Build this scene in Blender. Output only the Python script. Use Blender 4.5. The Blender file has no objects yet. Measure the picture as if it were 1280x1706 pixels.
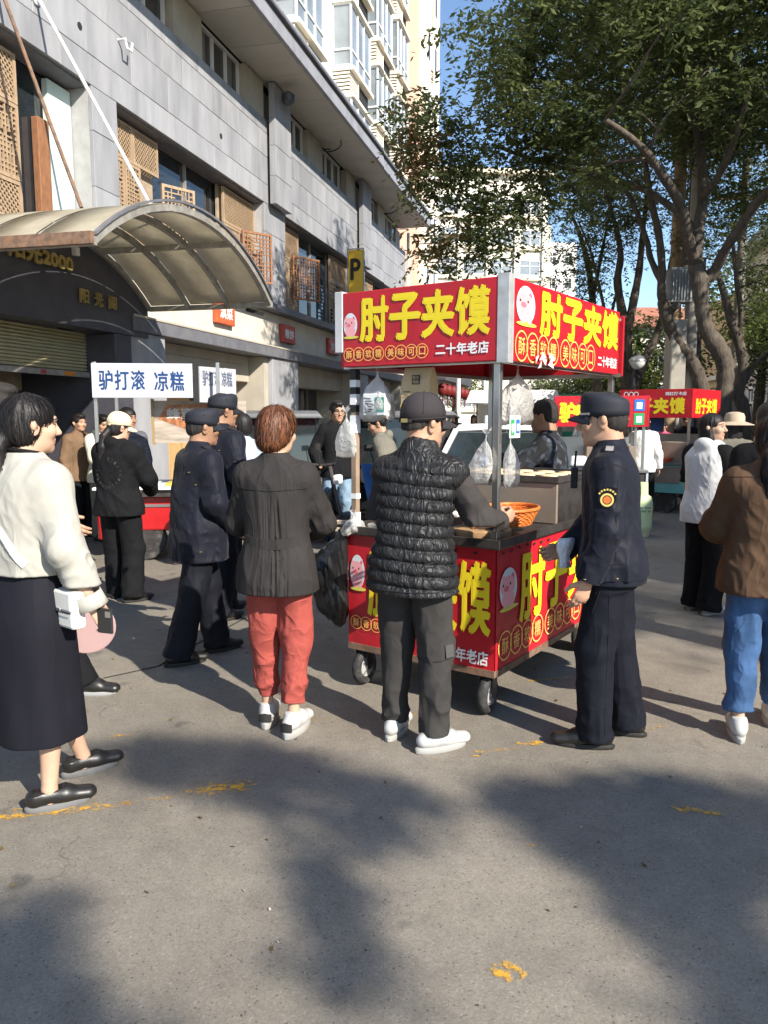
import bpy, math, random
import numpy as np
from mathutils import Vector, Matrix, Euler

random.seed(7)
SC = bpy.context.scene
COL = SC.collection
PI = math.pi
R = math.radians

# ------------------------------------------------------------------ camera
cam = bpy.data.cameras.new('camera')
cam.sensor_fit = 'VERTICAL'
cam.sensor_height = 36.0
cam.lens = 1300.0 / 1706.0 * 36.0
cam.clip_start = 0.05
cam.clip_end = 3000
camo = bpy.data.objects.new('camera', cam)
COL.objects.link(camo)
camo.location = (0, 0, 1.60)
camo.rotation_euler = (PI / 2 - math.atan((853 - 692) / 1300.0), 0, 0)
SC.camera = camo

# ------------------------------------------------------------------ sky and sun
SUN_AZ = math.atan2(0.64, -0.77)        # clockwise from +Y: behind the camera, to the right
SUN_EL = R(34)
world = bpy.data.worlds.new('World')
SC.world = world
world.use_nodes = True
wn = world.node_tree
wn.nodes.clear()
sky = wn.nodes.new('ShaderNodeTexSky')
sky.sky_type = 'NISHITA'
sky.sun_disc = False
sky.sun_elevation = SUN_EL
sky.sun_rotation = SUN_AZ
sky.altitude = 50
sky.air_density = 1.0
sky.dust_density = 0.25
sky.ozone_density = 3.0
bg = wn.nodes.new('ShaderNodeBackground')
bg.inputs['Strength'].default_value = 0.125
wo = wn.nodes.new('ShaderNodeOutputWorld')
wn.links.new(sky.outputs[0], bg.inputs['Color'])
wn.links.new(bg.outputs[0], wo.inputs['Surface'])

sun = bpy.data.lights.new('sun', 'SUN')
sun.energy = 5.0
sun.angle = R(0.55)
sun.color = (1.0, 0.93, 0.82)
suno = bpy.data.objects.new('sun', sun)
COL.objects.link(suno)
SUNV = Vector((math.sin(SUN_AZ) * math.cos(SUN_EL), math.cos(SUN_AZ) * math.cos(SUN_EL), math.sin(SUN_EL)))
suno.rotation_euler = SUNV.to_track_quat('Z', 'Y').to_euler()

SC.view_settings.view_transform = 'Standard'
SC.view_settings.look = 'None'
SC.view_settings.exposure = 0.9
SC.view_settings.gamma = 1.0
SC.view_settings.use_curve_mapping = False
SC.cycles.max_bounces = 6
SC.cycles.diffuse_bounces = 3
SC.cycles.glossy_bounces = 3
SC.cycles.use_adaptive_sampling = True
SC.cycles.adaptive_threshold = 0.02
SC.cycles.transparent_max_bounces = 24
SC.cycles.use_denoising = True
SC.cycles.sample_clamp_indirect = 6.0

# ------------------------------------------------------------------ materials
MATS = {}


def _nodes(m):
    m.use_nodes = True
    t = m.node_tree
    t.nodes.clear()
    return t, t.nodes, t.links


def mat(name, col, rough=0.7, metal=0.0, var=0.12, vs=6.0, bump=0.15, bs=60.0, spec=0.4, sheen=0.0,
        coat=0.0, stretch=(1, 1, 1), rnd=0.0, dirt=0.0, dirtcol=(0.05, 0.045, 0.04), ds=1.5, alpha=1.0, trans=0.0,
        bdist=0.004, isl=0.0, fold=0.0, fs=9.0, fstretch=(1, 1, .5), streak=False):
    if name in MATS:
        return MATS[name]
    m = bpy.data.materials.new(name)
    t, N, L = _nodes(m)
    out = N.new('ShaderNodeOutputMaterial')
    p = N.new('ShaderNodeBsdfPrincipled')
    L.new(p.outputs[0], out.inputs[0])
    p.inputs['Roughness'].default_value = rough
    p.inputs['Metallic'].default_value = metal
    p.inputs['Specular IOR Level'].default_value = spec
    p.inputs['Sheen Weight'].default_value = sheen
    p.inputs['Coat Weight'].default_value = coat
    if trans:
        p.inputs['Transmission Weight'].default_value = trans
    tc = N.new('ShaderNodeTexCoord')
    mp = N.new('ShaderNodeMapping')
    mp.inputs['Scale'].default_value = stretch
    osock = tc.outputs['Object']
    if rnd:      # pieces that share a mesh still differ in pattern
        oi = N.new('ShaderNodeObjectInfo')
        va = N.new('ShaderNodeVectorMath')
        L.new(osock, va.inputs[0]); L.new(oi.outputs['Location'], va.inputs[1])
        osock = va.outputs[0]
    L.new(osock, mp.inputs['Vector'])
    n1 = N.new('ShaderNodeTexNoise')
    n1.inputs['Scale'].default_value = vs
    n1.inputs['Detail'].default_value = 3
    n1.inputs['Roughness'].default_value = 0.6
    L.new(mp.outputs[0], n1.inputs['Vector'])
    mr = N.new('ShaderNodeMapRange')
    mr.inputs[1].default_value = 0.3
    mr.inputs[2].default_value = 0.7
    mr.inputs[3].default_value = 1 - var
    mr.inputs[4].default_value = 1 + var
    L.new(n1.outputs['Fac'], mr.inputs[0])
    val = mr.outputs[0]
    if rnd:
        m2 = N.new('ShaderNodeMapRange')
        m2.inputs[3].default_value = 1 - rnd
        m2.inputs[4].default_value = 1 + rnd
        L.new(oi.outputs['Random'], m2.inputs[0])
        mm = N.new('ShaderNodeMath'); mm.operation = 'MULTIPLY'
        L.new(val, mm.inputs[0]); L.new(m2.outputs[0], mm.inputs[1])
        val = mm.outputs[0]
    if isl:
        gi = N.new('ShaderNodeNewGeometry')
        m2 = N.new('ShaderNodeMapRange')
        m2.inputs[3].default_value = 1 - isl
        m2.inputs[4].default_value = 1 + isl
        L.new(gi.outputs['Random Per Island'], m2.inputs[0])
        mm = N.new('ShaderNodeMath'); mm.operation = 'MULTIPLY'
        L.new(val, mm.inputs[0]); L.new(m2.outputs[0], mm.inputs[1])
        val = mm.outputs[0]
    cm = N.new('ShaderNodeVectorMath'); cm.operation = 'SCALE'
    cm.inputs[0].default_value = col[:3]
    L.new(val, cm.inputs['Scale'])
    csock = cm.outputs[0]
    if dirt:
        n2 = N.new('ShaderNodeTexNoise')
        n2.inputs['Scale'].default_value = ds
        n2.inputs['Detail'].default_value = 4.5
        n2.inputs['Roughness'].default_value = 0.65
        L.new(mp.outputs[0] if streak else osock, n2.inputs['Vector'])
        m3 = N.new('ShaderNodeMapRange')
        m3.inputs[1].default_value = 0.48
        m3.inputs[2].default_value = 0.72
        m3.inputs[4].default_value = dirt
        L.new(n2.outputs['Fac'], m3.inputs[0])
        mx = N.new('ShaderNodeMix'); mx.data_type = 'RGBA'
        L.new(m3.outputs[0], mx.inputs[0])
        L.new(csock, mx.inputs[6])
        mx.inputs[7].default_value = (*dirtcol, 1)
        csock = mx.outputs[2]
    L.new(csock, p.inputs['Base Color'])
    nsock = None
    if fold:
        mpf = N.new('ShaderNodeMapping')
        mpf.inputs['Scale'].default_value = fstretch
        L.new(tc.outputs['Object'], mpf.inputs['Vector'])
        nf = N.new('ShaderNodeTexNoise')
        nf.inputs['Scale'].default_value = fs
        nf.inputs['Detail'].default_value = 1.6
        nf.inputs['Distortion'].default_value = 0.9
        L.new(mpf.outputs[0], nf.inputs['Vector'])
        rg = N.new('ShaderNodeMath'); rg.operation = 'SUBTRACT'; rg.inputs[1].default_value = .5
        L.new(nf.outputs['Fac'], rg.inputs[0])
        ab = N.new('ShaderNodeMath'); ab.operation = 'ABSOLUTE'
        L.new(rg.outputs[0], ab.inputs[0])
        pw = N.new('ShaderNodeMath'); pw.operation = 'POWER'; pw.inputs[1].default_value = .7
        L.new(ab.outputs[0], pw.inputs[0])
        bf = N.new('ShaderNodeBump')
        bf.inputs['Strength'].default_value = min(1, fold)
        bf.inputs['Distance'].default_value = 0.022 * max(1, fold)
        bf.invert = True
        L.new(pw.outputs[0], bf.inputs['Height'])
        nsock = bf.outputs[0]
    if bump:
        nb = N.new('ShaderNodeTexNoise')
        nb.inputs['Scale'].default_value = bs
        nb.inputs['Detail'].default_value = 2
        L.new(mp.outputs[0], nb.inputs['Vector'])
        b = N.new('ShaderNodeBump')
        b.inputs['Strength'].default_value = bump
        b.inputs['Distance'].default_value = bdist
        L.new(nb.outputs['Fac'], b.inputs['Height'])
        if nsock is not None:
            L.new(nsock, b.inputs['Normal'])
        nsock = b.outputs[0]
    if nsock is not None:
        L.new(nsock, p.inputs['Normal'])
    if alpha < 1:
        p.inputs['Alpha'].default_value = alpha
    MATS[name] = m
    return m


def film(name, col, alpha=0.45, rough=0.25, transl=0.4, fs=18, fold=.8, grime=0.0):
    """thin plastic film: partly clear, partly milky, creased"""
    if name in MATS:
        return MATS[name]
    m = bpy.data.materials.new(name)
    t, N, L = _nodes(m)
    out = N.new('ShaderNodeOutputMaterial')
    p = N.new('ShaderNodeBsdfPrincipled')
    p.inputs['Base Color'].default_value = (*col, 1)
    p.inputs['Roughness'].default_value = rough
    tl = N.new('ShaderNodeBsdfTranslucent')
    tl.inputs['Color'].default_value = (*col, 1)
    tr = N.new('ShaderNodeBsdfTransparent')
    m1 = N.new('ShaderNodeMixShader'); m1.inputs[0].default_value = transl
    m2 = N.new('ShaderNodeMixShader'); m2.inputs[0].default_value = alpha
    tc = N.new('ShaderNodeTexCoord')
    n = N.new('ShaderNodeTexNoise'); n.inputs['Scale'].default_value = fs
    n.inputs['Detail'].default_value = 3; n.inputs['Distortion'].default_value = 1.5
    L.new(tc.outputs['Object'], n.inputs['Vector'])
    b = N.new('ShaderNodeBump'); b.inputs['Strength'].default_value = fold; b.inputs['Distance'].default_value = 0.03
    L.new(n.outputs['Fac'], b.inputs['Height'])
    L.new(b.outputs[0], p.inputs['Normal'])
    if grime:
        ng = N.new('ShaderNodeTexNoise'); ng.inputs['Scale'].default_value = 2.4; ng.inputs['Detail'].default_value = 6
        ng.inputs['Roughness'].default_value = .7
        L.new(tc.outputs['Object'], ng.inputs['Vector'])
        mg = N.new('ShaderNodeMapRange'); mg.inputs[1].default_value = .35; mg.inputs[2].default_value = .72; mg.inputs[4].default_value = grime
        L.new(ng.outputs['Fac'], mg.inputs[0])
        mxg = N.new('ShaderNodeMix'); mxg.data_type = 'RGBA'
        mxg.inputs[6].default_value = (*col, 1); mxg.inputs[7].default_value = (.16, .12, .075, 1)
        L.new(mg.outputs[0], mxg.inputs[0])
        L.new(mxg.outputs[2], p.inputs['Base Color']); L.new(mxg.outputs[2], tl.inputs['Color'])
    L.new(p.outputs[0], m1.inputs[1]); L.new(tl.outputs[0], m1.inputs[2])
    L.new(tr.outputs[0], m2.inputs[1]); L.new(m1.outputs[0], m2.inputs[2])
    L.new(m2.outputs[0], out.inputs[0])
    MATS[name] = m
    return m


def leafmat(name, col, col2, transl=0.35):
    if name in MATS:
        return MATS[name]
    m = bpy.data.materials.new(name)
    t, N, L = _nodes(m)
    out = N.new('ShaderNodeOutputMaterial')
    g = N.new('ShaderNodeNewGeometry')
    tc = N.new('ShaderNodeTexCoord')
    n = N.new('ShaderNodeTexNoise'); n.inputs['Scale'].default_value = 0.7
    L.new(tc.outputs['Object'], n.inputs['Vector'])
    ad = N.new('ShaderNodeMath'); ad.operation = 'ADD'
    L.new(g.outputs['Random Per Island'], ad.inputs[0]); L.new(n.outputs['Fac'], ad.inputs[1])
    mr = N.new('ShaderNodeMapRange'); mr.inputs[1].default_value = .25; mr.inputs[2].default_value = 1.35
    L.new(ad.outputs[0], mr.inputs[0])
    mx = N.new('ShaderNodeMix'); mx.data_type = 'RGBA'
    mx.inputs[6].default_value = (*col, 1); mx.inputs[7].default_value = (*col2, 1)
    L.new(mr.outputs[0], mx.inputs[0])
    p = N.new('ShaderNodeBsdfPrincipled')
    p.inputs['Roughness'].default_value = 0.5
    p.inputs['Specular IOR Level'].default_value = 0.35
    L.new(mx.outputs[2], p.inputs['Base Color'])
    tl = N.new('ShaderNodeBsdfTranslucent')
    L.new(mx.outputs[2], tl.inputs['Color'])
    ms = N.new('ShaderNodeMixShader'); ms.inputs[0].default_value = transl
    L.new(p.outputs[0], ms.inputs[1]); L.new(tl.outputs[0], ms.inputs[2])
    L.new(ms.outputs[0], out.inputs[0])
    MATS[name] = m
    return m


# ------------------------------------------------------------------ mesh helpers
class MB:
    def __init__(self):
        self.v, self.f, self.m = [], [], []
        self.mi = 0
        self.M = None

    def add(self, vs, fs):
        o = len(self.v)
        if self.M is not None:
            vs = [tuple(self.M @ Vector(p)) for p in vs]
        self.v += [tuple(p) for p in vs]
        self.f += [tuple(i + o for i in f) for f in fs]
        self.m += [self.mi] * len(fs)
        return self

    def b(self, x0, x1, y0, y1, z0, z1):
        return self.add([(x0, y0, z0), (x1, y0, z0), (x1, y1, z0), (x0, y1, z0),
                         (x0, y0, z1), (x1, y0, z1), (x1, y1, z1), (x0, y1, z1)],
                        [(0, 3, 2, 1), (4, 5, 6, 7), (0, 1, 5, 4), (1, 2, 6, 5), (2, 3, 7, 6), (3, 0, 4, 7)])

    def bx(self, c, s, rot=None):
        h = [Vector((sx * s[0] / 2, sy * s[1] / 2, sz * s[2] / 2)) for sz in (-1, 1) for sx, sy in ((-1, -1), (1, -1), (1, 1), (-1, 1))]
        if rot is not None:
            q = Euler(rot).to_matrix()
            h = [q @ p for p in h]
        c = Vector(c)
        return self.add([c + p for p in h], [(0, 3, 2, 1), (4, 5, 6, 7), (0, 1, 5, 4), (1, 2, 6, 5), (2, 3, 7, 6), (3, 0, 4, 7)])

    def bar(self, p, q, w, h=None, up=(0, 0, 1)):
        h = h or w
        p, q = Vector(p), Vector(q)
        d = (q - p).normalized()
        u = Vector(up)
        if abs(d.dot(u)) > .98:
            u = Vector((0, 1, 0))
        s = d.cross(u).normalized()
        u = s.cross(d).normalized()
        vs = []
        for c in (p, q):
            for a, b_ in ((-1, -1), (1, -1), (1, 1), (-1, 1)):
                vs.append(c + s * a * w / 2 + u * b_ * h / 2)
        return self.add(vs, [(0, 1, 2, 3), (7, 6, 5, 4), (0, 4, 5, 1), (1, 5, 6, 2), (2, 6, 7, 3), (3, 7, 4, 0)])

    def tube(self, pts, rad, seg=8, caps=True):
        pts = [Vector(p) for p in pts]
        n = len(pts)
        if not hasattr(rad, '__len__'):
            rad = [rad] * n
        ref = None
        vs, fs = [], []
        for i, p in enumerate(pts):
            d = (pts[min(i + 1, n - 1)] - pts[max(i - 1, 0)])
            d = d.normalized() if d.length > 1e-9 else Vector((0, 0, 1))
            if ref is None:
                ref = Vector((1, 0, 0)) if abs(d.x) < .8 else Vector((0, 1, 0))
            s = (ref - d * ref.dot(d)).normalized()
            ref = s
            u = d.cross(s)
            for k in range(seg):
                a = 2 * PI * k / seg
                vs.append(p + (s * math.cos(a) + u * math.sin(a)) * rad[i])
        for i in range(n - 1):
            for k in range(seg):
                k2 = (k + 1) % seg
                fs.append((i * seg + k, i * seg + k2, (i + 1) * seg + k2, (i + 1) * seg + k))
        if caps:
            fs.append(tuple(range(seg - 1, -1, -1)))
            fs.append(tuple((n - 1) * seg + k for k in range(seg)))
        return self.add(vs, fs)

    def rings(self, rings, close=True, caps=True):
        n = len(rings[0])
        vs = [p for r in rings for p in r]
        fs = []
        for i in range(len(rings) - 1):
            for k in range(n if close else n - 1):
                k2 = (k + 1) % n
                fs.append((i * n + k, i * n + k2, (i + 1) * n + k2, (i + 1) * n + k))
        if caps and close:
            fs.append(tuple(range(n - 1, -1, -1)))
            fs.append(tuple((len(rings) - 1) * n + k for k in range(n)))
        return self.add(vs, fs)

    def lathe(self, prof, c=(0, 0, 0), seg=24, sx=1, sy=1):
        return self.rings([[(c[0] + r * sx * math.cos(2 * PI * k / seg), c[1] + r * sy * math.sin(2 * PI * k / seg), c[2] + z)
                            for k in range(seg)] for r, z in prof])

    def prism(self, poly, t, M=None):
        """poly in xy, thickness along z from 0 to t; M maps to place"""
        n = len(poly)
        vs = [Vector((x, y, 0)) for x, y in poly] + [Vector((x, y, t)) for x, y in poly]
        if M is not None:
            vs = [M @ p for p in vs]
        fs = [tuple(range(n - 1, -1, -1)), tuple(range(n, 2 * n))]
        fs += [(i, (i + 1) % n, n + (i + 1) % n, n + i) for i in range(n)]
        return self.add(vs, fs)

    def grid(self, fn, nu, nv):
        vs = [fn(i / nu, j / nv) for j in range(nv + 1) for i in range(nu + 1)]
        fs = [(j * (nu + 1) + i, j * (nu + 1) + i + 1, (j + 1) * (nu + 1) + i + 1, (j + 1) * (nu + 1) + i) for j in range(nv) for i in range(nu)]
        return self.add(vs, fs)

    def mesh(self, name):
        me = bpy.data.meshes.new(name)
        me.from_pydata([tuple(p) for p in self.v], [], self.f)
        if any(self.m):
            me.polygons.foreach_set('material_index', self.m)
        me.update()
        return me


def put(name, me, parent=None, loc=None, rot=None):
    o = bpy.data.objects.new(name, me)
    COL.objects.link(o)
    if parent is not None:
        o.parent = parent
    if loc is not None:
        o.location = loc
    if rot is not None:
        o.rotation_euler = rot
    return o


def obj(name, mb, m, parent=None, bevel=0, smooth=False, loc=None, rot=None, solid=0, subd=0, seg=2):
    me = mb.mesh(name) if isinstance(mb, MB) else mb
    for x in (m if isinstance(m, (list, tuple)) else [m]):
        me.materials.append(x)
    if smooth:
        me.polygons.foreach_set('use_smooth', [True] * len(me.polygons))
        if smooth != 'all' and hasattr(me, 'set_sharp_from_angle'):
            me.set_sharp_from_angle(angle=R(40))
    o = put(name, me, parent, loc, rot)
    if solid:
        md = o.modifiers.new('s', 'SOLIDIFY'); md.thickness = solid; md.offset = 0
    if bevel:
        md = o.modifiers.new('b', 'BEVEL'); md.width = bevel; md.segments = seg; md.limit_method = 'ANGLE'
    if subd:
        md = o.modifiers.new('u', 'SUBSURF'); md.levels = subd; md.render_levels = subd
    return o


def tag(o, label, cat, group=None):
    o['label'] = label
    o['category'] = cat
    if group:
        o['group'] = group
    return o


def thing(name, label, cat, loc=(0, 0, 0), rz=0, group=None):
    o = put(name, None, None, loc, (0, 0, rz))
    o.empty_display_size = .1
    return tag(o, label, cat, group)


def struct(o):
    o['kind'] = 'structure'
    return o


_TXT = {}


def text_mesh(body, bold=0.0, extrude=0.0):
    key = (body, bold, extrude)
    if key in _TXT:
        return _TXT[key]
    cu = bpy.data.curves.new('txt', 'FONT')
    cu.body = body
    cu.size = 1.0
    cu.align_x = 'LEFT'
    cu.offset = bold
    cu.extrude = extrude
    cu.resolution_u = 3
    o = bpy.data.objects.new('txt', cu)
    COL.objects.link(o)
    bpy.context.view_layer.update()
    dg = bpy.context.evaluated_depsgraph_get()
    me = bpy.data.meshes.new_from_object(o.evaluated_get(dg))
    bpy.data.objects.remove(o)
    a = np.zeros(len(me.vertices) * 3, np.float32)
    me.vertices.foreach_get('co', a)
    a = a.reshape(-1, 3)
    lo, hi = a.min(0), a.max(0)
    _TXT[key] = (a, [tuple(p.vertices) for p in me.polygons], lo, hi)
    return _TXT[key]


def text_geo(body, w, h, bold=0.0, extrude=0.0):
    """verts (x 0..w, y 0..h, z) and faces of a text squeezed into w by h"""
    a, f, lo, hi = text_mesh(body, bold, extrude)
    s = np.array([w / (hi[0] - lo[0]), h / (hi[1] - lo[1]), 1.0])
    v = (a - np.array([lo[0], lo[1], 0])) * s
    return v, f


def frame_matrix(o, ex, ey):
    ex = Vector(ex).normalized(); ey = Vector(ey).normalized()
    ez = ex.cross(ey)
    m = Matrix(((ex.x, ey.x, ez.x, o[0]), (ex.y, ey.y, ez.y, o[1]), (ex.z, ey.z, ez.z, o[2]), (0, 0, 0, 1)))
    return m


def text(name, body, m, parent, o, ex, ey, w, h, bold=0.0, extrude=0.0):
    """lettering laid on a surface; bold thickens the strokes by overlaying shifted copies (metres)"""
    v, f = text_geo(body, w, h, 0, extrude)
    mb = MB()
    mb.M = frame_matrix(o, ex, ey)
    offs = [(0, 0)]
    if bold:
        offs = [(bold * math.cos(a), bold * math.sin(a)) for a in (.4, 1.97, 3.54, 5.11)] + [(0, 0)]
    for k, (dx, dy) in enumerate(offs):
        mb.add([(float(p[0]) + dx, float(p[1]) + dy, float(p[2]) + .0003 * k) for p in v], f)
    return obj(name, mb, m, parent)


def big_text(body, m, parent, o, ex, ey, w, h, bold, gap=.14, names='character'):
    """each large character a part of its own"""
    n = len(body)
    cw = w / (n + (n - 1) * gap)
    ex = Vector(ex).normalized()
    for i, ch in enumerate(body):
        text(names, ch, m, parent, Vector(o) + ex * (i * cw * (1 + gap)), ex, ey, cw, h, bold)
# ================================================================== SETTING
# ---- road surface: worn grey asphalt
def asphalt_mat():
    m = bpy.data.materials.new('asphalt')
    t, N, L = _nodes(m)
    out = N.new('ShaderNodeOutputMaterial')
    p = N.new('ShaderNodeBsdfPrincipled')
    L.new(p.outputs[0], out.inputs[0])
    p.inputs['Roughness'].default_value = 0.86
    p.inputs['Specular IOR Level'].default_value = 0.3
    tc = N.new('ShaderNodeTexCoord')

    def noise(sc, det=4, rough=.6, dist=0):
        n = N.new('ShaderNodeTexNoise')
        n.inputs['Scale'].default_value = sc; n.inputs['Detail'].default_value = det
        n.inputs['Roughness'].default_value = rough; n.inputs['Distortion'].default_value = dist
        L.new(tc.outputs['Object'], n.inputs['Vector'])
        return n.outputs['Fac']

    def rng(s, a, b, c, d):
        r = N.new('ShaderNodeMapRange')
        for i, x in enumerate((a, b, c, d)):
            r.inputs[i + 1].default_value = x
        L.new(s, r.inputs[0])
        return r.outputs[0]

    def mul(a, b):
        k = N.new('ShaderNodeMath'); k.operation = 'MULTIPLY'
        L.new(a, k.inputs[0]); L.new(b, k.inputs[1])
        return k.outputs[0]

    def mixc(f, a, b):
        x = N.new('ShaderNodeMix'); x.data_type = 'RGBA'
        L.new(f, x.inputs[0])
        for s, i in ((a, 6), (b, 7)):
            if isinstance(s, tuple):
                x.inputs[i].default_value = (*s, 1)
            else:
                L.new(s, x.inputs[i])
        return x.outputs[2]
    vo = N.new('ShaderNodeTexVoronoi'); vo.inputs['Scale'].default_value = 170
    L.new(tc.outputs['Object'], vo.inputs['Vector'])
    agg = N.new('ShaderNodeSeparateColor'); L.new(vo.outputs['Color'], agg.inputs[0])
    grain = rng(agg.outputs[0], 0, 1, .85, 1.15)
    big = rng(noise(.55, 4, .62), .3, .7, .74, 1.18)
    mid = rng(noise(9, 4, .65), .3, .7, .9, 1.1)
    v = mul(mul(grain, big), mid)
    sc = N.new('ShaderNodeVectorMath'); sc.operation = 'SCALE'
    sc.inputs[0].default_value = (.210, .187, .153)
    L.new(v, sc.inputs['Scale'])
    col = sc.outputs[0]
    # pale stone chips and dark specks
    chips = rng(agg.outputs[1], .96, .985, 0, .3)
    col = mixc(chips, col, (.36, .34, .30))
    specks = rng(agg.outputs[2], .972, .99, 0, .5)
    col = mixc(specks, col, (.035, .033, .03))
    # oil and gum stains
    st = rng(noise(3.4, 3, .5), .66, .73, 0, .6)
    col = mixc(st, col, (.07, .065, .06))
    # hairline cracks
    vc = N.new('ShaderNodeTexVoronoi'); vc.feature = 'DISTANCE_TO_EDGE'; vc.inputs['Scale'].default_value = .55
    wv = N.new('ShaderNodeTexNoise'); wv.inputs['Scale'].default_value = 3.0
    wv.inputs['Detail'].default_value = 5
    L.new(tc.outputs['Object'], wv.inputs['Vector'])
    ad = N.new('ShaderNodeVectorMath'); ad.operation = 'MULTIPLY_ADD'
    ad.inputs[1].default_value = (.5, .5, 0)
    L.new(wv.outputs['Color'], ad.inputs[0]); L.new(tc.outputs['Object'], ad.inputs[2])
    L.new(ad.outputs[0], vc.inputs['Vector'])
    crk = mul(rng(vc.outputs['Distance'], .0, .0045, .75, 0), rng(noise(.9, 2), .57, .66, 0, .8))
    col = mixc(crk, col, (.03, .028, .026))
    L.new(col, p.inputs['Base Color'])
    b = N.new('ShaderNodeBump'); b.inputs['Strength'].default_value = .55; b.inputs['Distance'].default_value = .004
    L.new(v, b.inputs['Height'])
    L.new(b.outputs[0], p.inputs['Normal'])
    return m


M_ASPH = asphalt_mat()
gm = MB().add([(-600, -200, 0), (600, -200, 0), (600, 1000, 0), (-600, 1000, 0)], [(0, 1, 2, 3)])
struct(obj('ground', gm, M_ASPH))


def paint_mat(name, col, cover=.5, scale=9):
    m = bpy.data.materials.new(name)
    t, N, L = _nodes(m)
    out = N.new('ShaderNodeOutputMaterial')
    p = N.new('ShaderNodeBsdfPrincipled')
    p.inputs['Base Color'].default_value = (*col, 1); p.inputs['Roughness'].default_value = .7
    tr = N.new('ShaderNodeBsdfTransparent')
    tc = N.new('ShaderNodeTexCoord')
    n1 = N.new('ShaderNodeTexNoise'); n1.inputs['Scale'].default_value = scale; n1.inputs['Detail'].default_value = 7
    n1.inputs['Roughness'].default_value = .75
    L.new(tc.outputs['Object'], n1.inputs['Vector'])
    # wear grows towards the edge of the mark
    at = N.new('ShaderNodeAttribute'); at.attribute_name = 'edge'
    ad = N.new('ShaderNodeMath'); ad.operation = 'ADD'
    L.new(n1.outputs['Fac'], ad.inputs[0]); L.new(at.outputs['Fac'], ad.inputs[1])
    mr = N.new('ShaderNodeMapRange'); mr.inputs[1].default_value = cover; mr.inputs[2].default_value = cover + .12
    mr.inputs[4].default_value = .8
    L.new(ad.outputs[0], mr.inputs[0])
    mx = N.new('ShaderNodeMixShader')
    L.new(mr.outputs[0], mx.inputs[0]); L.new(tr.outputs[0], mx.inputs[1]); L.new(p.outputs[0], mx.inputs[2])
    L.new(mx.outputs[0], out.inputs[0])
    return m


M_YP = [paint_mat('yellow_paint_%d' % i, (.66, .36, .035), c, 26) for i, c in enumerate((.41, .48, .545))]


def worn_mark(x, y, ang, ln, wd, wear=1):
    nu, nv = 24, 6
    mb = MB()
    ca, sa = math.cos(ang), math.sin(ang)

    def fn(u, v):
        a, b = (u - .5) * ln, (v - .5) * wd
        return (x + a * ca - b * sa, y + a * sa + b * ca, .004)
    mb.grid(fn, nu, nv)
    o = obj('painted_marking', mb, M_YP[wear])
    at = o.data.attributes.new('edge', 'FLOAT', 'POINT')
    vals = []
    for j in range(nv + 1):
        for i in range(nu + 1):
            e = min(i / nu, 1 - i / nu) * 4
            g = min(j / nv, 1 - j / nv) * 2
            vals.append(-.2 * max(0, 1 - min(1, e)) - .13 * max(0, 1 - min(1, g)))
    at.data.foreach_set('value', vals)
    struct(o)


for a in ((-1.42, 2.98, .22, .95, .075, 0), (-.98, 3.10, .25, .5, .05, 1), (-.70, 3.20, .25, .42, .13, 0), (-1.38, 3.04, .22, .6, .035, 1), (.35, 3.50, .2, .4, .03, 1), (.55, 3.58, .18, .42, .06, 1), (.72, 3.66, .15, .22, .06, 0),
          (-.44, 3.95, .1, .45, .08, 1), (1.28, 3.0, -.35, .28, .06, 0), (.36, 2.08, .8, .12, .1, 0), (1.35, 3.85, .2, .35, .09, 1),
          (-1.35, 3.75, .15, .22, .08, 1), (1.0, 4.6, .2, .5, .12, 1), (-.55, 5.8, .45, .9, .1, 1), (-1.4, 4.9, .3, .7, .07, 2),
          (-3.0, 8.3, .2, .7, .12, 1), (.28, 3.45, .3, .14, .05, 2), (-.3, 4.4, .35, .5, .08, 2), (.25, 4.05, .35, .35, .1, 1), (-1.46, 2.72, .9, .09, .05, 0), (.55, 2.75, .5, .07, .04, 1)):
    worn_mark(*a)

# seam between two asphalt patches
sm = MB().tube([(-1.72, 4.62, .001), (-1.45, 4.85, .001), (-1.32, 5.35, .001), (-1.0, 6.4, .001)], [.006, .007, .006, .005], 5)
struct(obj('road_seam', sm, mat('tar', (.02, .02, .02), .8)))

# ================================================================== GREY STONE BUILDING
FO = Vector((-6.73, 0, 0))
FS = Vector((.24074, .97059, 0))
FN = Vector((.97059, -.24074, 0))
FRZ = math.atan2(.97059, .24074)


def fw(s, n, z=0):
    return FO + FS * s + FN * n + Vector((0, 0, z))


def ring_flat(mb, r, w=.018, n=20):
    vs = [(rr * math.cos(2 * PI * i / n), rr * math.sin(2 * PI * i / n), .001) for rr in (r, r - w) for i in range(n)]
    mb.add(vs, [(i, (i + 1) % n, n + (i + 1) % n, n + i) for i in range(n)])


class FB(MB):
    """boxes in facade coordinates: s along the street, n towards the street, z up"""
    def k(self, s0, s1, n0, n1, z0, z1):
        return self.b(s0, s1, -n1, -n0, z0, z1)


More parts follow.
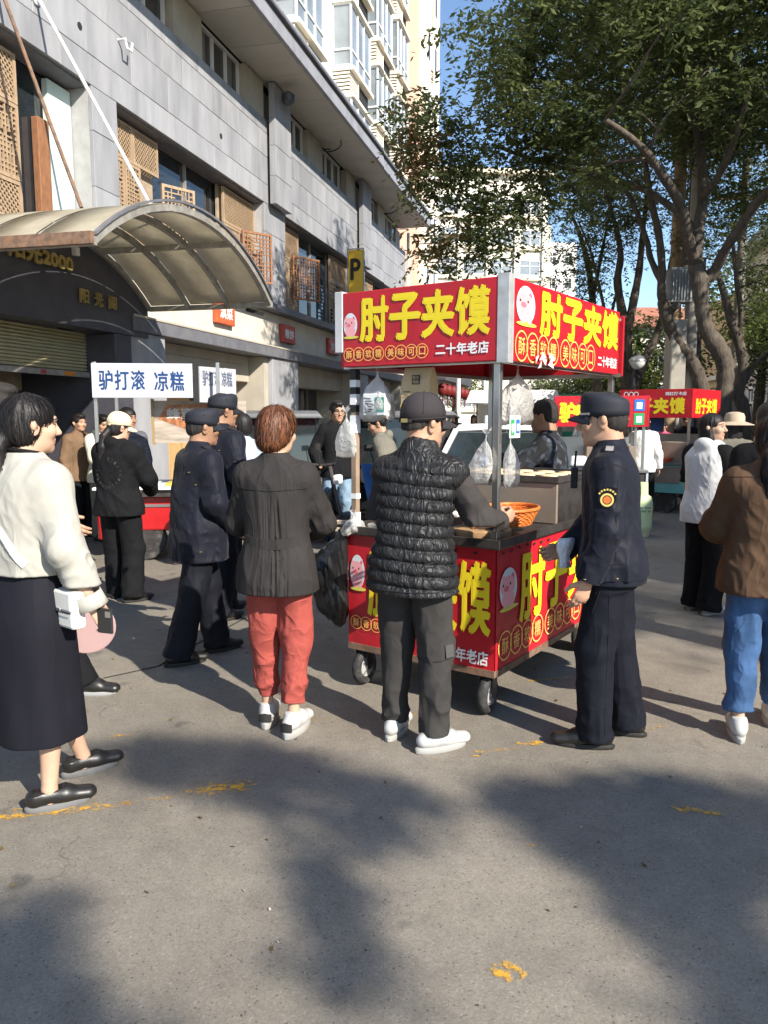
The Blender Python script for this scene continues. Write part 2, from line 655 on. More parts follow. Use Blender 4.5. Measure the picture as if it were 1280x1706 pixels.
M_STONE = mat('grey_granite', (.272, .274, .288), .6, var=.2, vs=3.0, bump=.12, bs=180, rnd=.10, dirt=.45, dirtcol=(.40, .395, .40), ds=1.6, stretch=(1, 1, .22), streak=True)
M_STONEB = mat('granite_joint', (.36, .355, .35), .9)
M_DARKST = mat('dark_granite', (.055, .055, .068), .45, var=.15, vs=5, bump=.08, bs=150, dirt=.25, dirtcol=(.12, .12, .13), ds=2)
M_LEDGE = mat('ledge_grey', (.13, .13, .145), .6, var=.15, dirt=.35, dirtcol=(.25, .24, .23), ds=2.5)
M_CREAMW = mat('cream_render', (.60, .55, .46), .85, var=.08, vs=2, dirt=.3, dirtcol=(.36, .32, .26), ds=1.8)
M_BEIGE = mat('beige_render', (.42, .38, .31), .85, var=.1, vs=2, dirt=.35, dirtcol=(.24, .21, .18), ds=1.6)
M_SOFF = mat('soffit_panel', (.50, .47, .41), .7, var=.06, vs=1.5, rnd=.06, bump=.05, dirt=.25, dirtcol=(.3, .27, .22), ds=1.2)
M_FASC = mat('fascia_metal', (.30, .30, .32), .5, metal=.1, var=.12, vs=4, dirt=.4, dirtcol=(.14, .13, .13), ds=2.2, stretch=(1, 1, .3))
M_GLASSD = mat('dark_glass', (.018, .022, .026), .04, var=.2, bump=.02, bs=1.2, spec=.9, bdist=.02)
M_GLASSB = mat('blue_glass', (.03, .045, .06), .03, var=.2, bump=.03, bs=1.5, spec=1.0, bdist=.02)
M_WFRAME = mat('white_frame', (.68, .68, .66), .5, var=.08, dirt=.3, dirtcol=(.35, .33, .3), ds=6)
M_WOOD = mat('tan_wood', (.36, .255, .16), .65, var=.2, vs=5, bump=.2, bs=50, stretch=(4, 4, 1), dirt=.35, dirtcol=(.26, .17, .1), ds=3)
M_WOODO = mat('orange_wood', (.25, .115, .055), .55, var=.25, vs=8, bump=.2, bs=50, stretch=(4, 4, 1))
M_WHITEP = mat('white_metal', (.75, .75, .74), .4, var=.05, dirt=.3, dirtcol=(.4, .33, .25), ds=9)
M_RUST = mat('rusty_steel', (.16, .10, .07), .75, var=.4, vs=14, bump=.3, bs=60, dirt=.6, dirtcol=(.30, .15, .06), ds=12)
M_ALU = mat('old_aluminium', (.36, .34, .30), .5, metal=.35, var=.2, vs=8, dirt=.5, dirtcol=(.17, .14, .11), ds=9)
M_DARK = mat('dark_interior', (.02, .02, .02), .8)

bld = thing('stone_building', 'long grey granite building with wooden lattice windows and deep overhanging eave', 'building', FO, FRZ)
SE = 31.4      # far end of the building
S0 = 4.0       # near end (outside the frame)
WIN = [(5.6, 11.5), (12.1, 17.5), (18.7, 24.2), (25.4, 30.6)]
ZW0, ZW1 = 3.95, 6.03

core = FB()
core.k(S0, SE, -14, -1.3, 0, 8.45)                 # body behind the shop fronts
core.k(S0, SE, -1.299, -.42, 3.3, ZW0 - .05)       # floor slab under the windows
core.k(S0, SE, -1.299, -.06, ZW1 + .0, 7.72)        # wall above the windows
core.k(S0, SE, -1.299, -.22, 7.721, 8.45)
lasts = S0
for a, b_ in WIN:
    core.k(lasts, a, -1.298, -.06, 3.4, ZW1 - .001)
    lasts = b_
core.k(lasts, SE, -1.298, -.06, 3.4, ZW1 - .001)
obj('wall', core, M_STONEB, bld)

# granite panels: each slab stands proud of its joint
_pm = {}


def slab(s0, s1, z0, z1, n=0.0, th=.055, m=None, name='stone_panel'):
    w, h = round(s1 - s0 - .007, 3), round(z1 - z0 - .007, 3)
    m = m or M_STONE
    key = (w, h, th, m.name)
    if key not in _pm:
        mb = MB()
        c = .004
        mb.rings([[(x, 0, z) for x, z in ((0, 0), (w, 0), (w, h), (0, h))],
                  [(x, -th + c, z) for x, z in ((0, 0), (w, 0), (w, h), (0, h))],
                  [(x, -th, z) for x, z in ((c, c), (w - c, c), (w - c, h - c), (c, h - c))]])
        me = mb.mesh(name)
        me.materials.append(m)
        _pm[key] = me
    return put(name, _pm[key], bld, (s0 + .0035, -n + .055 + random.uniform(-.002, .002), z0 + .0035))


rows = [6.03, 6.42, 6.98, 7.45, 7.72]
for r in range(len(rows) - 1):
    s = 8.2 + (.0 if r % 2 else .5)
    while s < SE - .1:
        e = min(s + 1.08, SE)
        slab(s, e, rows[r], rows[r + 1])
        s = e
zp = [3.95, 4.72, 5.45, 6.03]
for a, b_ in ((11.5, 12.1), (17.5, 18.1), (18.1, 18.7), (24.2, 24.8), (24.8, 25.4), (30.6, SE)):
    for i in range(3):
        slab(a, b_, zp[i], zp[i + 1])
# raised pilasters beside the strip windows, beige recess next to each
for a in (17.66, 24.55):
    for i in range(4):
        z0 = [6.03, 6.6, 7.2, 7.75][i]
        slab(a, a + .95, z0, [6.6, 7.2, 7.75, 8.44][i], n=.13, th=.13)
    obj('recess_panel', FB().k(a - .95, a - .05, -.2, -.02, 7.73, 8.44), M_BEIGE, bld)

# strip windows under the eave
M_STRIPG = mat('strip_glass', (.035, .036, .04), .12, var=.2, spec=.7)
for a, b_ in ((9.0, 10.6), (12.0, 13.8), (15.0, 16.66), (18.75, 20.3), (21.55, 23.3), (25.6, 27.1), (28.35, 30.5)):
    w = obj('strip_window', FB().k(a, b_, -.212, -.19, 7.76, 8.42), M_STRIPG, bld)
    fr = FB()
    fr.k(a - .03, b_ + .03, -.20, -.13, 7.722, 7.765)
    fr.k(a - .03, b_ + .03, -.20, -.13, 8.40, 8.445)
    nn = 3
    for i in range(nn + 1):
        x = a + (b_ - a) * i / nn
        fr.k(x - .025, x + .025, -.198, -.14, 7.765, 8.40)
    obj('frame', fr, M_WFRAME, w)
    cu = FB()
    for i in range(nn):
        if (i + int(a)) % 2:
            x = a + (b_ - a) * (i + .1) / nn
            cu.k(x, x + (b_ - a) / nn * .5, -.189, -.186, 7.77, 8.40)
    if cu.v:
        obj('curtain', cu, mat('curtain_grey', (.16, .155, .15), .8), w)
for a, b_ in ((13.9, 14.9), (20.4, 21.5), (27.2, 28.3)):
    obj('recess_panel', FB().k(a, b_, -.2, -.03, 7.73, 8.44), M_BEIGE, bld)

# eave: soffit panels, fascia, roof slab
s = S0
while s < 30.9:
    e = min(s + 1.35, 30.9)
    obj('soffit_panel', FB().k(s + .008, e - .008, -.1, .95, 8.47, 8.50), M_SOFF, bld)
    s = e
obj('eave_slab', FB().k(S0, 30.95, -.6, .97, 8.503, 8.78), M_DARK, bld)
obj('fascia', FB().k(S0, 30.98, .972, 1.06, 8.44, 8.74), M_FASC, bld, .01)
obj('gutter', FB().k(S0, 30.98, .98, 1.13, 8.741, 8.80), mat('gutter_dark', (.10, .10, .11), .6, var=.2), bld, .01)
obj('parapet', FB().k(S0, 30.98, .90, 1.00, 8.801, 9.02), M_FASC, bld, .01)
obj('roof_slab', FB().k(S0, SE, -14, .90, 8.785, 8.95), M_FASC, bld)
# downpipe at the far end
obj('downpipe', MB().tube([(SE + .03, -.1, 2.5), (SE + .03, -.1, 8.42)], .055, 8), M_WFRAME, bld, smooth=True)

# ledges round the first floor
obj('ledge', FB().k(12.0, SE, -.3, .24, 3.80, 3.945), M_LEDGE, bld, .012)
obj('sign_wall', FB().k(12.2, SE, -.9, .0, 3.02, 3.79), M_CREAMW, bld)
obj('lower_ledge', FB().k(11.75, SE, -.9, .36, 2.80, 3.015), M_LEDGE, bld, .012)
obj('ledge_capping', FB().k(11.75, SE, .355, .372, 3.0, 3.03), M_BEIGE, bld)

# windows of the first floor
for wi, (a, b_) in enumerate(WIN):
    n0 = -.42
    g = obj('window', FB().k(a, b_, n0 - .02, n0, ZW0, ZW1 - .002), M_GLASSB if wi == 2 else M_GLASSD, bld)
    fr = FB()
    for x in [a + .03, b_ - .03] + [a + (b_ - a) * q for q in (.25, .5, .75)]:
        fr.k(x - .02, x + .02, n0, n0 + .05, ZW0, ZW1 - .004)
    obj('frame', fr, M_ALU, g)
    obj('reveal_top', FB().k(a, b_, n0 + .01, -.06, ZW1 - .03, ZW1 - .003), M_LEDGE, bld)


def lattice(s0, s1, z0, z1, n, kind, m, parent, ang=0.0, name='lattice_screen', pitch=.075):
    """framed wooden screen with cut-through bars; ang swings it open about its near edge"""
    w, h = s1 - s0, z1 - z0
    mb = MB()
    fwid = .045
    mb.b(0, w, -.02, .02, 0, fwid).b(0, w, -.02, .02, h - fwid, h)
    mb.b(0, fwid, -.021, .021, fwid, h - fwid).b(w - fwid, w, -.021, .021, fwid, h - fwid)
    x0, x1, y0, y1 = fwid, w - fwid, fwid, h - fwid
    if kind == 'diag':
        for sg in (1, -1):
            c = -h
            while c < w + h:
                # line x = c + sg*z clipped
                pts = []
                for z in (y0, y1):
                    x = c + sg * z if sg > 0 else c + h - z
                    pts.append((x, z))
                (xa, za), (xb, zb) = pts
                t0, t1 = 0.0, 1.0
                dx = xb - xa
                ok = True
                if abs(dx) > 1e-6:
                    ta, tb = sorted(((x0 - xa) / dx, (x1 - xa) / dx))
                    t0, t1 = max(0, ta), min(1, tb)
                    ok = t1 - t0 > .03
                if ok:
                    mb.bar((xa + dx * t0, .004 * sg, za + (zb - za) * t0), (xa + dx * t1, .004 * sg, za + (zb - za) * t1), .021, .012, (0, 1, 0))
                c += pitch
    else:
        rr = random.Random(int(s0 * 100))
        nx = max(3, int((x1 - x0) / pitch)); nz = max(3, int((y1 - y0) / pitch))
        px, pz = (x1 - x0) / nx, (y1 - y0) / nz
        for i in range(1, nx):
            j = 0
            while j < nz:
                l = rr.choice((1, 2, 3))
                if rr.random() < .85:
                    mb.b(x0 + i * px - .010, x0 + i * px + .010, -.012, .012, y0 + j * pz, y0 + min(nz, j + l) * pz)
                j += l
        for j in range(1, nz):
            i = 0
            while i < nx:
                l = rr.choice((1, 2, 3))
                if rr.random() < .85:
                    mb.b(x0 + i * px, x0 + min(nx, i + l) * px, -.0125, .0125, y0 + j * pz - .010, y0 + j * pz + .010)
                i += l
    return obj(name, mb, m, parent, loc=(s0, -n, z0), rot=(0, 0, ang))


LN = -.24
M_PALEW = mat('pale_backing', (.34, .26, .18), .8, var=.2)
# first bay: two tall screens with a diagonal frieze above and below, glazed part to the right
for a, b_ in ((8.2, 9.25), (9.25, 10.3)):
    lattice(a, b_ - .01, 5.35, 5.93, LN, 'diag', M_WOOD, bld)
    lattice(a, b_ - .01, 4.45, 5.34, LN, 'fret', M_WOOD, bld, pitch=.058)
    lattice(a, b_ - .01, 3.96, 4.44, LN, 'diag', M_WOOD, bld)
obj('backing_board', FB().k(7.6, 10.32, LN - .14, LN - .1, 3.96, 6.0), M_PALEW, bld)
obj('mint_panel', FB().k(11.0, 11.48, -.40, -.32, 3.96, 5.95), mat('pale_mint_board', (.55, .64, .58), .7, var=.05), bld)
obj('wooden_post', FB().k(10.75, 10.98, -.40, -.3, 3.96, 5.4), M_WOODO, bld, .01)
# second bay
lattice(12.13, 12.85, 5.42, 5.96, LN, 'diag', M_WOOD, bld)
lattice(12.86, 13.6, 5.42, 5.96, LN, 'diag', M_WOOD, bld)
lattice(12.13, 12.6, 4.0, 5.41, LN, 'fret', M_WOOD, bld, pitch=.058)
lattice(12.62, 13.05, 4.0, 5.41, LN, 'fret', M_WOOD, bld, pitch=.058)
obj('backing_board', FB().k(12.12, 13.6, LN - .14, LN - .1, 3.96, 6.0), M_PALEW, bld)
lattice(13.62, 14.25, 4.35, 5.35, LN + .05, 'fret', M_WOOD, bld, R(-28), 'shutter', .066)
obj('wooden_beam', FB().k(14.0, 16.0, -.40, -.3, 4.75, 4.98), M_WOOD, bld, .01)
lattice(16.0, 17.48, 5.3, 5.96, LN, 'diag', M_WOOD, bld)
lattice(16.0, 16.75, 4.0, 5.29, LN, 'fret', M_WOOD, bld, pitch=.066)
lattice(16.76, 17.48, 4.0, 5.29, LN, 'fret', M_WOOD, bld, pitch=.066)
obj('backing_board', FB().k(15.98, 17.49, LN - .14, LN - .1, 3.96, 6.0), M_PALEW, bld)
lattice(16.7, 17.4, 4.3, 5.3, LN + .08, 'fret', M_WOODO, bld, R(-35), 'shutter', .07)
# third bay
lattice(18.72, 20.15, 5.25, 5.96, LN, 'diag', M_WOOD, bld)
lattice(18.72, 19.4, 4.0, 5.24, LN, 'fret', M_WOOD, bld, pitch=.066)
lattice(19.42, 20.15, 4.0, 5.24, LN, 'fret', M_WOOD, bld, pitch=.066)
obj('backing_board', FB().k(18.71, 20.15, LN - .14, LN - .1, 3.96, 6.0), M_PALEW, bld)
lattice(19.55, 20.4, 4.35, 5.35, LN + .08, 'fret', M_WOODO, bld, R(-30), 'shutter', .075)
lattice(22.6, 24.18, 5.3, 5.96, LN, 'diag', M_WOOD, bld)
lattice(22.6, 24.18, 4.0, 5.29, LN, 'fret', M_WOOD, bld, pitch=.1)
lattice(25.42, 27.2, 4.0, 5.96, LN, 'fret', M_WOOD, bld, pitch=.12)

# small white bracket hooks and drill holes
for a, z in ((12.2, 6.80), (17.95, 6.70), (24.65, 6.55)):
    mb = MB().tube([(a, -.0, z + .1), (a, -.12, z + .1), (a, -.14, z - .02), (a + .12, -.14, z - .02), (a + .14, -.14, z + .1)], .018, 6)
    obj('bracket', mb, M_WHITEP, bld, smooth=True)
for a, z in ((11.3, 6.68), (15.5, 6.68)):
    obj('pipe_hole', MB().tube([(a, 0, z), (a, -.006, z)], .05, 12), M_DARK, bld)
# loose cables under the eave
for a in (13.4, 21.2, 27.6):
    mb = MB().tube([(a + .35 * math.sin(t * .55) + .02 * t, -.3 - .25 * math.cos(t * .6), 8.4 - .03 * t) for t in range(9)], .016, 6)
    obj('loose_cable', mb, mat('black_rubber', (.02, .02, .02), .6), bld, smooth=True)
# floodlight on the eave
fl = obj('eave_lamp', MB().lathe([(.05, 0), (.13, .06), (.14, .2), (.05, .26)], (17.9, -.42, 8.05), 14), M_DARKST, bld, smooth=True)

# ---- ground floor: columns, shop fronts
M_SHOPD = mat('shop_dark', (.028, .027, .028), .35, var=.3, vs=3, spec=.6)
for a, b_, m in ((11.72, 12.7, M_STONE), (17.05, 18.6, M_STONE), (23.6, 24.7, M_STONE), (29.8, 31.0, M_STONE)):
    obj('column', FB().k(a, b_, -.3, .30, 0, 2.795), m, bld, .01)
    obj('column_trim', FB().k(a - .22, a - .002, -.9, .2, 0, 2.795), M_BEIGE, bld)
for a, b_ in ((12.72, 16.8), (18.62, 23.3), (24.72, 29.5)):
    obj('shop_beam', FB().k(a, b_, -.55, -.12, 2.28, 2.62), M_BEIGE, bld, .01)
    obj('shop_soffit', FB().k(a, b_, -1.29, -.12, 2.621, 2.79), M_BEIGE, bld)
    sw = obj('shop_window', FB().k(a, b_, -1.29, -1.2, 0, 2.62), M_SHOPD, bld)
    fr = FB()
    for i in range(5):
        x = a + (b_ - a) * i / 4
        fr.k(x - .03, x + .03, -1.2, -1.15, 0, 2.3)
    obj('frame', fr, M_ALU, sw)
for i in range(3):
    obj('door_board', FB().k(14.2 + i * .62, 14.8 + i * .62, -1.14, -1.08, .02, 2.25), mat('light_oak', (.46, .29, .13), .5, var=.2, vs=4, stretch=(5, 5, .6)), bld, .01)

# ---- arched granite portal with roller shutter
por = FB()
arc = []
AC, AHW, AZ0, ARISE = 10.08, 2.08, 3.16, .70


def arch_z(s):
    t = max(-1, min(1, (s - AC) / AHW))
    return AZ0 + ARISE * (math.sqrt(max(0, 1.35 - t * t * 1.35 + .0)) / math.sqrt(1.35))


def arch_pts(n=18):
    # circular segment
    rad = (AHW ** 2 + ARISE ** 2) / (2 * ARISE)
    a0 = math.asin(AHW / rad)
    return [(AC + rad * math.sin(-a0 + 2 * a0 * i / n), AZ0 + ARISE - rad + rad * math.cos(-a0 + 2 * a0 * i / n)) for i in range(n + 1)]


ap = arch_pts()
poly = [(8.0, 2.72), (12.16, 2.72)] + [(s, z) for s, z in reversed(ap)]
obj('portal_arch', MB().prism([(x, y) for x, y in poly], .34, frame_matrix((0, .0, 0), (1, 0, 0), (0, 0, 1))), M_DARKST, bld)
obj('portal_wall', FB().k(S0, 11.72, -1.29, -.10, 3.3, 3.94), M_LEDGE, bld)
obj('portal_pier', FB().k(11.3, 11.71, -1.2, .33, 0, 2.715), M_DARKST, bld, .01)
obj('portal_pier', FB().k(7.6, 8.1, -1.2, .33, 0, 2.715), M_DARKST, bld, .01)
shut = obj('roller_shutter', FB().k(8.1, 11.3, -.16, -.14, 2.12, 2.72), M_DARK, bld)
_sl = FB()
zz = 2.20
me_sl = None
while zz < 2.71:
    if me_sl is None:
        prof = [(.0, 0), (.022, .01), (.028, .024), (.018, .036), (.0, .042)]
        mb = MB()
        mb.rings([[(x, -y, z) for y, z in prof] for x in (8.1, 11.29)], close=True)
        me_sl = mb.mesh('slat'); me_sl.materials.append(mat('cream_shutter', (.40, .36, .22), .55, var=.12, dirt=.3, dirtcol=(.2, .17, .1), ds=3))
    put('slat', me_sl, shut, (0, .14, zz))
    zz += .044
obj('shutter_rail', FB().k(8.1, 11.3, -.15, -.09, 2.12, 2.19), M_ALU, bld)
obj('warning_sticker', FB().k(10.75, 10.98, -.088, -.085, 2.13, 2.18), mat('orange_sticker', (.6, .2, .02), .6), bld)
obj('warning_sticker', FB().k(10.28, 10.38, -.088, -.085, 2.13, 2.18), mat('red_sticker', (.4, .05, .05), .6), bld)
ent = obj('entrance_glazing', FB().k(8.1, 11.3, -1.28, -1.2, 0, 2.1), M_SHOPD, bld)
for a, b_ in ((8.2, 9.2), (9.25, 10.25), (10.3, 11.25)):
    d = FB()
    d.k(a, b_, -1.19, -1.13, 1.78, 1.84).k(a, b_, -1.19, -1.13, 0, .08).k(a, a + .06, -1.19, -1.13, .08, 1.78).k(b_ - .06, b_, -1.19, -1.13, .08, 1.78)
    obj('door_frame', d, M_ALU, ent)
obj('transom_board', FB().k(9.0, 11.0, -1.0, -.95, 1.95, 2.18), mat('transom_tan', (.30, .25, .17), .7, var=.3, vs=3), bld)
M_GOLD = mat('gold_letter', (.42, .33, .12), .4, metal=.5, var=.2)
FEX, FEY = (1, 0, 0), (0, 0, 1)
text('gold_lettering', '阳光2000', M_GOLD, bld, (9.25, -.375, 3.36), FEX, FEY, 1.12, .19, .012, .012)
for i, ch in enumerate('阳光阁'):
    text('gold_character', ch, M_GOLD, bld, (10.5 + i * .31, -.375, 3.02), FEX, FEY, .17, .17, .004, .012)
obj('white_sensor', FB().k(10.42, 10.5, .335, .40, 3.58, 3.68), M_WFRAME, bld)

# ---- barrel canopy over the entrance
can = thing('barrel_canopy', 'curved translucent canopy with aluminium ribs over the arched entrance', 'canopy', FO, FRZ)
NC = 2.25
ap = arch_pts(20)
M_PC = film('polycarbonate', (.62, .57, .45), .93, .35, .55, 5, .25, .35)
ribn = [.37, 1.0, 1.62, NC]
for i in range(3):
    segs = [(0, 7), (7, 14), (14, 20)]
    for a, b_ in segs:
        mb = MB()
        rr = []
        for n_ in (ribn[i] + .03, ribn[i + 1] - .03):
            rr.append([(ap[k][0], -n_, ap[k][1] + .03) for k in range(a, b_ + 1)])
        mb.rings(rr, close=False, caps=False)
        obj('roof_sheet', mb, M_PC, can, smooth='all', solid=.006)
for i, n_ in enumerate(ribn):
    mb = MB()
    w = .05 if i < 3 else .07
    ro = []
    for k in range(21):
        s, z = ap[k]
        ro.append([(s, -n_ - w / 2, z - .05), (s, -n_ + w / 2, z - .05), (s, -n_ + w / 2, z + .02), (s, -n_ - w / 2, z + .02)])
    mb.rings(ro)
    obj('rib', mb, M_ALU, can)
for k in (0, 7, 14, 20):
    s, z = ap[k]
    obj('purlin', FB().k(s - .03, s + .03, .36, NC + .04, z - .052, z + .018), M_ALU, can, .004)
mb = MB()
mb.rings([[(s, -NC - .06, z + .045), (s, -NC - .02, z + .045), (s, -NC - .02, z + .07), (s, -NC - .06, z + .07)] for s, z in ap])
obj('edge_trim', mb, M_LEDGE, can)
obj('eave_gutter', FB().k(ap[0][0] - .08, ap[0][0] - .03, .36, NC + .05, AZ0 - .05, AZ0 + .06), M_RUST, can, .004)
# stay rods back to the wall
for (s0, z0), (s1, n1, z1) in (((10.42, 6.6), (10.25, 1.62, 3.93)), ((9.72, 6.45), (9.7, 1.0, 3.93))):
    mb = MB().tube([(s0, -.01, z0), (s0, -.06, z0 - .03), (s1, -n1, z1)], .022, 8)
    obj('stay_rod', mb, M_WHITEP if s0 > 10 else M_RUST, can, smooth=True)
    obj('wall_plate', MB().tube([(s0, .0, z0), (s0, -.03, z0)], .08, 12), M_WHITEP, can)
cm = obj('camera_mount', MB().bar((12.16, -NC + .35, 3.09), (12.16, -NC + .1, 3.02), .05), M_DARK, can)

# ---- small red shop plaques on the sign wall, parking sign
M_REDP = mat('plaque_red', (.42, .05, .035), .5, var=.2)
M_REDO = mat('plaque_vermilion', (.60, .10, .035), .5, var=.15)
M_WPAINT = mat('white_lettering', (.82, .82, .80), .6, var=.03, bump=0)
for i, (a, b_, z0, z1, m, tx, lb) in enumerate(((14.95, 15.72, 3.28, 3.72, M_REDO, '滇菜', 'vermilion plaque with white characters below the canopy edge'),
                                            (18.22, 19.0, 3.22, 3.62, M_REDP, '粮饼', 'faded red plaque with white characters above the middle column'),
                                            (21.55, 22.4, 3.22, 3.62, M_REDP, '炒鸡', 'bright red plaque with white characters nearest the big cart sign'))):
    pq = thing('shop_plaque', lb, 'sign', fw(a, 0, z0), FRZ, 'red plaques along the sign wall')
    w, h = b_ - a, z1 - z0
    obj('board', MB().b(0, w, -.1, -.012, 0, h), m, pq, .015)
    text('lettering', tx, M_WPAINT, pq, (.12, -.103, .1), FEX, FEY, w - .24, h - .2, .008)
M_PY = mat('parking_yellow', (.70, .43, .015), .3, var=.08, coat=.3)
ps = thing('parking_sign', 'tall yellow parking sign with a black letter fixed to the building', 'sign', fw(21.2, .72, 2.9), FRZ)
obj('sign_box', MB().b(0, .20, -.40, .0, 0, 2.85), M_PY, ps, .03)
mbk = MB().b(-.012, -.0015, -.425, -.40, -.03, 2.88).b(-.012, -.0015, 0, .02, -.03, 2.88).b(-.012, -.0015, -.4, 0, 2.85, 2.88)
obj('edge_trim', mbk, M_ALU, ps)
text('letter', 'P', mat('black_print', (.015, .015, .015), .5, bump=0), ps, (-.004, -.08, 2.12), (0, -1, 0), (0, 0, 1), .24, .5, .02)
text('letter', 'P', MATS['black_print'], ps, (.03, -.403, 2.12), (1, 0, 0), (0, 0, 1), .14, .5, .02)

# ================================================================== TOWER BLOCK BEHIND
tow = thing('apartment_tower', 'tall white apartment tower with stacked bay windows rising behind the grey building', 'building', FO, FRZ)
M_TWH = mat('tower_white', (.82, .81, .78), .85, var=.05, vs=1, dirt=.2, dirtcol=(.62, .59, .54), ds=.7)
M_PEACH = mat('tower_peach_tile', (.66, .40, .28), .8, var=.08, vs=3, bump=.1)
M_TCR = mat('tower_cream', (.76, .69, .56), .85, var=.06, vs=1.2)
M_BAYG = mat('bay_glass', (.22, .25, .27), .12, var=.25, vs=.8, spec=.9, bump=.02, bs=.8, bdist=.02)
TN = -1.75
obj('wall', FB().k(12, 37.4, -16, TN, 8.0, 52), M_TWH, tow)
ptm = FB()
obj('peach_wall', FB().k(37.4, 42.4, -16, TN + .02, 0, 52), M_PEACH, tow)
for i in range(15):
    obj('tile_course', FB().k(37.4, 42.4, TN + .021, TN + .026, 2 + i * 1.5, 2.03 + i * 1.5), M_TCR, tow)
obj('cream_wall', FB().k(42.4, 46.6, -16, TN + .3, 0, 52), M_TCR, tow)
for i in range(10):
    for a in (43.3, 45.2):
        obj('slit_window', FB().k(a, a + .45, TN + .3, TN + .31, 5.2 + i * 2.9, 6.5 + i * 2.9), M_STRIPG, tow)
    obj('drain_bend', FB().k(44.2, 44.28, TN + .31, TN + .38, 4.2 + i * 2.9, 5.2 + i * 2.9), M_BEIGE, tow)
lv = None
for ci, (sc_, wd) in enumerate(((22.7, 2.3), (27.9, 2.4), (31.4, 2.4), (34.9, 1.9))):
    for fl_ in range(5):
        z = 9.2 + fl_ * 2.95 + (.0, .9, .35, .6)[ci] - 2.95 * (ci > 0)
        if z < 8.2 or z > 24:
            continue
        bay = obj('bay_window', FB().k(sc_, sc_ + wd, TN, TN + .62, z, z + 1.95), M_BAYG, tow)
        fr = FB()
        for x in (sc_, sc_ + wd * .33, sc_ + wd * .66, sc_ + wd):
            fr.k(x - .035, x + .035, TN + .60, TN + .66, z, z + 1.95)
        for zz in (z, z + .5, z + 1.9):
            fr.k(sc_ - .03, sc_ + wd + .03, TN + .605, TN + .655, zz, zz + .06)
            fr.k(sc_ - .04, sc_ + .0, TN, TN + .66, zz, zz + .06)
        fr.k(sc_ - .038, sc_, TN, TN + .05, z, z + 1.95)
        obj('frame', fr, M_WFRAME, bay)
        box = obj('air_unit_box', FB().k(sc_ - .02, sc_ + wd + .02, TN, TN + .55, z + 2.02, z + 2.85), M_DARK, tow)
        obj('shelf', FB().k(sc_ - .1, sc_ + wd + .1, TN, TN + .75, z + 1.955, z + 2.06), M_TCR, tow)
        obj('shelf', FB().k(sc_ - .1, sc_ + wd + .1, TN, TN + .75, z + 2.80, z + 2.92), M_TCR, tow)
        if lv is None:
            pass
        for j in range(6):
            zz = z + 2.1 + j * .12
            l = FB().k(-.06, -.02, TN, TN + .6, 0, .07)
            l.k(-.05, .9, TN + .56, TN + .6, 0, .07)
            if lv is None:
                lv = l.mesh('louvre'); lv.materials.append(M_TCR)
            put('louvre', lv, box, (sc_, 0, zz))
        obj('corner_post', FB().k(sc_ + .9, sc_ + .98, TN + .55, TN + .62, z + 2.06, z + 2.80), M_TCR, box)
for s_, z in ((25.6, 11.0), (26.8, 9.7), (34.0, 10.2), (34.0, 13.1), (34.0, 16.0), (30.2, 9.6)):
    h = obj('vent_hood', FB().k(s_, s_ + .5, TN, TN + .02, z, z + .5), M_DARK, tow)
    obj('hood_cover', MB().add([(s_ + .5, -TN - .02, z), (s_ + .5, -TN - .3, z), (s_, -TN - .02, z + .5), (s_ + .5, -TN - .02, z + .5)], [(0, 1, 2), (0, 3, 1), (1, 3, 2), (0, 2, 3)]), M_TCR, h)
for s_ in (26.2, 30.6, 35.2):
    obj('drain_pipe', MB().tube([(s_, -TN - .08, 8), (s_, -TN - .08, 40)], .06, 6), M_WFRAME, tow)
# iron frame left on the wall beyond the eave
mb = MB()
for q in ((31.6, .25), (31.6, .95)):
    mb.bar((q[0], -q[1], 8.3), (q[0] + 4.2, -q[1] + .2, 7.9), .05)
for i in range(6):
    mb.bar((31.6 + i * .84, -.25, 8.3 - i * .08), (31.6 + i * .84, -.95, 8.3 - i * .08), .04)
obj('iron_frame', mb, M_RUST, tow)


# ================================================================== FAR BUILDINGS
def block(name, label, x0, y0, w, d, h, rz, m, floors, cols, zs, wsize, gm_, trim=None, roofm=None, eave=0, split=True, skip=()):
    t = thing(name, label, 'building', (x0, y0, 0), rz)
    obj('wall', MB().b(0, w, 0, d, 0, h), m, t)
    if trim:
        for z in zs:
            obj('string_course', MB().b(-.25, w + .25, -.3, d, z - .55, z - .3), trim, t)
    wm = None
    for fz in zs:
        for c in range(cols):
            if (c, fz) in skip:
                continue
            x = (c + .5) * w / cols
            if wm is None:
                mb = MB().b(-wsize[0] / 2, wsize[0] / 2, -.02, .02, 0, wsize[1])
                wm = mb.mesh('window'); wm.materials.append(gm_)
                f = MB()
                for xx in (-.5, 0, .5):
                    f.b(xx * wsize[0] - .05, xx * wsize[0] + .05, -.08, -.021, 0, wsize[1])
                for zz in (0, .62, 1):
                    f.b(-wsize[0] / 2, wsize[0] / 2, -.075, -.022, zz * wsize[1] - .05, zz * wsize[1] + .05)
                fm = f.mesh('frame'); fm.materials.append(M_WFRAME)
            o = put('window', wm, t, (x, -.005, fz))
            put('frame', fm, o)
    if eave:
        obj('roof', MB().b(-eave, w + eave, -eave, d + eave, h, h + .5), roofm or m, t)
    return t


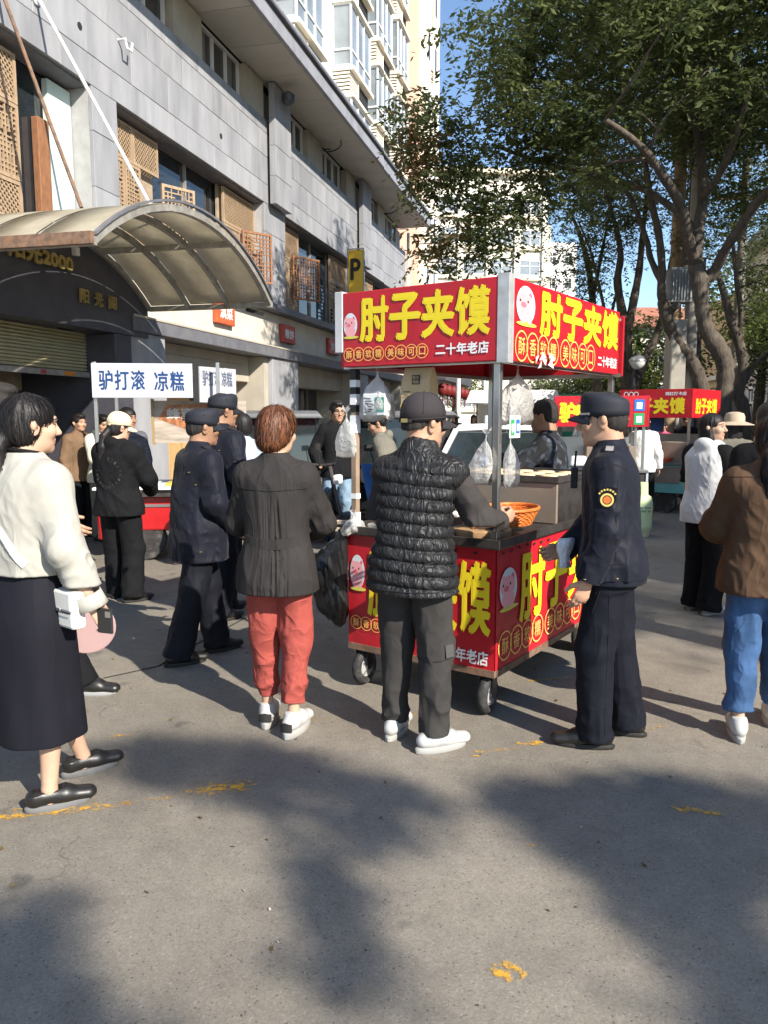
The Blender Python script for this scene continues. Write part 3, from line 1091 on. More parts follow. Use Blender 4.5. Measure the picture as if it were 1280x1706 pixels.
M_CRB = mat('far_cream', (.76, .72, .62), .85, var=.06, vs=.5)
M_CRT = mat('far_cream_trim', (.62, .54, .40), .85)
fb = block('cream_building', 'cream four storey building with wide windows closing the end of the street', 4.9, 84, 12.3, 14, 26.5, R(9), M_CRB,
           7, 4, (2.5, 6.5, 10.4, 13.4, 16.4, 19.5, 22.6), (2.2, 1.5), M_BAYG, M_CRT, M_CRT, .7)
for c in range(5):
    obj('pier', MB().b(c * 12.3 / 4 - .25, c * 12.3 / 4 + .25, -.35, 0, 0, 24.5), M_CRB, fb)
obj('end_wing', MB().b(12.3, 14.4, 3.5, 14, 0, 22.5), M_CRT, fb)
for z in (6, 11, 16.5):
    obj('wing_opening', MB().b(12.7, 13.9, 3.45, 3.5, z, z + 3), M_STRIPG, fb)
fb2 = block('pale_end_block', 'pale narrow block glimpsed beside the cream building at street end', 19.5, 98, 4.2, 10, 22.5, R(9), M_TWH, 5, 2, (8, 11, 14, 17, 20), (1.0, 1.3), M_STRIPG)

# old houses on the right behind the trees
M_OLDW = mat('old_plaster', (.40, .36, .30), .9, var=.15, vs=.8, dirt=.4, dirtcol=(.22, .2, .17), ds=.6)
M_TILEO = mat('orange_tile', (.30, .12, .08), .8, var=.2, vs=2)
M_OCH = mat('ochre_wall', (.56, .36, .18), .85, var=.12)
rb = block('red_roofed_block', 'white flats with red tiled eaves and glazed balconies behind the trees', 23.0, 48, 12, 10, 8.6, R(-6), M_TWH, 4, 4, (1.2, 3.6, 6.2), (2.2, 1.9), M_BAYG, M_TILEO, M_TILEO, .8)
ob = block('ochre_building', 'ochre building with rows of small windows behind the right hand trees', 19.0, 41, 3.6, 10, 8.3, R(-6), M_OCH, 2, 2, (1.0, 4.2), (1.1, 1.6), M_STRIPG, M_CRT)
RRZ = math.atan2(-.97059, -.24074)   # facade of the right side, facing the street
gb = block('weathered_grey_house', 'weathered grey two storey house at the right edge behind the trees', *(fw(46, 14.5)[:2]), 18, 9, 9.2, FRZ + PI, M_OLDW, 2, 7, (1.0, 5.2), (1.3, 1.9), M_STRIPG, M_CRT, M_LEDGE, .5)
tb2 = block('pale_hip_roof_house', 'pale house with curved red eaves far behind the lamp', 19.5, 64, 9, 9, 8.6, R(4), M_CRB, 3, 4, (1.5, 5.0), (1.3, 1.6), M_BAYG, M_TILEO)
rr = MB()
rr.rings([[(-1, -1, 8.6), (10, -1, 8.6), (10, 10, 8.6), (-1, 10, 8.6)], [(1.5, 1.5, 10.4), (7.5, 1.5, 10.4), (7.5, 7.5, 10.4), (1.5, 7.5, 10.4)], [(3, 3, 10.6), (6, 3, 10.6), (6, 6, 10.6), (3, 6, 10.6)]])
obj('roof', rr, M_TILEO, tb2)

# shop with black awning and lanterns further down the left side, beyond the grey building
sh = thing('lantern_shop', 'dark shop front with black awning and red lanterns further down the street', 'shop', fw(33, 0), FRZ)
obj('wall', FB().k(0, 9, -1.7, -.6, 0, 4.6), M_SHOPD, sh)
obj('awning', FB().k(0, 8, -.6, 1.3, 3.0, 3.5), M_DARKST, sh, .02)
obj('signboard', FB().k(0, 8, -.6, .3, 3.55, 4.7), M_REDP, sh)
for i in range(6):
    l = obj('lantern', MB().lathe([(.08, 0), (.2, .1), (.24, .25), (.2, .4), (.08, .5)], (.6 + i * 1.3, -1.1, 2.4), 12), mat('lantern_red', (.16, .012, .012), .6), sh, smooth=True)
    obj('tassel', MB().tube([(.6 + i * 1.3, -1.1, 2.4), (.6 + i * 1.3, -1.1, 2.0)], .03, 6), MATS['lantern_red'], l)
# low white and green stalls closing the street
for i, (x, y, w, h, m, lb) in enumerate(((4.0, 34, 3.2, 2.6, M_TWH, 'white box stall far down the street'),
                                         (8.0, 36, 4.0, 2.5, mat('stall_green', (.05, .36, .22), .6, var=.1), 'green roofed stall far down the street'))):
    st = thing('market_stall', lb, 'stall', (x, y, 0), R(-10), 'far stalls closing the street')
    obj('canopy', MB().prism([(-.3, h - .5), (w + .3, h - .5), (w + .1, h), (-.1, h)], 2.2, frame_matrix((0, 0, 0), (1, 0, 0), (0, 0, 1))), m, st)
    for q in ((0.05, -.1), (w - .05, -.1), (.05, -2.1), (w - .05, -2.1)):
        obj('post', MB().b(q[0] - .04, q[0] + .04, q[1] - .04, q[1] + .04, 0, h - .5), M_ALU, st)
    obj('counter', MB().b(.1, w - .1, -2.05, -1.4, 0, .9), m, st)
    obj('back_panel', MB().b(.1, w - .1, -.16, -.12, 0, h - .51), M_TWH, st)
# ================================================================== BODY MODELLING (signed distance fields meshed with surface nets)
_LAT = np.random.RandomState(3).rand(32, 32, 32).astype(np.float32)


def vnoise(x, y, z):
    """smooth value noise, 0..1"""
    x, y, z = np.broadcast_arrays(x, y, z)
    xi, yi, zi = np.floor(x).astype(np.int32), np.floor(y).astype(np.int32), np.floor(z).astype(np.int32)
    fx, fy, fz = x - xi, y - yi, z - zi
    fx, fy, fz = fx * fx * (3 - 2 * fx), fy * fy * (3 - 2 * fy), fz * fz * (3 - 2 * fz)
    x0, y0, z0 = xi & 31, yi & 31, zi & 31
    x1, y1, z1 = (xi + 1) & 31, (yi + 1) & 31, (zi + 1) & 31
    a = _LAT[x0, y0, z0] * (1 - fx) + _LAT[x1, y0, z0] * fx
    b = _LAT[x0, y1, z0] * (1 - fx) + _LAT[x1, y1, z0] * fx
    c = _LAT[x0, y0, z1] * (1 - fx) + _LAT[x1, y0, z1] * fx
    d = _LAT[x0, y1, z1] * (1 - fx) + _LAT[x1, y1, z1] * fx
    a = a * (1 - fy) + b * fy
    c = c * (1 - fy) + d * fy
    return a * (1 - fz) + c * fz


def ridge(n):
    """sharp creases between soft pillows, about -.5..+.5"""
    return .5 - np.abs(2 * n - 1) ** .8 * 1.0


class SDF:
    def __init__(self, lo, hi, res):
        self.lo = np.array(lo, np.float32); self.res = res
        self.n = np.maximum(4, np.ceil((np.array(hi) - lo) / res).astype(int) + 1)
        self.d = np.full(tuple(self.n), 9.0, np.float32)

    def _sub(self, lo, hi):
        a = np.clip(np.floor((np.array(lo) - self.lo) / self.res).astype(int), 0, self.n)
        b = np.clip(np.ceil((np.array(hi) - self.lo) / self.res).astype(int) + 1, 0, self.n)
        if np.any(b - a < 1):
            return None
        ax = [self.lo[i] + self.res * np.arange(a[i], b[i], dtype=np.float32) for i in range(3)]
        return (slice(a[0], b[0]), slice(a[1], b[1]), slice(a[2], b[2])), ax[0][:, None, None], ax[1][None, :, None], ax[2][None, None, :]

    def _merge(self, sl, d, k, op):
        g = self.d[sl]
        if op == 'add':
            if k > 0:
                h = np.maximum(k - np.abs(g - d), 0) / k
                self.d[sl] = np.minimum(g, d) - h * h * k * .25
            else:
                self.d[sl] = np.minimum(g, d)
        else:
            if k > 0:
                h = np.maximum(k - np.abs(g + d), 0) / k
                self.d[sl] = np.maximum(g, -d) + h * h * k * .25
            else:
                self.d[sl] = np.maximum(g, -d)

    def cone(self, a, b, ra, rb, k=.02, op='add', fold=None, flat=None, sq=None):
        """round cone; fold=(amp,wavelength,centre 0-1,width 0-1,seed); sq=(axis vector, factor) flattens across an axis"""
        a = np.array(a, np.float32); b = np.array(b, np.float32)
        m = max(ra, rb) * (1 if sq is None else max(1, 1 / sq[1])) + k + .025
        s = self._sub(np.minimum(a, b) - m, np.maximum(a, b) + m)
        if s is None:
            return self
        sl, X, Y, Z = s
        ba = b - a
        L2 = float(ba.dot(ba)) + 1e-9
        px, py, pz = X - a[0], Y - a[1], Z - a[2]
        t = (px * ba[0] + py * ba[1] + pz * ba[2]) / L2
        h = np.clip(t, 0, 1)
        qx, qy, qz = px - h * ba[0], py - h * ba[1], pz - h * ba[2]
        if sq is not None:
            ax = np.array(sq[0], np.float32); ax /= np.linalg.norm(ax)
            pr = qx * ax[0] + qy * ax[1] + qz * ax[2]
            e = (1 / sq[1] - 1)
            qx, qy, qz = qx + ax[0] * pr * e, qy + ax[1] * pr * e, qz + ax[2] * pr * e
        d = np.sqrt(qx * qx + qy * qy + qz * qz) - (ra + (rb - ra) * h)
        if fold is not None:
            amp, wl, c, w, sd = fold
            L = math.sqrt(L2)
            u = ba / L
            nn = vnoise(h * L / wl * .62 + X * 3 + sd * 7.3, qx * 11 + qz * 5 + sd * 3.1, qy * 11 + 4 * qz + 5.7 * sd)
            n2 = vnoise(h * L / wl * 1.5 + Z * 4 + sd * 3.1, qx * 24 - qz * 9 + sd, qy * 24 + 7 * qz + sd * 2)
            d = d - amp * (2.6 * ridge(nn) + 1.0 * ridge(n2)) * (.25 + .75 * np.exp(-((h - c) / w) ** 2))
        if flat is not None:
            L = math.sqrt(L2)
            if 'b' in flat:
                d = np.maximum(d, (t - 1) * L)
            if 'a' in flat:
                d = np.maximum(d, -t * L)
        self._merge(sl, d, k, op)
        return self

    def ell(self, c, r, k=.015, op='add', M=None):
        c = np.array(c, np.float32); r = np.array(r, np.float32)
        m = float(r.max()) + k + .01
        s = self._sub(c - m, c + m)
        if s is None:
            return self
        sl, X, Y, Z = s
        px, py, pz = X - c[0], Y - c[1], Z - c[2]
        if M is not None:
            M = np.array(M, np.float32)       # columns are the local axes
            px, py, pz = (px * M[0, i] + py * M[1, i] + pz * M[2, i] for i in range(3))
        k0 = np.sqrt((px / r[0]) ** 2 + (py / r[1]) ** 2 + (pz / r[2]) ** 2)
        k1 = np.sqrt((px / r[0] ** 2) ** 2 + (py / r[1] ** 2) ** 2 + (pz / r[2] ** 2) ** 2) + 1e-6
        d = np.where(k0 < .05, -float(r.min()), k0 * (k0 - 1) / k1)
        self._merge(sl, d, k, op)
        return self

    def loft(self, rows, k=.03, op='add', p=2.3, disp=None):
        """rows (z, cx, cy, rx, ry) bottom to top, flat ends; cross sections are super-ellipses"""
        rows = sorted(rows)
        zs = np.array([r[0] for r in rows], np.float32)
        m = max(max(r[3], r[4]) for r in rows) + k + .03
        cxs = [r[1] for r in rows]; cys = [r[2] for r in rows]
        s = self._sub((min(cxs) - m, min(cys) - m, zs[0] - k - .03), (max(cxs) + m, max(cys) + m, zs[-1] + k + .03))
        if s is None:
            return self
        sl, X, Y, Z = s
        zf = Z.ravel()
        # smooth interpolation (cubic hermite through numpy)
        def itp(j):
            v = np.array([r[j] for r in rows], np.float32)
            tg = np.gradient(v, zs) if len(v) > 2 else np.full(len(v), (v[-1] - v[0]) / (zs[-1] - zs[0]))
            i = np.clip(np.searchsorted(zs, zf) - 1, 0, len(zs) - 2)
            hh = zs[i + 1] - zs[i]
            t = np.clip((zf - zs[i]) / hh, 0, 1)
            o = (2 * t ** 3 - 3 * t ** 2 + 1) * v[i] + (t ** 3 - 2 * t ** 2 + t) * hh * tg[i] + (-2 * t ** 3 + 3 * t ** 2) * v[i + 1] + (t ** 3 - t ** 2) * hh * tg[i + 1]
            return o[None, None, :].astype(np.float32)
        cx, cy, rx, ry = itp(1), itp(2), itp(3), itp(4)
        ux, uy = np.abs(X - cx) / rx, np.abs(Y - cy) / ry
        q = (ux ** p + uy ** p) ** (1 / p)
        d = (q - 1) * np.minimum(rx, ry) * (.75 + .25 * np.minimum(1, q))
        if disp is not None:
            d = d + disp(X - cx, Y - cy, Z)
        d = np.maximum(d, np.maximum(zs[0] - Z, Z - zs[-1]))
        self._merge(sl, d, k, op)
        return self

    def plane(self, pt, nrm):
        """keep only the side behind the plane"""
        pt = np.array(pt, np.float32); nrm = np.array(nrm, np.float32); nrm /= np.linalg.norm(nrm)
        sl, X, Y, Z = self._sub(self.lo, self.lo + self.res * self.n)
        self.d[sl] = np.maximum(self.d[sl], (X - pt[0]) * nrm[0] + (Y - pt[1]) * nrm[1] + (Z - pt[2]) * nrm[2])
        return self

    def wave(self, fn):
        sl, X, Y, Z = self._sub(self.lo, self.lo + self.res * self.n)
        self.d[sl] += fn(X, Y, Z)
        return self

    def mesh(self):
        d = self.d
        # close the field at its border
        for ax in range(3):
            s = [slice(None)] * 3
            s[ax] = 0; d[tuple(s)] = np.maximum(d[tuple(s)], .001)
            s[ax] = -1; d[tuple(s)] = np.maximum(d[tuple(s)], .001)
        ins = d < 0
        c = ins[:-1, :-1, :-1].astype(np.uint8)
        cnt = np.zeros(c.shape, np.uint8)
        for i in (0, 1):
            for j in (0, 1):
                for k in (0, 1):
                    cnt += ins[i:ins.shape[0] - 1 + i, j:ins.shape[1] - 1 + j, k:ins.shape[2] - 1 + k]
        act = (cnt > 0) & (cnt < 8)
        ci, cj, ck = np.nonzero(act)
        if len(ci) == 0:
            return np.zeros((0, 3)), np.zeros((0, 4), int)
        acc = np.zeros((len(ci), 3), np.float32); num = np.zeros(len(ci), np.float32)
        for ax in range(3):
            for u in (0, 1):
                for v in (0, 1):
                    o0 = [0, 0, 0]
                    oth = [x for x in range(3) if x != ax]
                    o0[oth[0]] = u; o0[oth[1]] = v
                    o1 = list(o0); o1[ax] = 1
                    a = d[ci + o0[0], cj + o0[1], ck + o0[2]]
                    b = d[ci + o1[0], cj + o1[1], ck + o1[2]]
                    cr = (a < 0) != (b < 0)
                    t = np.where(cr, a / np.where(cr, a - b, 1), 0)
                    p = np.tile(np.array(o0, np.float32), (len(ci), 1))
                    p[:, ax] = t
                    acc += p * cr[:, None]; num += cr
        vert = (np.stack([ci, cj, ck], 1) + acc / num[:, None]) * self.res + self.lo
        idx = np.full(act.shape, -1, np.int32)
        idx[ci, cj, ck] = np.arange(len(ci))
        quads = []
        for ax in range(3):
            s0 = [slice(1, -1)] * 3; s1 = [slice(1, -1)] * 3
            s0[ax] = slice(0, -1); s1[ax] = slice(1, None)
            a = ins[tuple(s0)]; b = ins[tuple(s1)]
            cr = a != b
            e = np.stack(np.nonzero(cr), 1)
            if len(e) == 0:
                continue
            e0 = e.copy()
            oth = [(ax + 1) % 3, (ax + 2) % 3]
            for x in oth:
                e0[:, x] += 1
            fl = a[tuple(e.T)]
            q = []
            for u, v in ((0, 0), (1, 0), (1, 1), (0, 1)):
                g = e0.copy()
                g[:, oth[0]] -= u; g[:, oth[1]] -= v
                q.append(idx[g[:, 0], g[:, 1], g[:, 2]])
            q = np.stack(q, 1)
            q = np.where(fl[:, None], q, q[:, ::-1])
            quads.append(q)
        q = np.concatenate(quads)
        return vert, q[(q >= 0).all(1)]


def np_mesh(name, parts):
    """parts: list of (verts, quads) -> one mesh"""
    vs, fs, o = [], [], 0
    for v, q in parts:
        if len(v) == 0:
            continue
        vs.append(v); fs.append(q + o); o += len(v)
    v = np.concatenate(vs).astype(np.float32); q = np.concatenate(fs).astype(np.int32)
    me = bpy.data.meshes.new(name)
    nf, w = q.shape
    me.vertices.add(len(v)); me.vertices.foreach_set('co', v.ravel())
    me.loops.add(nf * w); me.loops.foreach_set('vertex_index', q.ravel())
    me.polygons.add(nf)
    me.polygons.foreach_set('loop_start', np.arange(0, nf * w, w, dtype=np.int32))
    me.polygons.foreach_set('loop_total', np.full(nf, w, np.int32))
    me.update(calc_edges=True)
    me.polygons.foreach_set('use_smooth', np.ones(nf, bool))
    return me


def sobj(name, sdf, m, parent):
    me = np_mesh(name, [sdf.mesh()])
    me.materials.append(m)
    return put(name, me, parent)


def rotz(a):
    c, s = math.cos(a), math.sin(a)
    return np.array([[c, -s, 0], [s, c, 0], [0, 0, 1]])


def rotx(a):
    c, s = math.cos(a), math.sin(a)
    return np.array([[1, 0, 0], [0, c, -s], [0, s, c]])


def ik(a, b, l1, l2, hint):
    """middle joint of a two bone chain"""
    a, b, hint = (np.array(x, float) for x in (a, b, hint))
    d = b - a
    L = np.linalg.norm(d)
    Lm = min(L, (l1 + l2) * .999)
    u = d / L
    x = (l1 * l1 - l2 * l2 + Lm * Lm) / (2 * Lm)
    h = math.sqrt(max(0, l1 * l1 - x * x))
    v = hint - u * hint.dot(u)
    v /= np.linalg.norm(v) + 1e-9
    return a + u * x + v * h


# ------------------------------------------------------------------ people
SKIN = {}


def skin_mats(tone):
    if tone not in SKIN:
        c = {'light': (.52, .32, .22), 'mid': (.44, .255, .165), 'tan': (.31, .17, .105)}[tone]
        m = mat('skin_' + tone, c, .5, var=.1, vs=14, bump=.1, bs=220, spec=.4, bdist=.002)
        p = [n for n in m.node_tree.nodes if n.type == 'BSDF_PRINCIPLED'][0]
        p.inputs['Subsurface Weight'].default_value = .08
        p.inputs['Subsurface Radius'].default_value = (.012, .005, .003)
        SKIN[tone] = [m, mat('lips_' + tone, (c[0] * .80, c[1] * .62, c[2] * .66), .45, bump=.05),
                      mat('brow_dark', (.02, .015, .012), .8), mat('eye_white', (.34, .31, .29), .3, bump=0), mat('iris_dark', (.012, .008, .006), .15, bump=0)]
    return SKIN[tone]


M_HAIRK = mat('black_hair', (.011, .009, .009), .5, var=.3, vs=10, bump=.6, bs=160, stretch=(1, 1, .12), bdist=.004, spec=.3, isl=.45)
M_HAIRB = mat('brown_hair', (.115, .042, .018), .5, var=.55, vs=90, bump=.7, bs=160, stretch=(1, 1, .1), bdist=.005, spec=.35, isl=.6)
M_HAIRS = mat('short_cropped_hair', (.020, .016, .014), .75, var=.3, vs=60, bump=.5, bs=300)


class Person:
    """figure in its own frame: faces +Y, right hand towards +X, stands on z=0"""
    def __init__(s, name, label, loc, face, H=1.7, female=False, tone='mid', yaw=0, pitch=0, lean=(0, 0), feet=None, wrists=None, hints=None,
                 hand=('relaxed', 'relaxed'), handdir=(None, None), palm=(None, None), res=.006, turn=0.0, pelvis=(0, 0), cat='person', group=None, drop=0.0, legs_skin=False, headtilt=0, body=True):
        s.H = H; s.k = k = H / 1.7
        s.female = female; s.res = res; s.tone = tone
        s.label = label
        sw = .150 if female else .170
        s.pel = np.array([pelvis[0], pelvis[1], .93 - drop]) * k
        s.chest = np.array([pelvis[0] + lean[0] * .8, pelvis[1] + lean[1] * .8, 1.30 - drop]) * k
        s.nb = np.array([pelvis[0] + lean[0], pelvis[1] + lean[1] - .01, 1.455 - drop]) * k
        ct, st = math.cos(turn), math.sin(turn)
        s.sh = [s.nb + np.array([g * sw * ct, g * sw * st, -.082]) * k for g in (-1, 1)]
        s.shdir = np.array([ct, st, 0])
        s.fwd = np.array([-st, ct, 0])
        s.hip = [s.pel + np.array([g * .088, 0, -.02]) * k for g in (-1, 1)]
        feet = feet or ((-.11, 0, 8), (.11, 0, -8))      # left, right: x, y, toe-out degrees (positive turns left)
        s.feet = feet
        s.ank = [np.array([f[0], f[1], (f[3] if len(f) > 3 else 0) + .085]) * np.array([k, k, k]) for f in feet]
        s.knee = [ik(s.hip[i], s.ank[i],   .418 * k, .412 * k, np.array([math.sin(-R(feet[i][2])) * .6, 1.0, 0])) for i in (0, 1)]
        wrists = wrists or ((-.26, .04, .82), (.26, .04, .82))
        hints = hints or ((-.5, -1, 0), (.5, -1, 0))
        s.wr = [np.array(w, float) * k for w in wrists]
        for i in (0, 1):      # keep the wrist within reach
            v = s.wr[i] - s.sh[i]; L = np.linalg.norm(v); mx = .525 * k
            if L > mx:
                s.wr[i] = s.sh[i] + v / L * mx
        s.elb = [ik(s.sh[i], s.wr[i], .285 * k, .25 * k, hints[i]) for i in (0, 1)]
        s.HM = rotz(yaw + turn * .5) @ rotx(pitch) @ np.array([[math.cos(headtilt), 0, math.sin(headtilt)], [0, 1, 0], [-math.sin(headtilt), 0, math.cos(headtilt)]])
        s.hc = s.nb + np.array([0, .02, .055]) * k + s.HM @ (np.array([0, .012, .080]) * k)
        s.hk = 1.05 * k if not female else .985 * k
        s.hand = hand; s.handdir = handdir; s.palm = palm
        me = s._body(legs_skin, body)
        for m in skin_mats(tone):
            me.materials.append(m)
        s.o = put(name, me, None, (loc[0], loc[1], loc[2] if len(loc) > 2 else 0), (0, 0, face))
        tag(s.o, label, cat, group)

    def hp(s, p):
        return s.hc + s.HM @ (np.array(p) * s.hk)

    def _head(s, g):
        hp, M, k = s.hp, s.HM, s.hk
        e = lambda c, r, kk=.012, op='add': g.ell(hp(c), np.array(r) * k, kk * k, op, M)
        e((0, -.012, .038), (.076, .094, .084), .02)
        e((0, .028, -.022), (.062, .068, .082), .03)
        e((0, .035, -.075), (.042, .05, .035), .03)              # jaw
        e((0, .076, -.092), (.018, .016, .016), .02)             # chin
        e((0, .072, .035), (.052, .03, .016), .02)               # brow
        for q in (-1, 1):
            e((q * .042, .065, -.018), (.022, .024, .024), .02)  # cheek
            e((q * .031, .098, .008), (.017, .014, .011), .012, 'sub')
            e((q * .031, .0785, .008), (.0135, .0135, .0125), .003)
            e((q * .077, -.008, -.008), (.008, .021, .032), .006)
            e((q * .087, -.014, .004), (.009, .014, .020), .004)
        g.cone(hp((0, .091, .018)), hp((0, .112, -.022)), .008 * k, .013 * k, .012 * k)
        for q in (-1, 1):
            e((q * .012, .098, -.027), (.009, .010, .008), .008)
        e((0, .090, -.052), (.021, .010, .006), .006)
        e((0, .088, -.064), (.018, .010, .007), .006)
        g.cone(hp((0, .11, -.057)), hp((0, .10, -.057)), .002, .002, .004, 'sub')
        nr = .052 * k if s.female else .06 * k
        g.cone(hp((0, -.022, -.05)), s.nb + np.array([0, -.005, -.03]) * s.k, nr, nr * 1.12, .03)

    def _hand(s, i):
        k = s.k * (.92 if s.female else 1.0)
        w = s.wr[i]
        fd = w - s.elb[i]; fd /= np.linalg.norm(fd)
        d = np.array(s.handdir[i], float) if s.handdir[i] is not None else fd
        d /= np.linalg.norm(d)
        pn = np.array(s.palm[i], float) if s.palm[i] is not None else np.array([1.0 if i == 0 else -1.0, 0, 0])   # palm faces
        pn = pn - d * pn.dot(d); pn /= np.linalg.norm(pn) + 1e-9
        th = np.cross(d, pn) * (1 if i == 1 else -1)      # thumb side
        c = w + d * .05 * k
        r = .0026
        lo = np.minimum(w, c) - .16 * k; hi = np.maximum(w, c) + .16 * k
        g = SDF(lo, hi, r)
        g.cone(w - fd * .06 * k, w, .027 * k, .024 * k, .01, sq=(pn, .78))
        g.cone(w + d * .012 * k, w + d * .075 * k, .030 * k, .036 * k, .012, sq=(pn, .42))
        style = s.hand[i]
        curl = {'relaxed': (.25, .45, .3), 'grip': (.85, 1.25, .8), 'fist': (1.3, 1.5, 1.0), 'flat': (.05, .1, .05), 'pinch': (.7, .8, .4), 'point': (.4, .6, .3)}[style]
        base = [(.0275, .082, .070), (.0095, .088, .078), (-.0085, .085, .072), (-.0255, .076, .056)]
        for fi, (off, st, ln) in enumerate(base):
            cu = [x * (1 + .12 * fi) for x in curl]
            if style == 'point' and fi == 0:
                cu = [.1, .15, .1]
            p = w + (d * st + th * off) * k
            ang = 0
            for j, fr in enumerate((.45, .32, .23)):
                ang += cu[j]
                dv = d * math.cos(ang) + pn * math.sin(ang) + th * (off * .9)
                dv /= np.linalg.norm(dv)
                q = p + dv * ln * fr * k * 1.12
                g.cone(p, q, (.0094 - .0009 * j) * k, (.0090 - .0011 * j) * k, .003 if j else .007)
                p = q
        # thumb leaves the side of the palm near its base
        p = w + (d * .026 + th * .026 + pn * .006) * k
        tv = d * .62 + th * .62 + pn * .45
        if style in ('grip', 'fist', 'pinch'):
            tv = d * .7 + th * .3 + pn * .75
        tv /= np.linalg.norm(tv)
        q = p + tv * .042 * k
        g.cone(p, q, .0145 * k, .0115 * k, .01)
        t2 = tv + d * .45 - th * .25 + (pn * .3 if style != 'relaxed' else 0)
        t2 /= np.linalg.norm(t2)
        g.cone(q, q + t2 * .034 * k, .0112 * k, .0088 * k, .005)
        return g.mesh()

    def _body(s, legs, full):
        k = s.k
        parts = []
        hr = s.res * .72
        g = SDF(s.hc - .17 * k, s.hc + np.array([.17, .17, .16]) * k, hr)
        s._head(g)
        hv, hq = g.mesh()
        parts.append((hv, hq))
        for i in (0, 1):
            if s.hand[i]:
                parts.append(s._hand(i))
        if full:
            # trunk and limbs under the clothes
            pts = [s.pel, s.nb] + s.sh + s.elb + s.wr + s.knee + s.ank
            lo = np.min(pts, 0) - .12; hi = np.max(pts, 0) + .12
            lo[2] = max(lo[2], .0)
            g = SDF(lo, hi, max(s.res, .007) if legs else .012)
            g.cone(s.pel, s.chest, .085 * k, .09 * k, .03)
            g.cone(s.chest, s.nb, .09 * k, .055 * k, .03)
            lg = 1.0 if legs else .68
            for i in (0, 1):
                g.cone(s.nb - np.array([0, 0, .05]) * k, s.sh[i], .045 * k, .042 * k, .03)
                g.cone(s.sh[i], s.elb[i], .042 * k, .034 * k, .02)
                g.cone(s.elb[i], s.wr[i], .034 * k, .025 * k, .02)
                g.cone(s.pel, s.hip[i], .08 * k, .075 * k, .03)
                g.cone(s.hip[i], s.knee[i], .07 * k * lg, .048 * k * lg, .02)
                cm = s.knee[i] * .68 + s.ank[i] * .32 + np.array([0, -.018, 0]) * k
                g.cone(s.knee[i], cm, .046 * k * lg, .049 * k * lg, .02)
                g.cone(cm, s.ank[i], .048 * k * lg, .031 * k, .02)
                g.cone(s.ank[i], s.ank[i] - np.array([0, 0, .04]), .032 * k, .033 * k, .01)
            parts.append(g.mesh())
        me = np_mesh('body', parts)
        # facial features as material regions of the head
        nf = len(hq)
        cc = hv[hq].mean(1)
        L = ((cc - s.hc) @ s.HM) / s.hk
        mi = np.zeros(len(me.polygons), np.int32)
        x, y, z = np.abs(L[:, 0]), L[:, 1], L[:, 2]
        h = mi[:nf]
        h[(x < .024 - .25 * np.abs(z + .058)) & (np.abs(z + .0575) < .0115) & (y > .07)] = 1
        bz = .034 + .004 * np.sin((x - .012) / .035 * PI)
        h[(x > .014) & (x < .052) & (np.abs(z - bz) < (.0048 if not s.female else .0032)) & (y > .045)] = 2
        ex = (x - .031) / .0145; ez = (z - .0080) / .0046
        eye = (ex ** 2 + ez ** 2 < 1) & (y > .05)
        h[eye] = 3
        h[eye & (np.abs(ex) < .62)] = 4
        h[(ex ** 2 < 1.25) & (np.abs(z - .0145 + .004 * ex ** 2) < .0022) & (y > .05)] = 2
        mi[:nf] = h
        me.polygons.foreach_set('material_index', mi)
        return me

    # ---- clothes
    def bounds(s, extra=.16, z0=0.0, z1=None):
        pts = np.array([s.pel, s.nb] + s.sh + s.elb + s.wr + s.knee + s.ank)
        lo, hi = pts.min(0) - extra, pts.max(0) + extra
        lo[2] = z0
        if z1 is not None:
            hi[2] = z1
        return lo, hi

    def torso_rows(s, hem, width=1.0, depth=1.0, flare=0.0, belly=0.0, waist=1.0):
        k = s.k
        f = s.female
        prof = [(.70, .200, .150), (.85, .199, .150), (.93, .194, .143), (1.05, .166 * waist, .122 + belly), (1.18, .166 * (1 + (waist - 1) * .5), .120 + belly * .8),
                (1.30, .176, .120), (1.375, .172, .108), (1.42, .140, .088), (1.455, .095, .068), (1.485, .062, .056)]
        out = []
        for z, rx, ry in prof:
            if z * k < hem - .02:
                continue
            w = width * (.93 if f else 1.0)
            fl = flare * max(0, (1.05 - z)) * 2
            out.append([z * k, rx * k * w * (1 + fl), ry * k * depth * (1 + fl)])
        if out[0][0] > hem + .005:
            out.insert(0, [hem, out[0][1] * (1 + flare * .1), out[0][2] * (1 + flare * .1)])
        rows = []
        for z, rx, ry in out:
            t = (z / k - .93) / (1.455 - .93)
            tt = min(max(t, 0), 1)
            c = s.pel[:2] * (1 - tt) + s.nb[:2] * tt
            rows.append((z, c[0], c[1], rx, ry))
        return rows

    def jacket(s, m, hem=.78, width=1.0, depth=1.0, flare=0.0, sleeve=(.066, .058, .05), cuff=1.0, folds=1.0, belly=0, collar=None, name='jacket', disp=None, sleeves=(True, True),
               waist=1.0, res=None, seed=1.0, extra=None, cuffband=None):
        k = s.k
        lo, hi = s.bounds(.2, hem * k - .04, (s.nb[2] + .16 * k))
        g = SDF(lo, hi, res or s.res * 1.15)

        def dflt(x, y, z):
            n1 = vnoise(x * 9 + y * 3 + seed * 5, y * 9 + 3.3, z * 6.5 + x * 5 + seed)
            n2 = vnoise(x * 16 + seed * 3, y * 16 + 1.7, z * 3.2 + seed * 2)
            return -folds * (.011 * ridge(n1) * (.4 + .6 * np.clip((1.25 * k - z) * 3, 0, 1)) + .007 * ridge(n2) * np.clip((1.1 * k - z) / (.35 * k), 0, 1) + .004 * ridge(vnoise(x * 30 + z * 8, y * 30, z * 17 + x * 9)))
        g.loft(s.torso_rows(hem * k, width, depth, flare, belly, waist), .03, disp=disp or dflt, p=2.35)
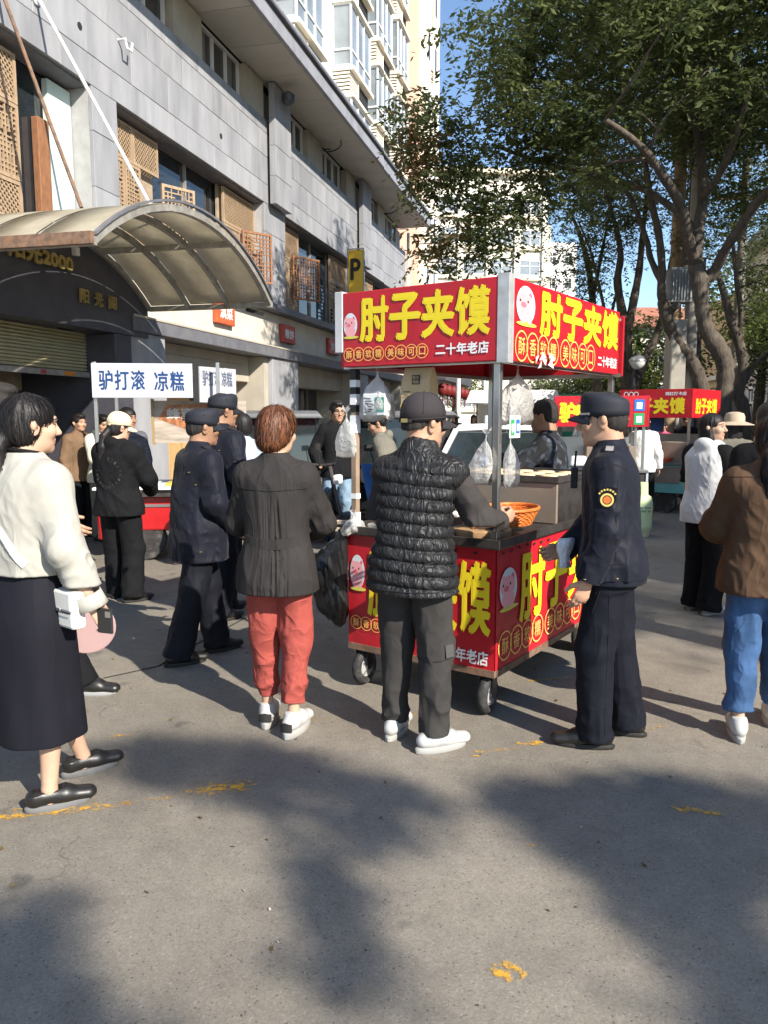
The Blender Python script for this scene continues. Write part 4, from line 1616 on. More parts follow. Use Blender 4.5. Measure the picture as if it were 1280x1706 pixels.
        for i in (0, 1):
            g.cone(s.nb - np.array([0, 0, .05]) * k, s.sh[i] + np.array([0, 0, -.012]) * k, .06 * k, sleeve[0] * k * .93, .05)
            if not sleeves[i]:
                continue
            a, b, c = s.sh[i], s.elb[i], s.wr[i]
            c = b + (c - b) * cuff
            sd = seed * 3 + i * 1.7
            g.cone(a, b, sleeve[0] * k, sleeve[1] * k, .035, fold=(.0065 * folds, .075, .85, .5, sd))
            g.cone(b, c, sleeve[1] * k, sleeve[2] * k, .02, fold=(.0065 * folds, .06, .25, .55, sd + 1), flat='b')
        if collar == 'stand':
            g.cone(s.nb - np.array([0, .0, .04]) * k, s.nb + np.array([0, .008, .045]) * k, .076 * k, .070 * k, .02, flat='b')
            g.cone(s.nb + np.array([0, .012, .02]) * k, s.nb + np.array([0, .02, .1]) * k, .058 * k, .06 * k, .004, 'sub')
        elif collar == 'hood':
            g.ell(s.nb - s.fwd * .085 * k + np.array([0, 0, .0]), np.array([.088, .048, .06]) * k, .03)
            g.cone(s.nb - np.array([.07, -.02, .02]) * k, s.nb + np.array([.07, .02, -.02]) * k, .05 * k, .05 * k, .04)
            g.cone(s.nb + np.array([0, .03, .03]) * k, s.nb + np.array([0, .04, .13]) * k, .06 * k, .07 * k, .01, 'sub')
        elif collar == 'puffy':
            g.cone(s.nb - np.array([0, .0, .06]) * k, s.nb + np.array([0, .004, .012]) * k, .100 * k, .092 * k, .03, fold=(.004, .05, .5, .8, 3))
            g.cone(s.nb + np.array([0, .012, .02]) * k, s.nb + np.array([0, .03, .14]) * k, .066 * k, .09 * k, .008, 'sub')
        elif collar == 'shirt':
            g.cone(s.nb - np.array([0, .0, .05]) * k, s.nb + np.array([0, -.002, .028]) * k, .078 * k, .066 * k, .015, flat='b')
        if extra:
            extra(g)
        return sobj(name, g, m, s.o)

    def cuffs(s, m, cuff=1.0, r=.056, ln=.03, name='cuff'):
        for i in (0, 1):
            b, c = s.elb[i], s.wr[i]
            c = b + (c - b) * cuff
            u = (c - b) / np.linalg.norm(c - b)
            mb = MB().tube([c - u * ln, c - u * ln * .5, c + u * .004], [r * s.k, r * s.k * 1.02, r * s.k], 16)
            obj(name, mb, m, s.o, smooth=True)

    def trousers(s, m, top=.98, rad=(.098, .074, .06), hem=.10, wide=1.0, folds=1.0, seat=1.0, name='trousers', seed=.5, res=None, stack=1.0):
        k = s.k
        lo, hi = s.bounds(.16, hem * k - .03, top * k + .04)
        g = SDF(lo, hi, res or s.res * 1.15)
        w = (.97 if s.female else 1.0) * seat
        c = s.pel
        g.loft([((.80) * k, c[0], c[1] - .005, .165 * k * w, .118 * k * w), ((.88) * k, c[0], c[1] - .012, .172 * k * w, .124 * k * w), (.95 * k, c[0], c[1], .160 * k * w, .112 * k * w), (top * k, c[0], c[1], .150 * k * w, .104 * k * w)], .03)
        for i in (0, 1):
            a, b, e = s.hip[i], s.knee[i], s.ank[i]
            t = (b[2] - hem * k) / max(.05, (b[2] - e[2]))
            e2 = b + (e - b) * t
            sd = seed * 2 + i * 2.3
            g.cone(a, b, rad[0] * k, rad[1] * k, .035, fold=(.006 * folds, .10, .9, .35, sd))
            g.cone(b, e2, rad[1] * k, rad[2] * k, .02, fold=(.0065 * folds, .075, .95, .45 * stack, sd + 1.1), flat='b')
        return sobj(name, g, m, s.o)

    def skirt(s, m, top=.98, hem=.4, w0=.155, w1=.21, w2=.2):
        k = s.k
        lo, hi = s.bounds(.2, hem * k - .03, top * k + .04)
        g = SDF(lo, hi, s.res * 1.2)
        c = s.pel
        f = lambda x, y, z: .004 * np.sin(np.arctan2(y, x) * 7 + z * 3) * np.clip((.8 * k - z) * 3, 0, 1)
        g.loft([(hem * k, c[0], c[1] + .01, w2 * k, .175 * k), ((hem + .2) * k, c[0], c[1] + .005, w2 * .99 * k, .165 * k), (.84 * k, c[0], c[1] - .012, w1 * k * .93, .145 * k), (top * k, c[0], c[1], w0 * k, .112 * k)], .02, disp=f)
        return sobj('skirt', g, m, s.o)

    def shoe(s, i, m, sole, L=.27, wid=.05, kind='shoe', laces=None, soleh=.024):
        k = s.k
        f = s.feet[i]
        a = R(f[2])
        d = np.array([-math.sin(a), math.cos(a), 0]); sd = np.array([d[1], -d[0], 0])
        lift = (f[3] if len(f) > 3 else 0) * k
        pit = f[4] if len(f) > 4 else 0       # heel lift angle
        h = np.array([s.ank[i][0], s.ank[i][1], lift]) - d * .055 * k
        L = L * k
        lo = np.minimum(h, h + d * L) - .08; hi = np.maximum(h, h + d * L) + .09
        lo[2] = lift - .02; hi[2] = lift + .18
        g = SDF(lo, hi, max(.0042, s.res * .75))
        up = np.array([0, 0, 1.])
        hh = soleh
        g.cone(h + up * (hh + .028), h + d * L * .45 + up * (hh + .026), .036 * k, .041 * k, .01)
        g.cone(h + d * L * .45 + up * (hh + .02), h + d * L * .8 + up * (hh + .01), .042 * k, .038 * k, .02, sq=(up, .8))
        if kind != 'loafer':
            g.cone(h + d * .035 * k + up * (hh + .03), h + d * .04 * k + up * (hh + .075), .042 * k, .037 * k, .02, flat='b')
            g.cone(h + d * .05 * k + up * (hh + .05), h + d * L * .5 + up * (hh + .03), .036 * k, .03 * k, .03)
        else:
            g.cone(h + d * .0 * k + up * (hh + .02), h + d * .0 * k + up * (hh + .045), .036 * k, .035 * k, .012, flat='b')
            g.ell(h + d * .06 * k + up * (hh + .07), np.array([.03, .055, .03]) * k, .008, 'sub', rotz(a))
        g.plane((0, 0, lift + hh * .9), (0, 0, -1))
        v, q = g.mesh()
        # sole outline
        mb = MB()
        ring = []
        n = 20
        for j in range(n):
            t = 2 * PI * j / n
            yy = .5 + .5 * math.cos(t)
            wv = (.82 + .28 * math.sin(min(1, yy * 1.25) * PI * .75)) * abs(math.sin(t)) ** .7 * (1 if math.sin(t) > 0 else -1)
            ring.append(h + d * (yy * L - .042 * k) + sd * wv * wid * .80 * k)
        rings = []
        for zz, e in ((.0, .95), (.004, 1.0), (hh * .8, 1.02), (hh, .97)):
            cen = h + d * L * .4
            rings.append([cen + (p - cen) * np.array([e, e, 1]) + up * zz for p in ring])
        mb.rings([[tuple(p) for p in r] for r in rings])
        if pit:
            # rotate about the ball of the foot: heel lifts
            piv = h + d * L * .68
            c_, s_ = math.cos(pit), math.sin(pit)

            def rot(p):
                p = np.array(p) - piv
                y, z = p.dot(d), p[2]
                side = p.dot(sd)
                return piv + d * (y * c_ + z * s_) + sd * side + up * (-y * s_ + z * c_)
            v = np.array([rot(p) for p in v])
            mb.v = [tuple(rot(p)) for p in mb.v]
        me = np_mesh('shoe', [(v, q)])
        me.materials.append(m)
        o = put('shoe', me, s.o)
        obj('sole', mb, sole, o, smooth=True)
        if laces and not pit:
            from mathutils.bvhtree import BVHTree
            bv = BVHTree.FromPolygons([tuple(x) for x in v], [tuple(x) for x in q])
            for j in range(4):
                c = h + d * L * (.36 + .085 * j)
                pts = []
                for t in (-1, -.5, 0, .5, 1):
                    hit, nn, _, _ = bv.ray_cast(Vector(c + sd * t * .024 * k + d * .004 * t * (1 if j % 2 else -1) + up * .2), Vector((0, 0, -1)))
                    if hit is not None:
                        pts.append(hit + nn * .0015)
                if len(pts) > 2:
                    obj('lace', MB().tube(pts, .0028, 5), laces, o)
            pts = [hit + Vector((0, 0, .001)) for hit in (bv.ray_cast(Vector(h + d * L * (.30 + .04 * j) + sd * .03 * k * (1 if t_ else -1) + up * .2), Vector((0, 0, -1)))[0] for t_ in (0, 1) for j in range(8)) if hit is not None]
            for a_ in (0, 1):
                w_ = pts[a_ * 8:a_ * 8 + 8]
                if len(w_) > 3:
                    obj('eyestay', MB().tube(w_, .0022, 5), laces, o)
        return o, h, d, sd, L

    # ---- hair, caps
    def hair(s, m, style='short', lift=.010, name='hair', fly=0, cut=None):
        k = s.hk
        hp, M = s.hp, s.HM
        r = s.res * .8
        g = SDF(s.hc - np.array([.2, .24, .5]) * s.k, s.hc + np.array([.2, .2, .19]) * s.k, r)
        e = lambda c, rr, kk=.012, op='add': g.ell(hp(c), np.array(rr) * k, kk * k, op, M)
        if style in ('crop', 'short'):
            t = .004 if style == 'crop' else lift
            e((0, -.014, .042), (.077 + t, .096 + t, .084 + t))
            e((0, -.05, -.01), (.066 + t * .6, .058 + t * .6, .06), .02)
            if style == 'short':
                e((0, .03, .108), (.068, .062, .030), .03)
                e((0, .075, .098), (.05, .03, .020), .02)
            e((0, .120, .005), (.070, .062, .072), .012, 'sub')
            e((0, .075, -.075), (.12, .075, .085), .012, 'sub')
            e((0, .0, -.115), (.12, .12, .055), .015, 'sub')
            for q in (-1, 1):
                e((q * .088, -.004, -.018), (.022, .026, .040), .006, 'sub')
        elif style == 'bob':        # short layered cut, full at the back
            e((0, -.014, .045), (.094, .112, .098))
            e((0, -.045, -.012), (.088, .082, .085), .03)
            e((0, -.075, -.055), (.06, .045, .045), .03)
            e((0, .13, -.03), (.066, .085, .085), .015, 'sub')
            e((0, .06, -.12), (.12, .11, .055), .015, 'sub')
            for q in (-1, 1):
                e((q * .095, .028, -.035), (.022, .026, .04), .008, 'sub')
        else:
            e((0, -.014, .042), (.085, .104, .092))
            e((0, -.04, -.02), (.078, .074, .082), .03)
            e((0, .125, -.03), (.062, .085, .082), .012, 'sub')
            for q in (-1, 1):
                e((q * .088, .012, -.022), (.018, .022, .032), .006, 'sub')
            if style == 'lowtail':
                e((0, .0, -.12), (.12, .085, .04), .012, 'sub')
                pts = [(0, -.10, -.045), (.005, -.135, -.10), (.008, -.13, -.20), (0, -.115, -.30), (-.005, -.115, -.37)]
                rr = [.034, .036, .04, .034, .014]
                for a in range(4):
                    g.cone(hp(pts[a]), hp(pts[a + 1]), rr[a] * k, rr[a + 1] * k, .012)
            elif style == 'hightail':
                pts = [(0, -.085, .06), (0, -.15, .03), (0, -.165, -.05), (0, -.15, -.13)]
                rr = [.03, .042, .042, .02]
                for a in range(3):
                    g.cone(hp(pts[a]), hp(pts[a + 1]), rr[a] * k, rr[a + 1] * k, .012)
            elif style == 'long':
                for q in (-1, 1):
                    g.cone(hp((q * .065, -.01, -.03)), hp((q * .062, .02, -.15)), .034 * k, .028 * k, .02)
                e((0, -.06, -.10), (.08, .05, .09), .03)
        if style == 'crop':
            g.plane(hp((0, -.1, -.062 if not cut else cut)), M @ np.array([0, .35, -1.0]))

        def strands(X, Y, Z):
            ang = np.arctan2(Y - s.hc[1], X - s.hc[0])
            q = (Z - s.hc[2])
            return (.006 * (vnoise(ang * 9 + 40, q * 9 + 9, ang * 2 + 5) - .5) + .004 * (vnoise(ang * 26 + 60, q * 10 + 9, 3.3) - .5)) * (g.d < .05)
        g.wave(strands)
        o = sobj(name, g, m, s.o)
        if fly:
            s._strands(o, m, fly, style)
        return o

    def _strands(s, o, m, n, style):
        """fine locks lying over the hair surface, a few standing off it"""
        from mathutils.bvhtree import BVHTree
        me = o.data
        bv = BVHTree.FromPolygons([v.co for v in me.vertices], [p.vertices for p in me.polygons])
        rs = random.Random(n)
        nv = len(me.vertices)
        crown = Vector(s.hp((0.01, -.035, .12)))
        low = s.hc[2] - .12 * s.k
        mb = MB()
        for i in range(n):
            v = me.vertices[rs.randrange(nv)]
            p = v.co.copy()
            if p.z < low and style != 'lowtail':
                continue
            off = rs.uniform(.001, .004) if rs.random() < .9 else rs.uniform(.004, .011)
            L = rs.uniform(.03, .07)
            pts = []
            jit = Vector((rs.uniform(-.35, .35), rs.uniform(-.35, .35), 0))
            for k in range(5):
                h, nn, _, _ = bv.find_nearest(p)
                if h is None:
                    break
                q = h + nn * (off + .004 * (k / 4) ** 2 * rs.random())
                d = (p - crown); d.normalize()
                d = d * .8 + Vector((0, 0, -.75)) + jit
                d = d - nn * d.dot(nn)
                d.normalize()
                side = nn.cross(d)
                w = (.0016, .0022, .0022, .0016, .0003)[k]
                pts.append((q - side * w, q + side * w))
                p = h + d * L / 4
            if len(pts) == 5:
                mb.add([x for pr_ in pts for x in pr_], [(2 * k, 2 * k + 1, 2 * k + 3, 2 * k + 2) for k in range(4)])
        if mb.v:
            o2 = obj('loose_strands', mb, m, o, smooth='all')
            o2['kind'] = 'stuff'

    def _cap_frame(s, tilt=0):
        return s.HM @ rotx(tilt)

    def ballcap(s, m, bill_m=None, tilt=0, size=1.0, strap=True):
        k = s.hk * size
        M = s._cap_frame(tilt)
        c = s.hp((0, -.012, .042))
        P = lambda p: tuple(c + M @ (np.array(p) * k))
        mb = MB()
        rings = []
        n = 28
        for j in range(8):
            a = j / 7 * PI / 2
            rr = math.cos(a) ** .75 if j < 7 else .03
            zz = math.sin(a) ** 1.0 * .102 + .0
            ring = []
            for q in range(n):
                t = 2 * PI * q / n
                seam = 1 - .012 * (abs(math.sin(3 * t)) < .14)
                x, y = .092 * rr * math.cos(t) * seam, .110 * rr * math.sin(t) * seam
                z = zz + (-.02 if j == 0 else 0) + (.012 * math.sin(t) if j == 0 else 0)
                ring.append(P((x, y, z)))
            rings.append(ring)
        mb.rings(rings)
        cap = obj('cap', mb, m, s.o, smooth='all')
        obj('button', MB().lathe([(.001, .006), (.006, .004), (.008, 0)], P((0, 0, .102)), 8), m, cap)
        for q in range(6):
            t = 2 * PI * (q + .5) / 6
            pts = [P((.0925 * max(.03, math.cos(a) ** .75) * math.cos(t), .1105 * max(.03, math.cos(a) ** .75) * math.sin(t), math.sin(a) * .102 + .001)) for a in np.linspace(.02, PI / 2 - .05, 9)]
            obj('panel_seam', MB().tube(pts, .0014, 5), m, cap)
        pts = [P((.0925 * math.cos(t), .1108 * math.sin(t), -.012 + .012 * math.sin(t))) for t in np.linspace(0, 2 * PI, 33)]
        obj('brim_band', MB().tube(pts, .0028, 5, False), m, cap, smooth='all')
        s._bill(cap, P, bill_m or m, k)
        if strap:
            mb = MB()
            pts = [P((.093 * math.cos(t), .111 * math.sin(t), -.028)) for t in np.linspace(PI * 1.5 - .55, PI * 1.5 + .55, 12)]
            for a, b in zip(pts[:-1], pts[1:]):
                mb.bar(a, b, .004, .016)
            obj('strap', mb, bill_m or m, cap)
            obj('buckle', MB().bx(P((.02, -.112, -.028)), (.03 * k, .008, .018)), mat('brass', (.5, .38, .15), .35, metal=.9), cap)
        return cap

    def _bill(s, cap, P, m, k, ln=.075, w=.078, drop=.022):
        mb = MB()
        rows = []
        for u in range(9):
            t = -1 + 2 * u / 8
            ang = t * 1.0
            x0, y0 = .088 * math.sin(ang), .106 * math.cos(ang)
            ext = ln * (1 - abs(t) ** 2.6)
            rows.append([(x0, y0 - .004, -.012), (x0 * (1 + .02), y0 + ext * .5, -.012 - drop * .4 - .02 * t * t), (x0 * .98, y0 + ext, -.012 - drop - .028 * t * t)])
        top = [[P(p) for p in r] for r in rows]
        bot = [[P((p[0], p[1], p[2] - .005)) for p in r] for r in rows]
        n = len(rows)
        rings = [top[i] + bot[i][::-1] for i in range(n)]
        mb.rings(rings)
        obj('visor', mb, m, cap, smooth='all')

    def fieldcap(s, m, tilt=0, badge=True):
        """soft uniform cap: upright crown with flat top, short stiff visor"""
        k = s.hk
        M = s._cap_frame(tilt)
        c = s.hp((0, -.012, .045))
        P = lambda p: tuple(c + M @ (np.array(p) * k))
        mb = MB()
        rings = []
        n = 28
        for rx, ry, z, fz in ((.090, .108, -.024, 0), (.0905, .109, .0, 0), (.091, .109, .03, .006), (.089, .106, .052, .014), (.080, .094, .068, .018), (.055, .063, .078, .012), (.01, .01, .081, 0)):
            rings.append([P((rx * math.cos(2 * PI * q / n), ry * math.sin(2 * PI * q / n), z + fz * math.sin(2 * PI * q / n))) for q in range(n)])
        mb.rings(rings)
        cap = obj('cap', mb, m, s.o, smooth='all')
        s._bill(cap, P, m, k, .062, .078, .02)
        for q in (.55, 1.1):
            obj('eyelet', MB().bx(P((.094 * math.cos(q - PI / 2 + .9), .111 * math.sin(q - PI / 2 + .9), .04)), (.005, .005, .005)), M_DARK, cap)
        if badge:
            obj('badge', MB().lathe([(.001, .004), (.016, .002), (.018, -.002)], P((0, .112, .035)), 12), M_GOLD, cap)
            mb = MB()
            pts = [P((.0925 * math.cos(t), .111 * math.sin(t), -.012)) for t in np.linspace(PI * .5 - 1.0, PI * .5 + 1.0, 14)]
            for a, b in zip(pts[:-1], pts[1:]):
                mb.bar(a, b, .004, .010)
            obj('braid', mb, mat('silver_braid', (.45, .45, .45), .4, metal=.7), cap)
        return cap

    def glasses(s):
        k = s.hk
        mb = MB()
        for q in (-1, 1):
            pts = [s.hp((q * .032 + .025 * math.cos(t), .102 - .004 * abs(math.cos(t)), .008 + .02 * math.sin(t))) for t in np.linspace(0, 2 * PI, 15)]
            mb.tube(pts, .0026 * k, 6)
            mb.tube([s.hp((q * .057, .10, .012)), s.hp((q * .08, .06, .014)), s.hp((q * .083, -.01, .012))], .0022 * k, 6)
        mb.tube([s.hp((-.008, .104, .012)), s.hp((.008, .104, .012))], .0024 * k, 6)
        return obj('glasses', mb, mat('black_plastic', (.012, .012, .012), .3), s.o, smooth='all')


def place_face(dx, dy):
    """heading so that a figure looks along (dx, dy)"""
    return math.atan2(-dx, dy)
# ================================================================== MAIN SNACK CART
M_RED = mat('banner_red', (.46, .012, .022), .40, var=.08, vs=3, bump=.5, bs=5, bdist=.02, spec=.4, dirt=.30, dirtcol=(.20, .03, .03), ds=4)
M_YEL = mat('banner_yellow', (.80, .62, .02), .5, var=.03, bump=0)
M_ORY = mat('banner_orange_line', (.85, .45, .12), .5, var=.03, bump=0)
M_STEEL = mat('stainless', (.46, .45, .43), .34, metal=.9, var=.12, vs=6, bump=.1, bs=30, dirt=.35, dirtcol=(.2, .17, .13), ds=6)
M_STEELD = mat('grimy_steel', (.10, .09, .085), .4, metal=.7, var=.4, vs=9, bump=.15, dirt=.5, dirtcol=(.05, .035, .025), ds=8)
M_STBR = mat('brown_film_steel', (.30, .24, .19), .5, metal=.35, var=.1, vs=4, dirt=.3, dirtcol=(.17, .12, .09), ds=5)
M_TYRE = mat('tyre_rubber', (.03, .03, .03), .8, var=.3, vs=30, bump=.5, bs=90, dirt=.5, dirtcol=(.22, .20, .17), ds=14)
M_GREYW = mat('grey_plastic', (.35, .35, .34), .5, var=.1)
M_PIGP = mat('pig_pink', (.80, .36, .38), .5, var=.03, bump=0)
M_PIGL = mat('pig_pale', (.80, .66, .64), .5, var=.03, bump=0)
M_OVAL = mat('emblem_pale', (.62, .68, .70), .5, var=.03, bump=0)
M_BLKP = MATS['black_print']
M_YG = mat('emblem_yellowgreen', (.62, .60, .08), .5, bump=0)


def ellipse(cx, cy, rx, ry, n=22, a0=0):
    c, s = math.cos(a0), math.sin(a0)
    return [(cx + rx * math.cos(2 * PI * i / n) * c - ry * math.sin(2 * PI * i / n) * s, cy + rx * math.cos(2 * PI * i / n) * s + ry * math.sin(2 * PI * i / n) * c) for i in range(n)]


def flat(name, poly, z, m, parent, M):
    mb = MB()
    mb.M = M
    mb.add([(x, y, z) for x, y in poly], [tuple(range(len(poly)))])
    return obj(name, mb, m, parent)


def ring_mark(mb, cx, cy, r, w, z, ry=None):
    n = 26
    ry = ry or r
    o = [(cx + r * math.cos(2 * PI * i / n), cy + ry * math.sin(2 * PI * i / n), z) for i in range(n)]
    i_ = [(cx + (r - w) * math.cos(2 * PI * i / n), cy + (ry - w) * math.sin(2 * PI * i / n), z) for i in range(n)]
    mb.add(o + i_, [(i, (i + 1) % n, n + (i + 1) % n, n + i) for i in range(n)])


def banner_print(p, o, ex, ey, W, H, lay):
    """flat print on a banner face: pig emblem, four large characters, two chains of ringed characters, small white line"""
    M = frame_matrix(o, ex, ey)
    ex, ey = Vector(ex), Vector(ey)
    O = Vector(o)
    nz = ex.cross(ey)
    at = lambda x, y, z=.0012: O + ex * x + ey * y + nz * z
    px, py, rx, ry = lay['pig']
    px, py, rx, ry = px * W, py * H, rx * W, ry * H
    em = flat('emblem', ellipse(px, py, rx, ry), .0012, M_OVAL, p, M)
    flat('emblem_shadow', ellipse(px + .1 * rx, py - ry * .98, rx * 1.08, ry * .12), .0020, M_YG, em, M)
    flat('pig_body', ellipse(px - .02 * rx, py - .52 * ry, rx * .72, ry * .42), .0016, M_PIGP, em, M)
    flat('pig_ear', ellipse(px - .55 * rx, py + .48 * ry, rx * .2, ry * .2, 12, .5), .0017, M_PIGP, em, M)
    flat('pig_ear', ellipse(px + .45 * rx, py + .5 * ry, rx * .2, ry * .2, 12, -.5), .0017, mat('pig_deep', (.72, .16, .2), .5, bump=0), em, M)
    flat('pig_head', ellipse(px - .08 * rx, py + .12 * ry, rx * .82, ry * .5), .0019, M_PIGP, em, M)
    flat('pig_snout', ellipse(px - .25 * rx, py - .0 * ry, rx * .3, ry * .15, 14), .0021, MATS['pig_deep'], em, M)
    for q in (-.62, .2):
        flat('pig_eye', ellipse(px + q * rx, py + .2 * ry, rx * .09, ry * .075, 10), .0021, M_BLKP, em, M)
    for q in (-.35, .4):
        flat('pig_foot', ellipse(px + q * rx, py - .84 * ry, rx * .22, ry * .12, 10), .0022, M_PIGP, em, M)
    x0, x1, y0, y1 = lay['big']
    big_text('肘子夹馍', M_YEL, p, at(x0 * W, y0 * H), ex, ey, (x1 - x0) * W, (y1 - y0) * H, .0095 * W / .94 if W < 1.2 else .013, .10)
    y, r = lay['ring'][0] * H, lay['ring'][1]
    xs = lay['ring'][2] * W + r
    for tx in ('酥香软糯', '美味可口'):
        for i, ch in enumerate(tx):
            mb = MB(); mb.M = M
            ring_mark(mb, xs + i * r * 1.72, y, r, r * .11, .0014 + .0003 * i)
            g = obj('ring', mb, M_ORY, p)
            text('small_character', ch, M_ORY, g, at(xs + i * r * 1.72 - r * .5, y - r * .55, .0016), ex, ey, r * 1.0, r * 1.1, .0012)
        xs += 4 * r * 1.72 + r * .55
    x0, x1, y0, y1 = lay['white']
    text('white_lettering', '二十年老店', M_WPAINT, p, at(x0 * W, y0 * H), ex, ey, (x1 - x0) * W, (y1 - y0) * H, .0022)


CART_O = (.585, 3.97)
CRZ = math.atan2(.822, .569)
CL, CW = 1.72, .97
cart = thing('snack_cart', 'red banner snack cart with yellow characters and pig emblems in the middle', 'food cart', (CART_O[0], CART_O[1], 0), CRZ)
obj('frame', MB().b(.02, CL, .02, CW, .235, .275), M_STEELD, cart)
obj('frame_rail', MB().b(-.006, .02, .0, CW, .225, .262), M_RUST, cart)
obj('frame_rail', MB().b(.021, CL, -.006, .018, .225, .262), M_RUST, cart)


def wavy_panel(o, ex, ey, W, H, th=.008, amp=.003):
    mb = MB()
    mb.M = frame_matrix(o, ex, ey)
    nu, nv = 14, 8
    fn = lambda u, v: (u * W, v * H, amp * (math.sin(u * 9 + v * 4) * .4 + math.sin(v * 7 + u * 2.5) * .4) * (1 - .9 * v) * min(1, 6 * u) * min(1, 6 * (1 - u)) - .0015)
    mb.grid(fn, nu, nv)
    mb.b(0, W, 0, H, -th - .006, -th)
    return mb


LW = CW - .02
bl = obj('banner', wavy_panel((-.001, CW - .01, .255), (0, -1, 0), (0, 0, 1), LW, .655), M_RED, cart, smooth=True)
banner_print(bl, (-.006, CW - .01, .255), (0, -1, 0), (0, 0, 1), LW, .655,
             dict(pig=(.065, .67, .055, .155), big=(.15, .975, .30, .88), ring=(.21, .042, .01), white=(.63, .97, .045, .16)))
br = obj('banner', wavy_panel((.005, -.001, .255), (1, 0, 0), (0, 0, 1), CL - .02, .655), M_RED, cart, smooth=True)
banner_print(br, (.005, -.006, .255), (1, 0, 0), (0, 0, 1), CL - .02, .655,
             dict(pig=(.075, .66, .062, .17), big=(.165, .975, .33, .90), ring=(.19, .082, .01), white=(.735, .97, .12, .25)))
obj('back_panel', MB().b(CL - .012, CL - .002, .0, CW, .26, .92), M_RED, cart)
obj('back_panel', MB().b(0, CL - .013, CW - .01, CW, .26, .92), M_RED, cart)
# lace of dark tie holes along the top of the banners
mb = MB()
for i in range(7):
    mb.bx((.06 + i * .10, -.009, .885 + random.uniform(-.006, .006)), (.022, .003, .012), (0, random.uniform(-.6, .6), 0))
for i in range(4):
    mb.bx((-.009, .12 + i * .12, .885), (.003, .02, .012), (random.uniform(-.6, .6), 0, 0))
obj('tie_holes', mb, M_DARK, cart)['kind'] = 'stuff'
# worktop with raised rim
obj('worktop', MB().b(-.025, CL + .02, -.025, CW + .02, .912, .93), M_STEELD, cart, .004)
rim = MB().b(-.03, -.012, -.03, CW + .025, .918, .965).b(-.0119, CL + .02, -.03, -.012, .918, .965).b(-.0119, CL + .02, CW + .006, CW + .025, .918, .965)
obj('rim', rim, M_STEELD, cart, .003)
obj('service_tray', MB().b(.06, .62, .3, .88, .932, .975), M_STEEL, cart, .01)
tr = MB().lathe([(.001, .0), (.15, .0), (.19, .05), (.195, .052), (.155, -.003)], (.3, .55, .977), 24)
obj('basin', tr, M_STEEL, cart, smooth=True)

def cart_pt(x, y, z):
    return Vector((CART_O[0], CART_O[1], 0)) + Matrix.Rotation(CRZ, 3, 'Z') @ Vector((x, y, z))


# things standing on the worktop
pt_ = thing('steel_pot', 'lidded steel pot on the worktop behind the man in the vest', 'pot', cart_pt(.55, .70, .977), CRZ)
obj('pot', MB().lathe([(.001, 0), (.12, 0), (.13, .02), (.13, .14), (.138, .145)], (0, 0, 0), 24), M_STEEL, pt_, smooth=True)
obj('lid', MB().lathe([(.136, .146), (.10, .165), (.03, .175), (.03, .19), (.001, .192)], (0, 0, 0), 24), M_STEEL, pt_, smooth=True)
cbd = thing('chopping_board', 'round wooden chopping board with chopped meat on the cart worktop', 'chopping board', cart_pt(.25, .22, .931), CRZ)
obj('board', MB().lathe([(.001, 0), (.16, 0), (.165, .01), (.165, .045), (.16, .05), (.001, .05)], (0, 0, 0), 28), mat('board_wood', (.36, .22, .11), .7, var=.25, vs=12), cbd, smooth=True)
mb = MB()
for i in range(60):
    a = random.uniform(0, 6.28); r_ = random.uniform(0, .08)
    mb.bx((r_ * math.cos(a), r_ * math.sin(a), .056 + .03 * (1 - r_ / .08) * random.random()), [random.uniform(.008, .022) for _ in range(3)], (random.uniform(0, 3), random.uniform(0, 3), a))
obj('chopped_meat', mb, mat('braised_meat', (.20, .075, .035), .45, var=.4, vs=60), cbd)['kind'] = 'stuff'
clv = thing('cleaver', 'steel cleaver lying on the chopping board', 'knife', cart_pt(.30, .16, .988), CRZ + .5)
obj('blade', MB().b(0, .17, -.045, .045, 0, .003), M_STEEL, clv, .001)
obj('handle', MB().tube([(-.11, 0, .008), (0, 0, .006)], .013, 10), mat('dark_wood', (.06, .03, .02), .6), clv, smooth=True)
for i, (x_, y_, c_, l_) in enumerate(((.80, .78, (.45, .05, .02), 'red sauce bottle beside the griddle'), (.80, .68, (.10, .05, .02), 'brown sauce bottle beside the griddle'), (.72, .80, (.55, .40, .05), 'yellow sauce bottle beside the griddle'))):
    sb = thing('sauce_bottle', l_, 'bottle', cart_pt(x_, y_, .931), 0, 'sauce bottles on the cart')
    obj('bottle', MB().lathe([(.001, 0), (.03, 0), (.032, .01), (.032, .11), (.014, .14), (.012, .15)], (0, 0, 0), 16), mat('sauce_%d' % i, c_, .3, var=.1), sb, smooth=True)
    obj('cap', MB().lathe([(.014, .15), (.012, .165), (.004, .19), (.001, .191)], (0, 0, 0), 12), M_WPAINT, sb, smooth=True)

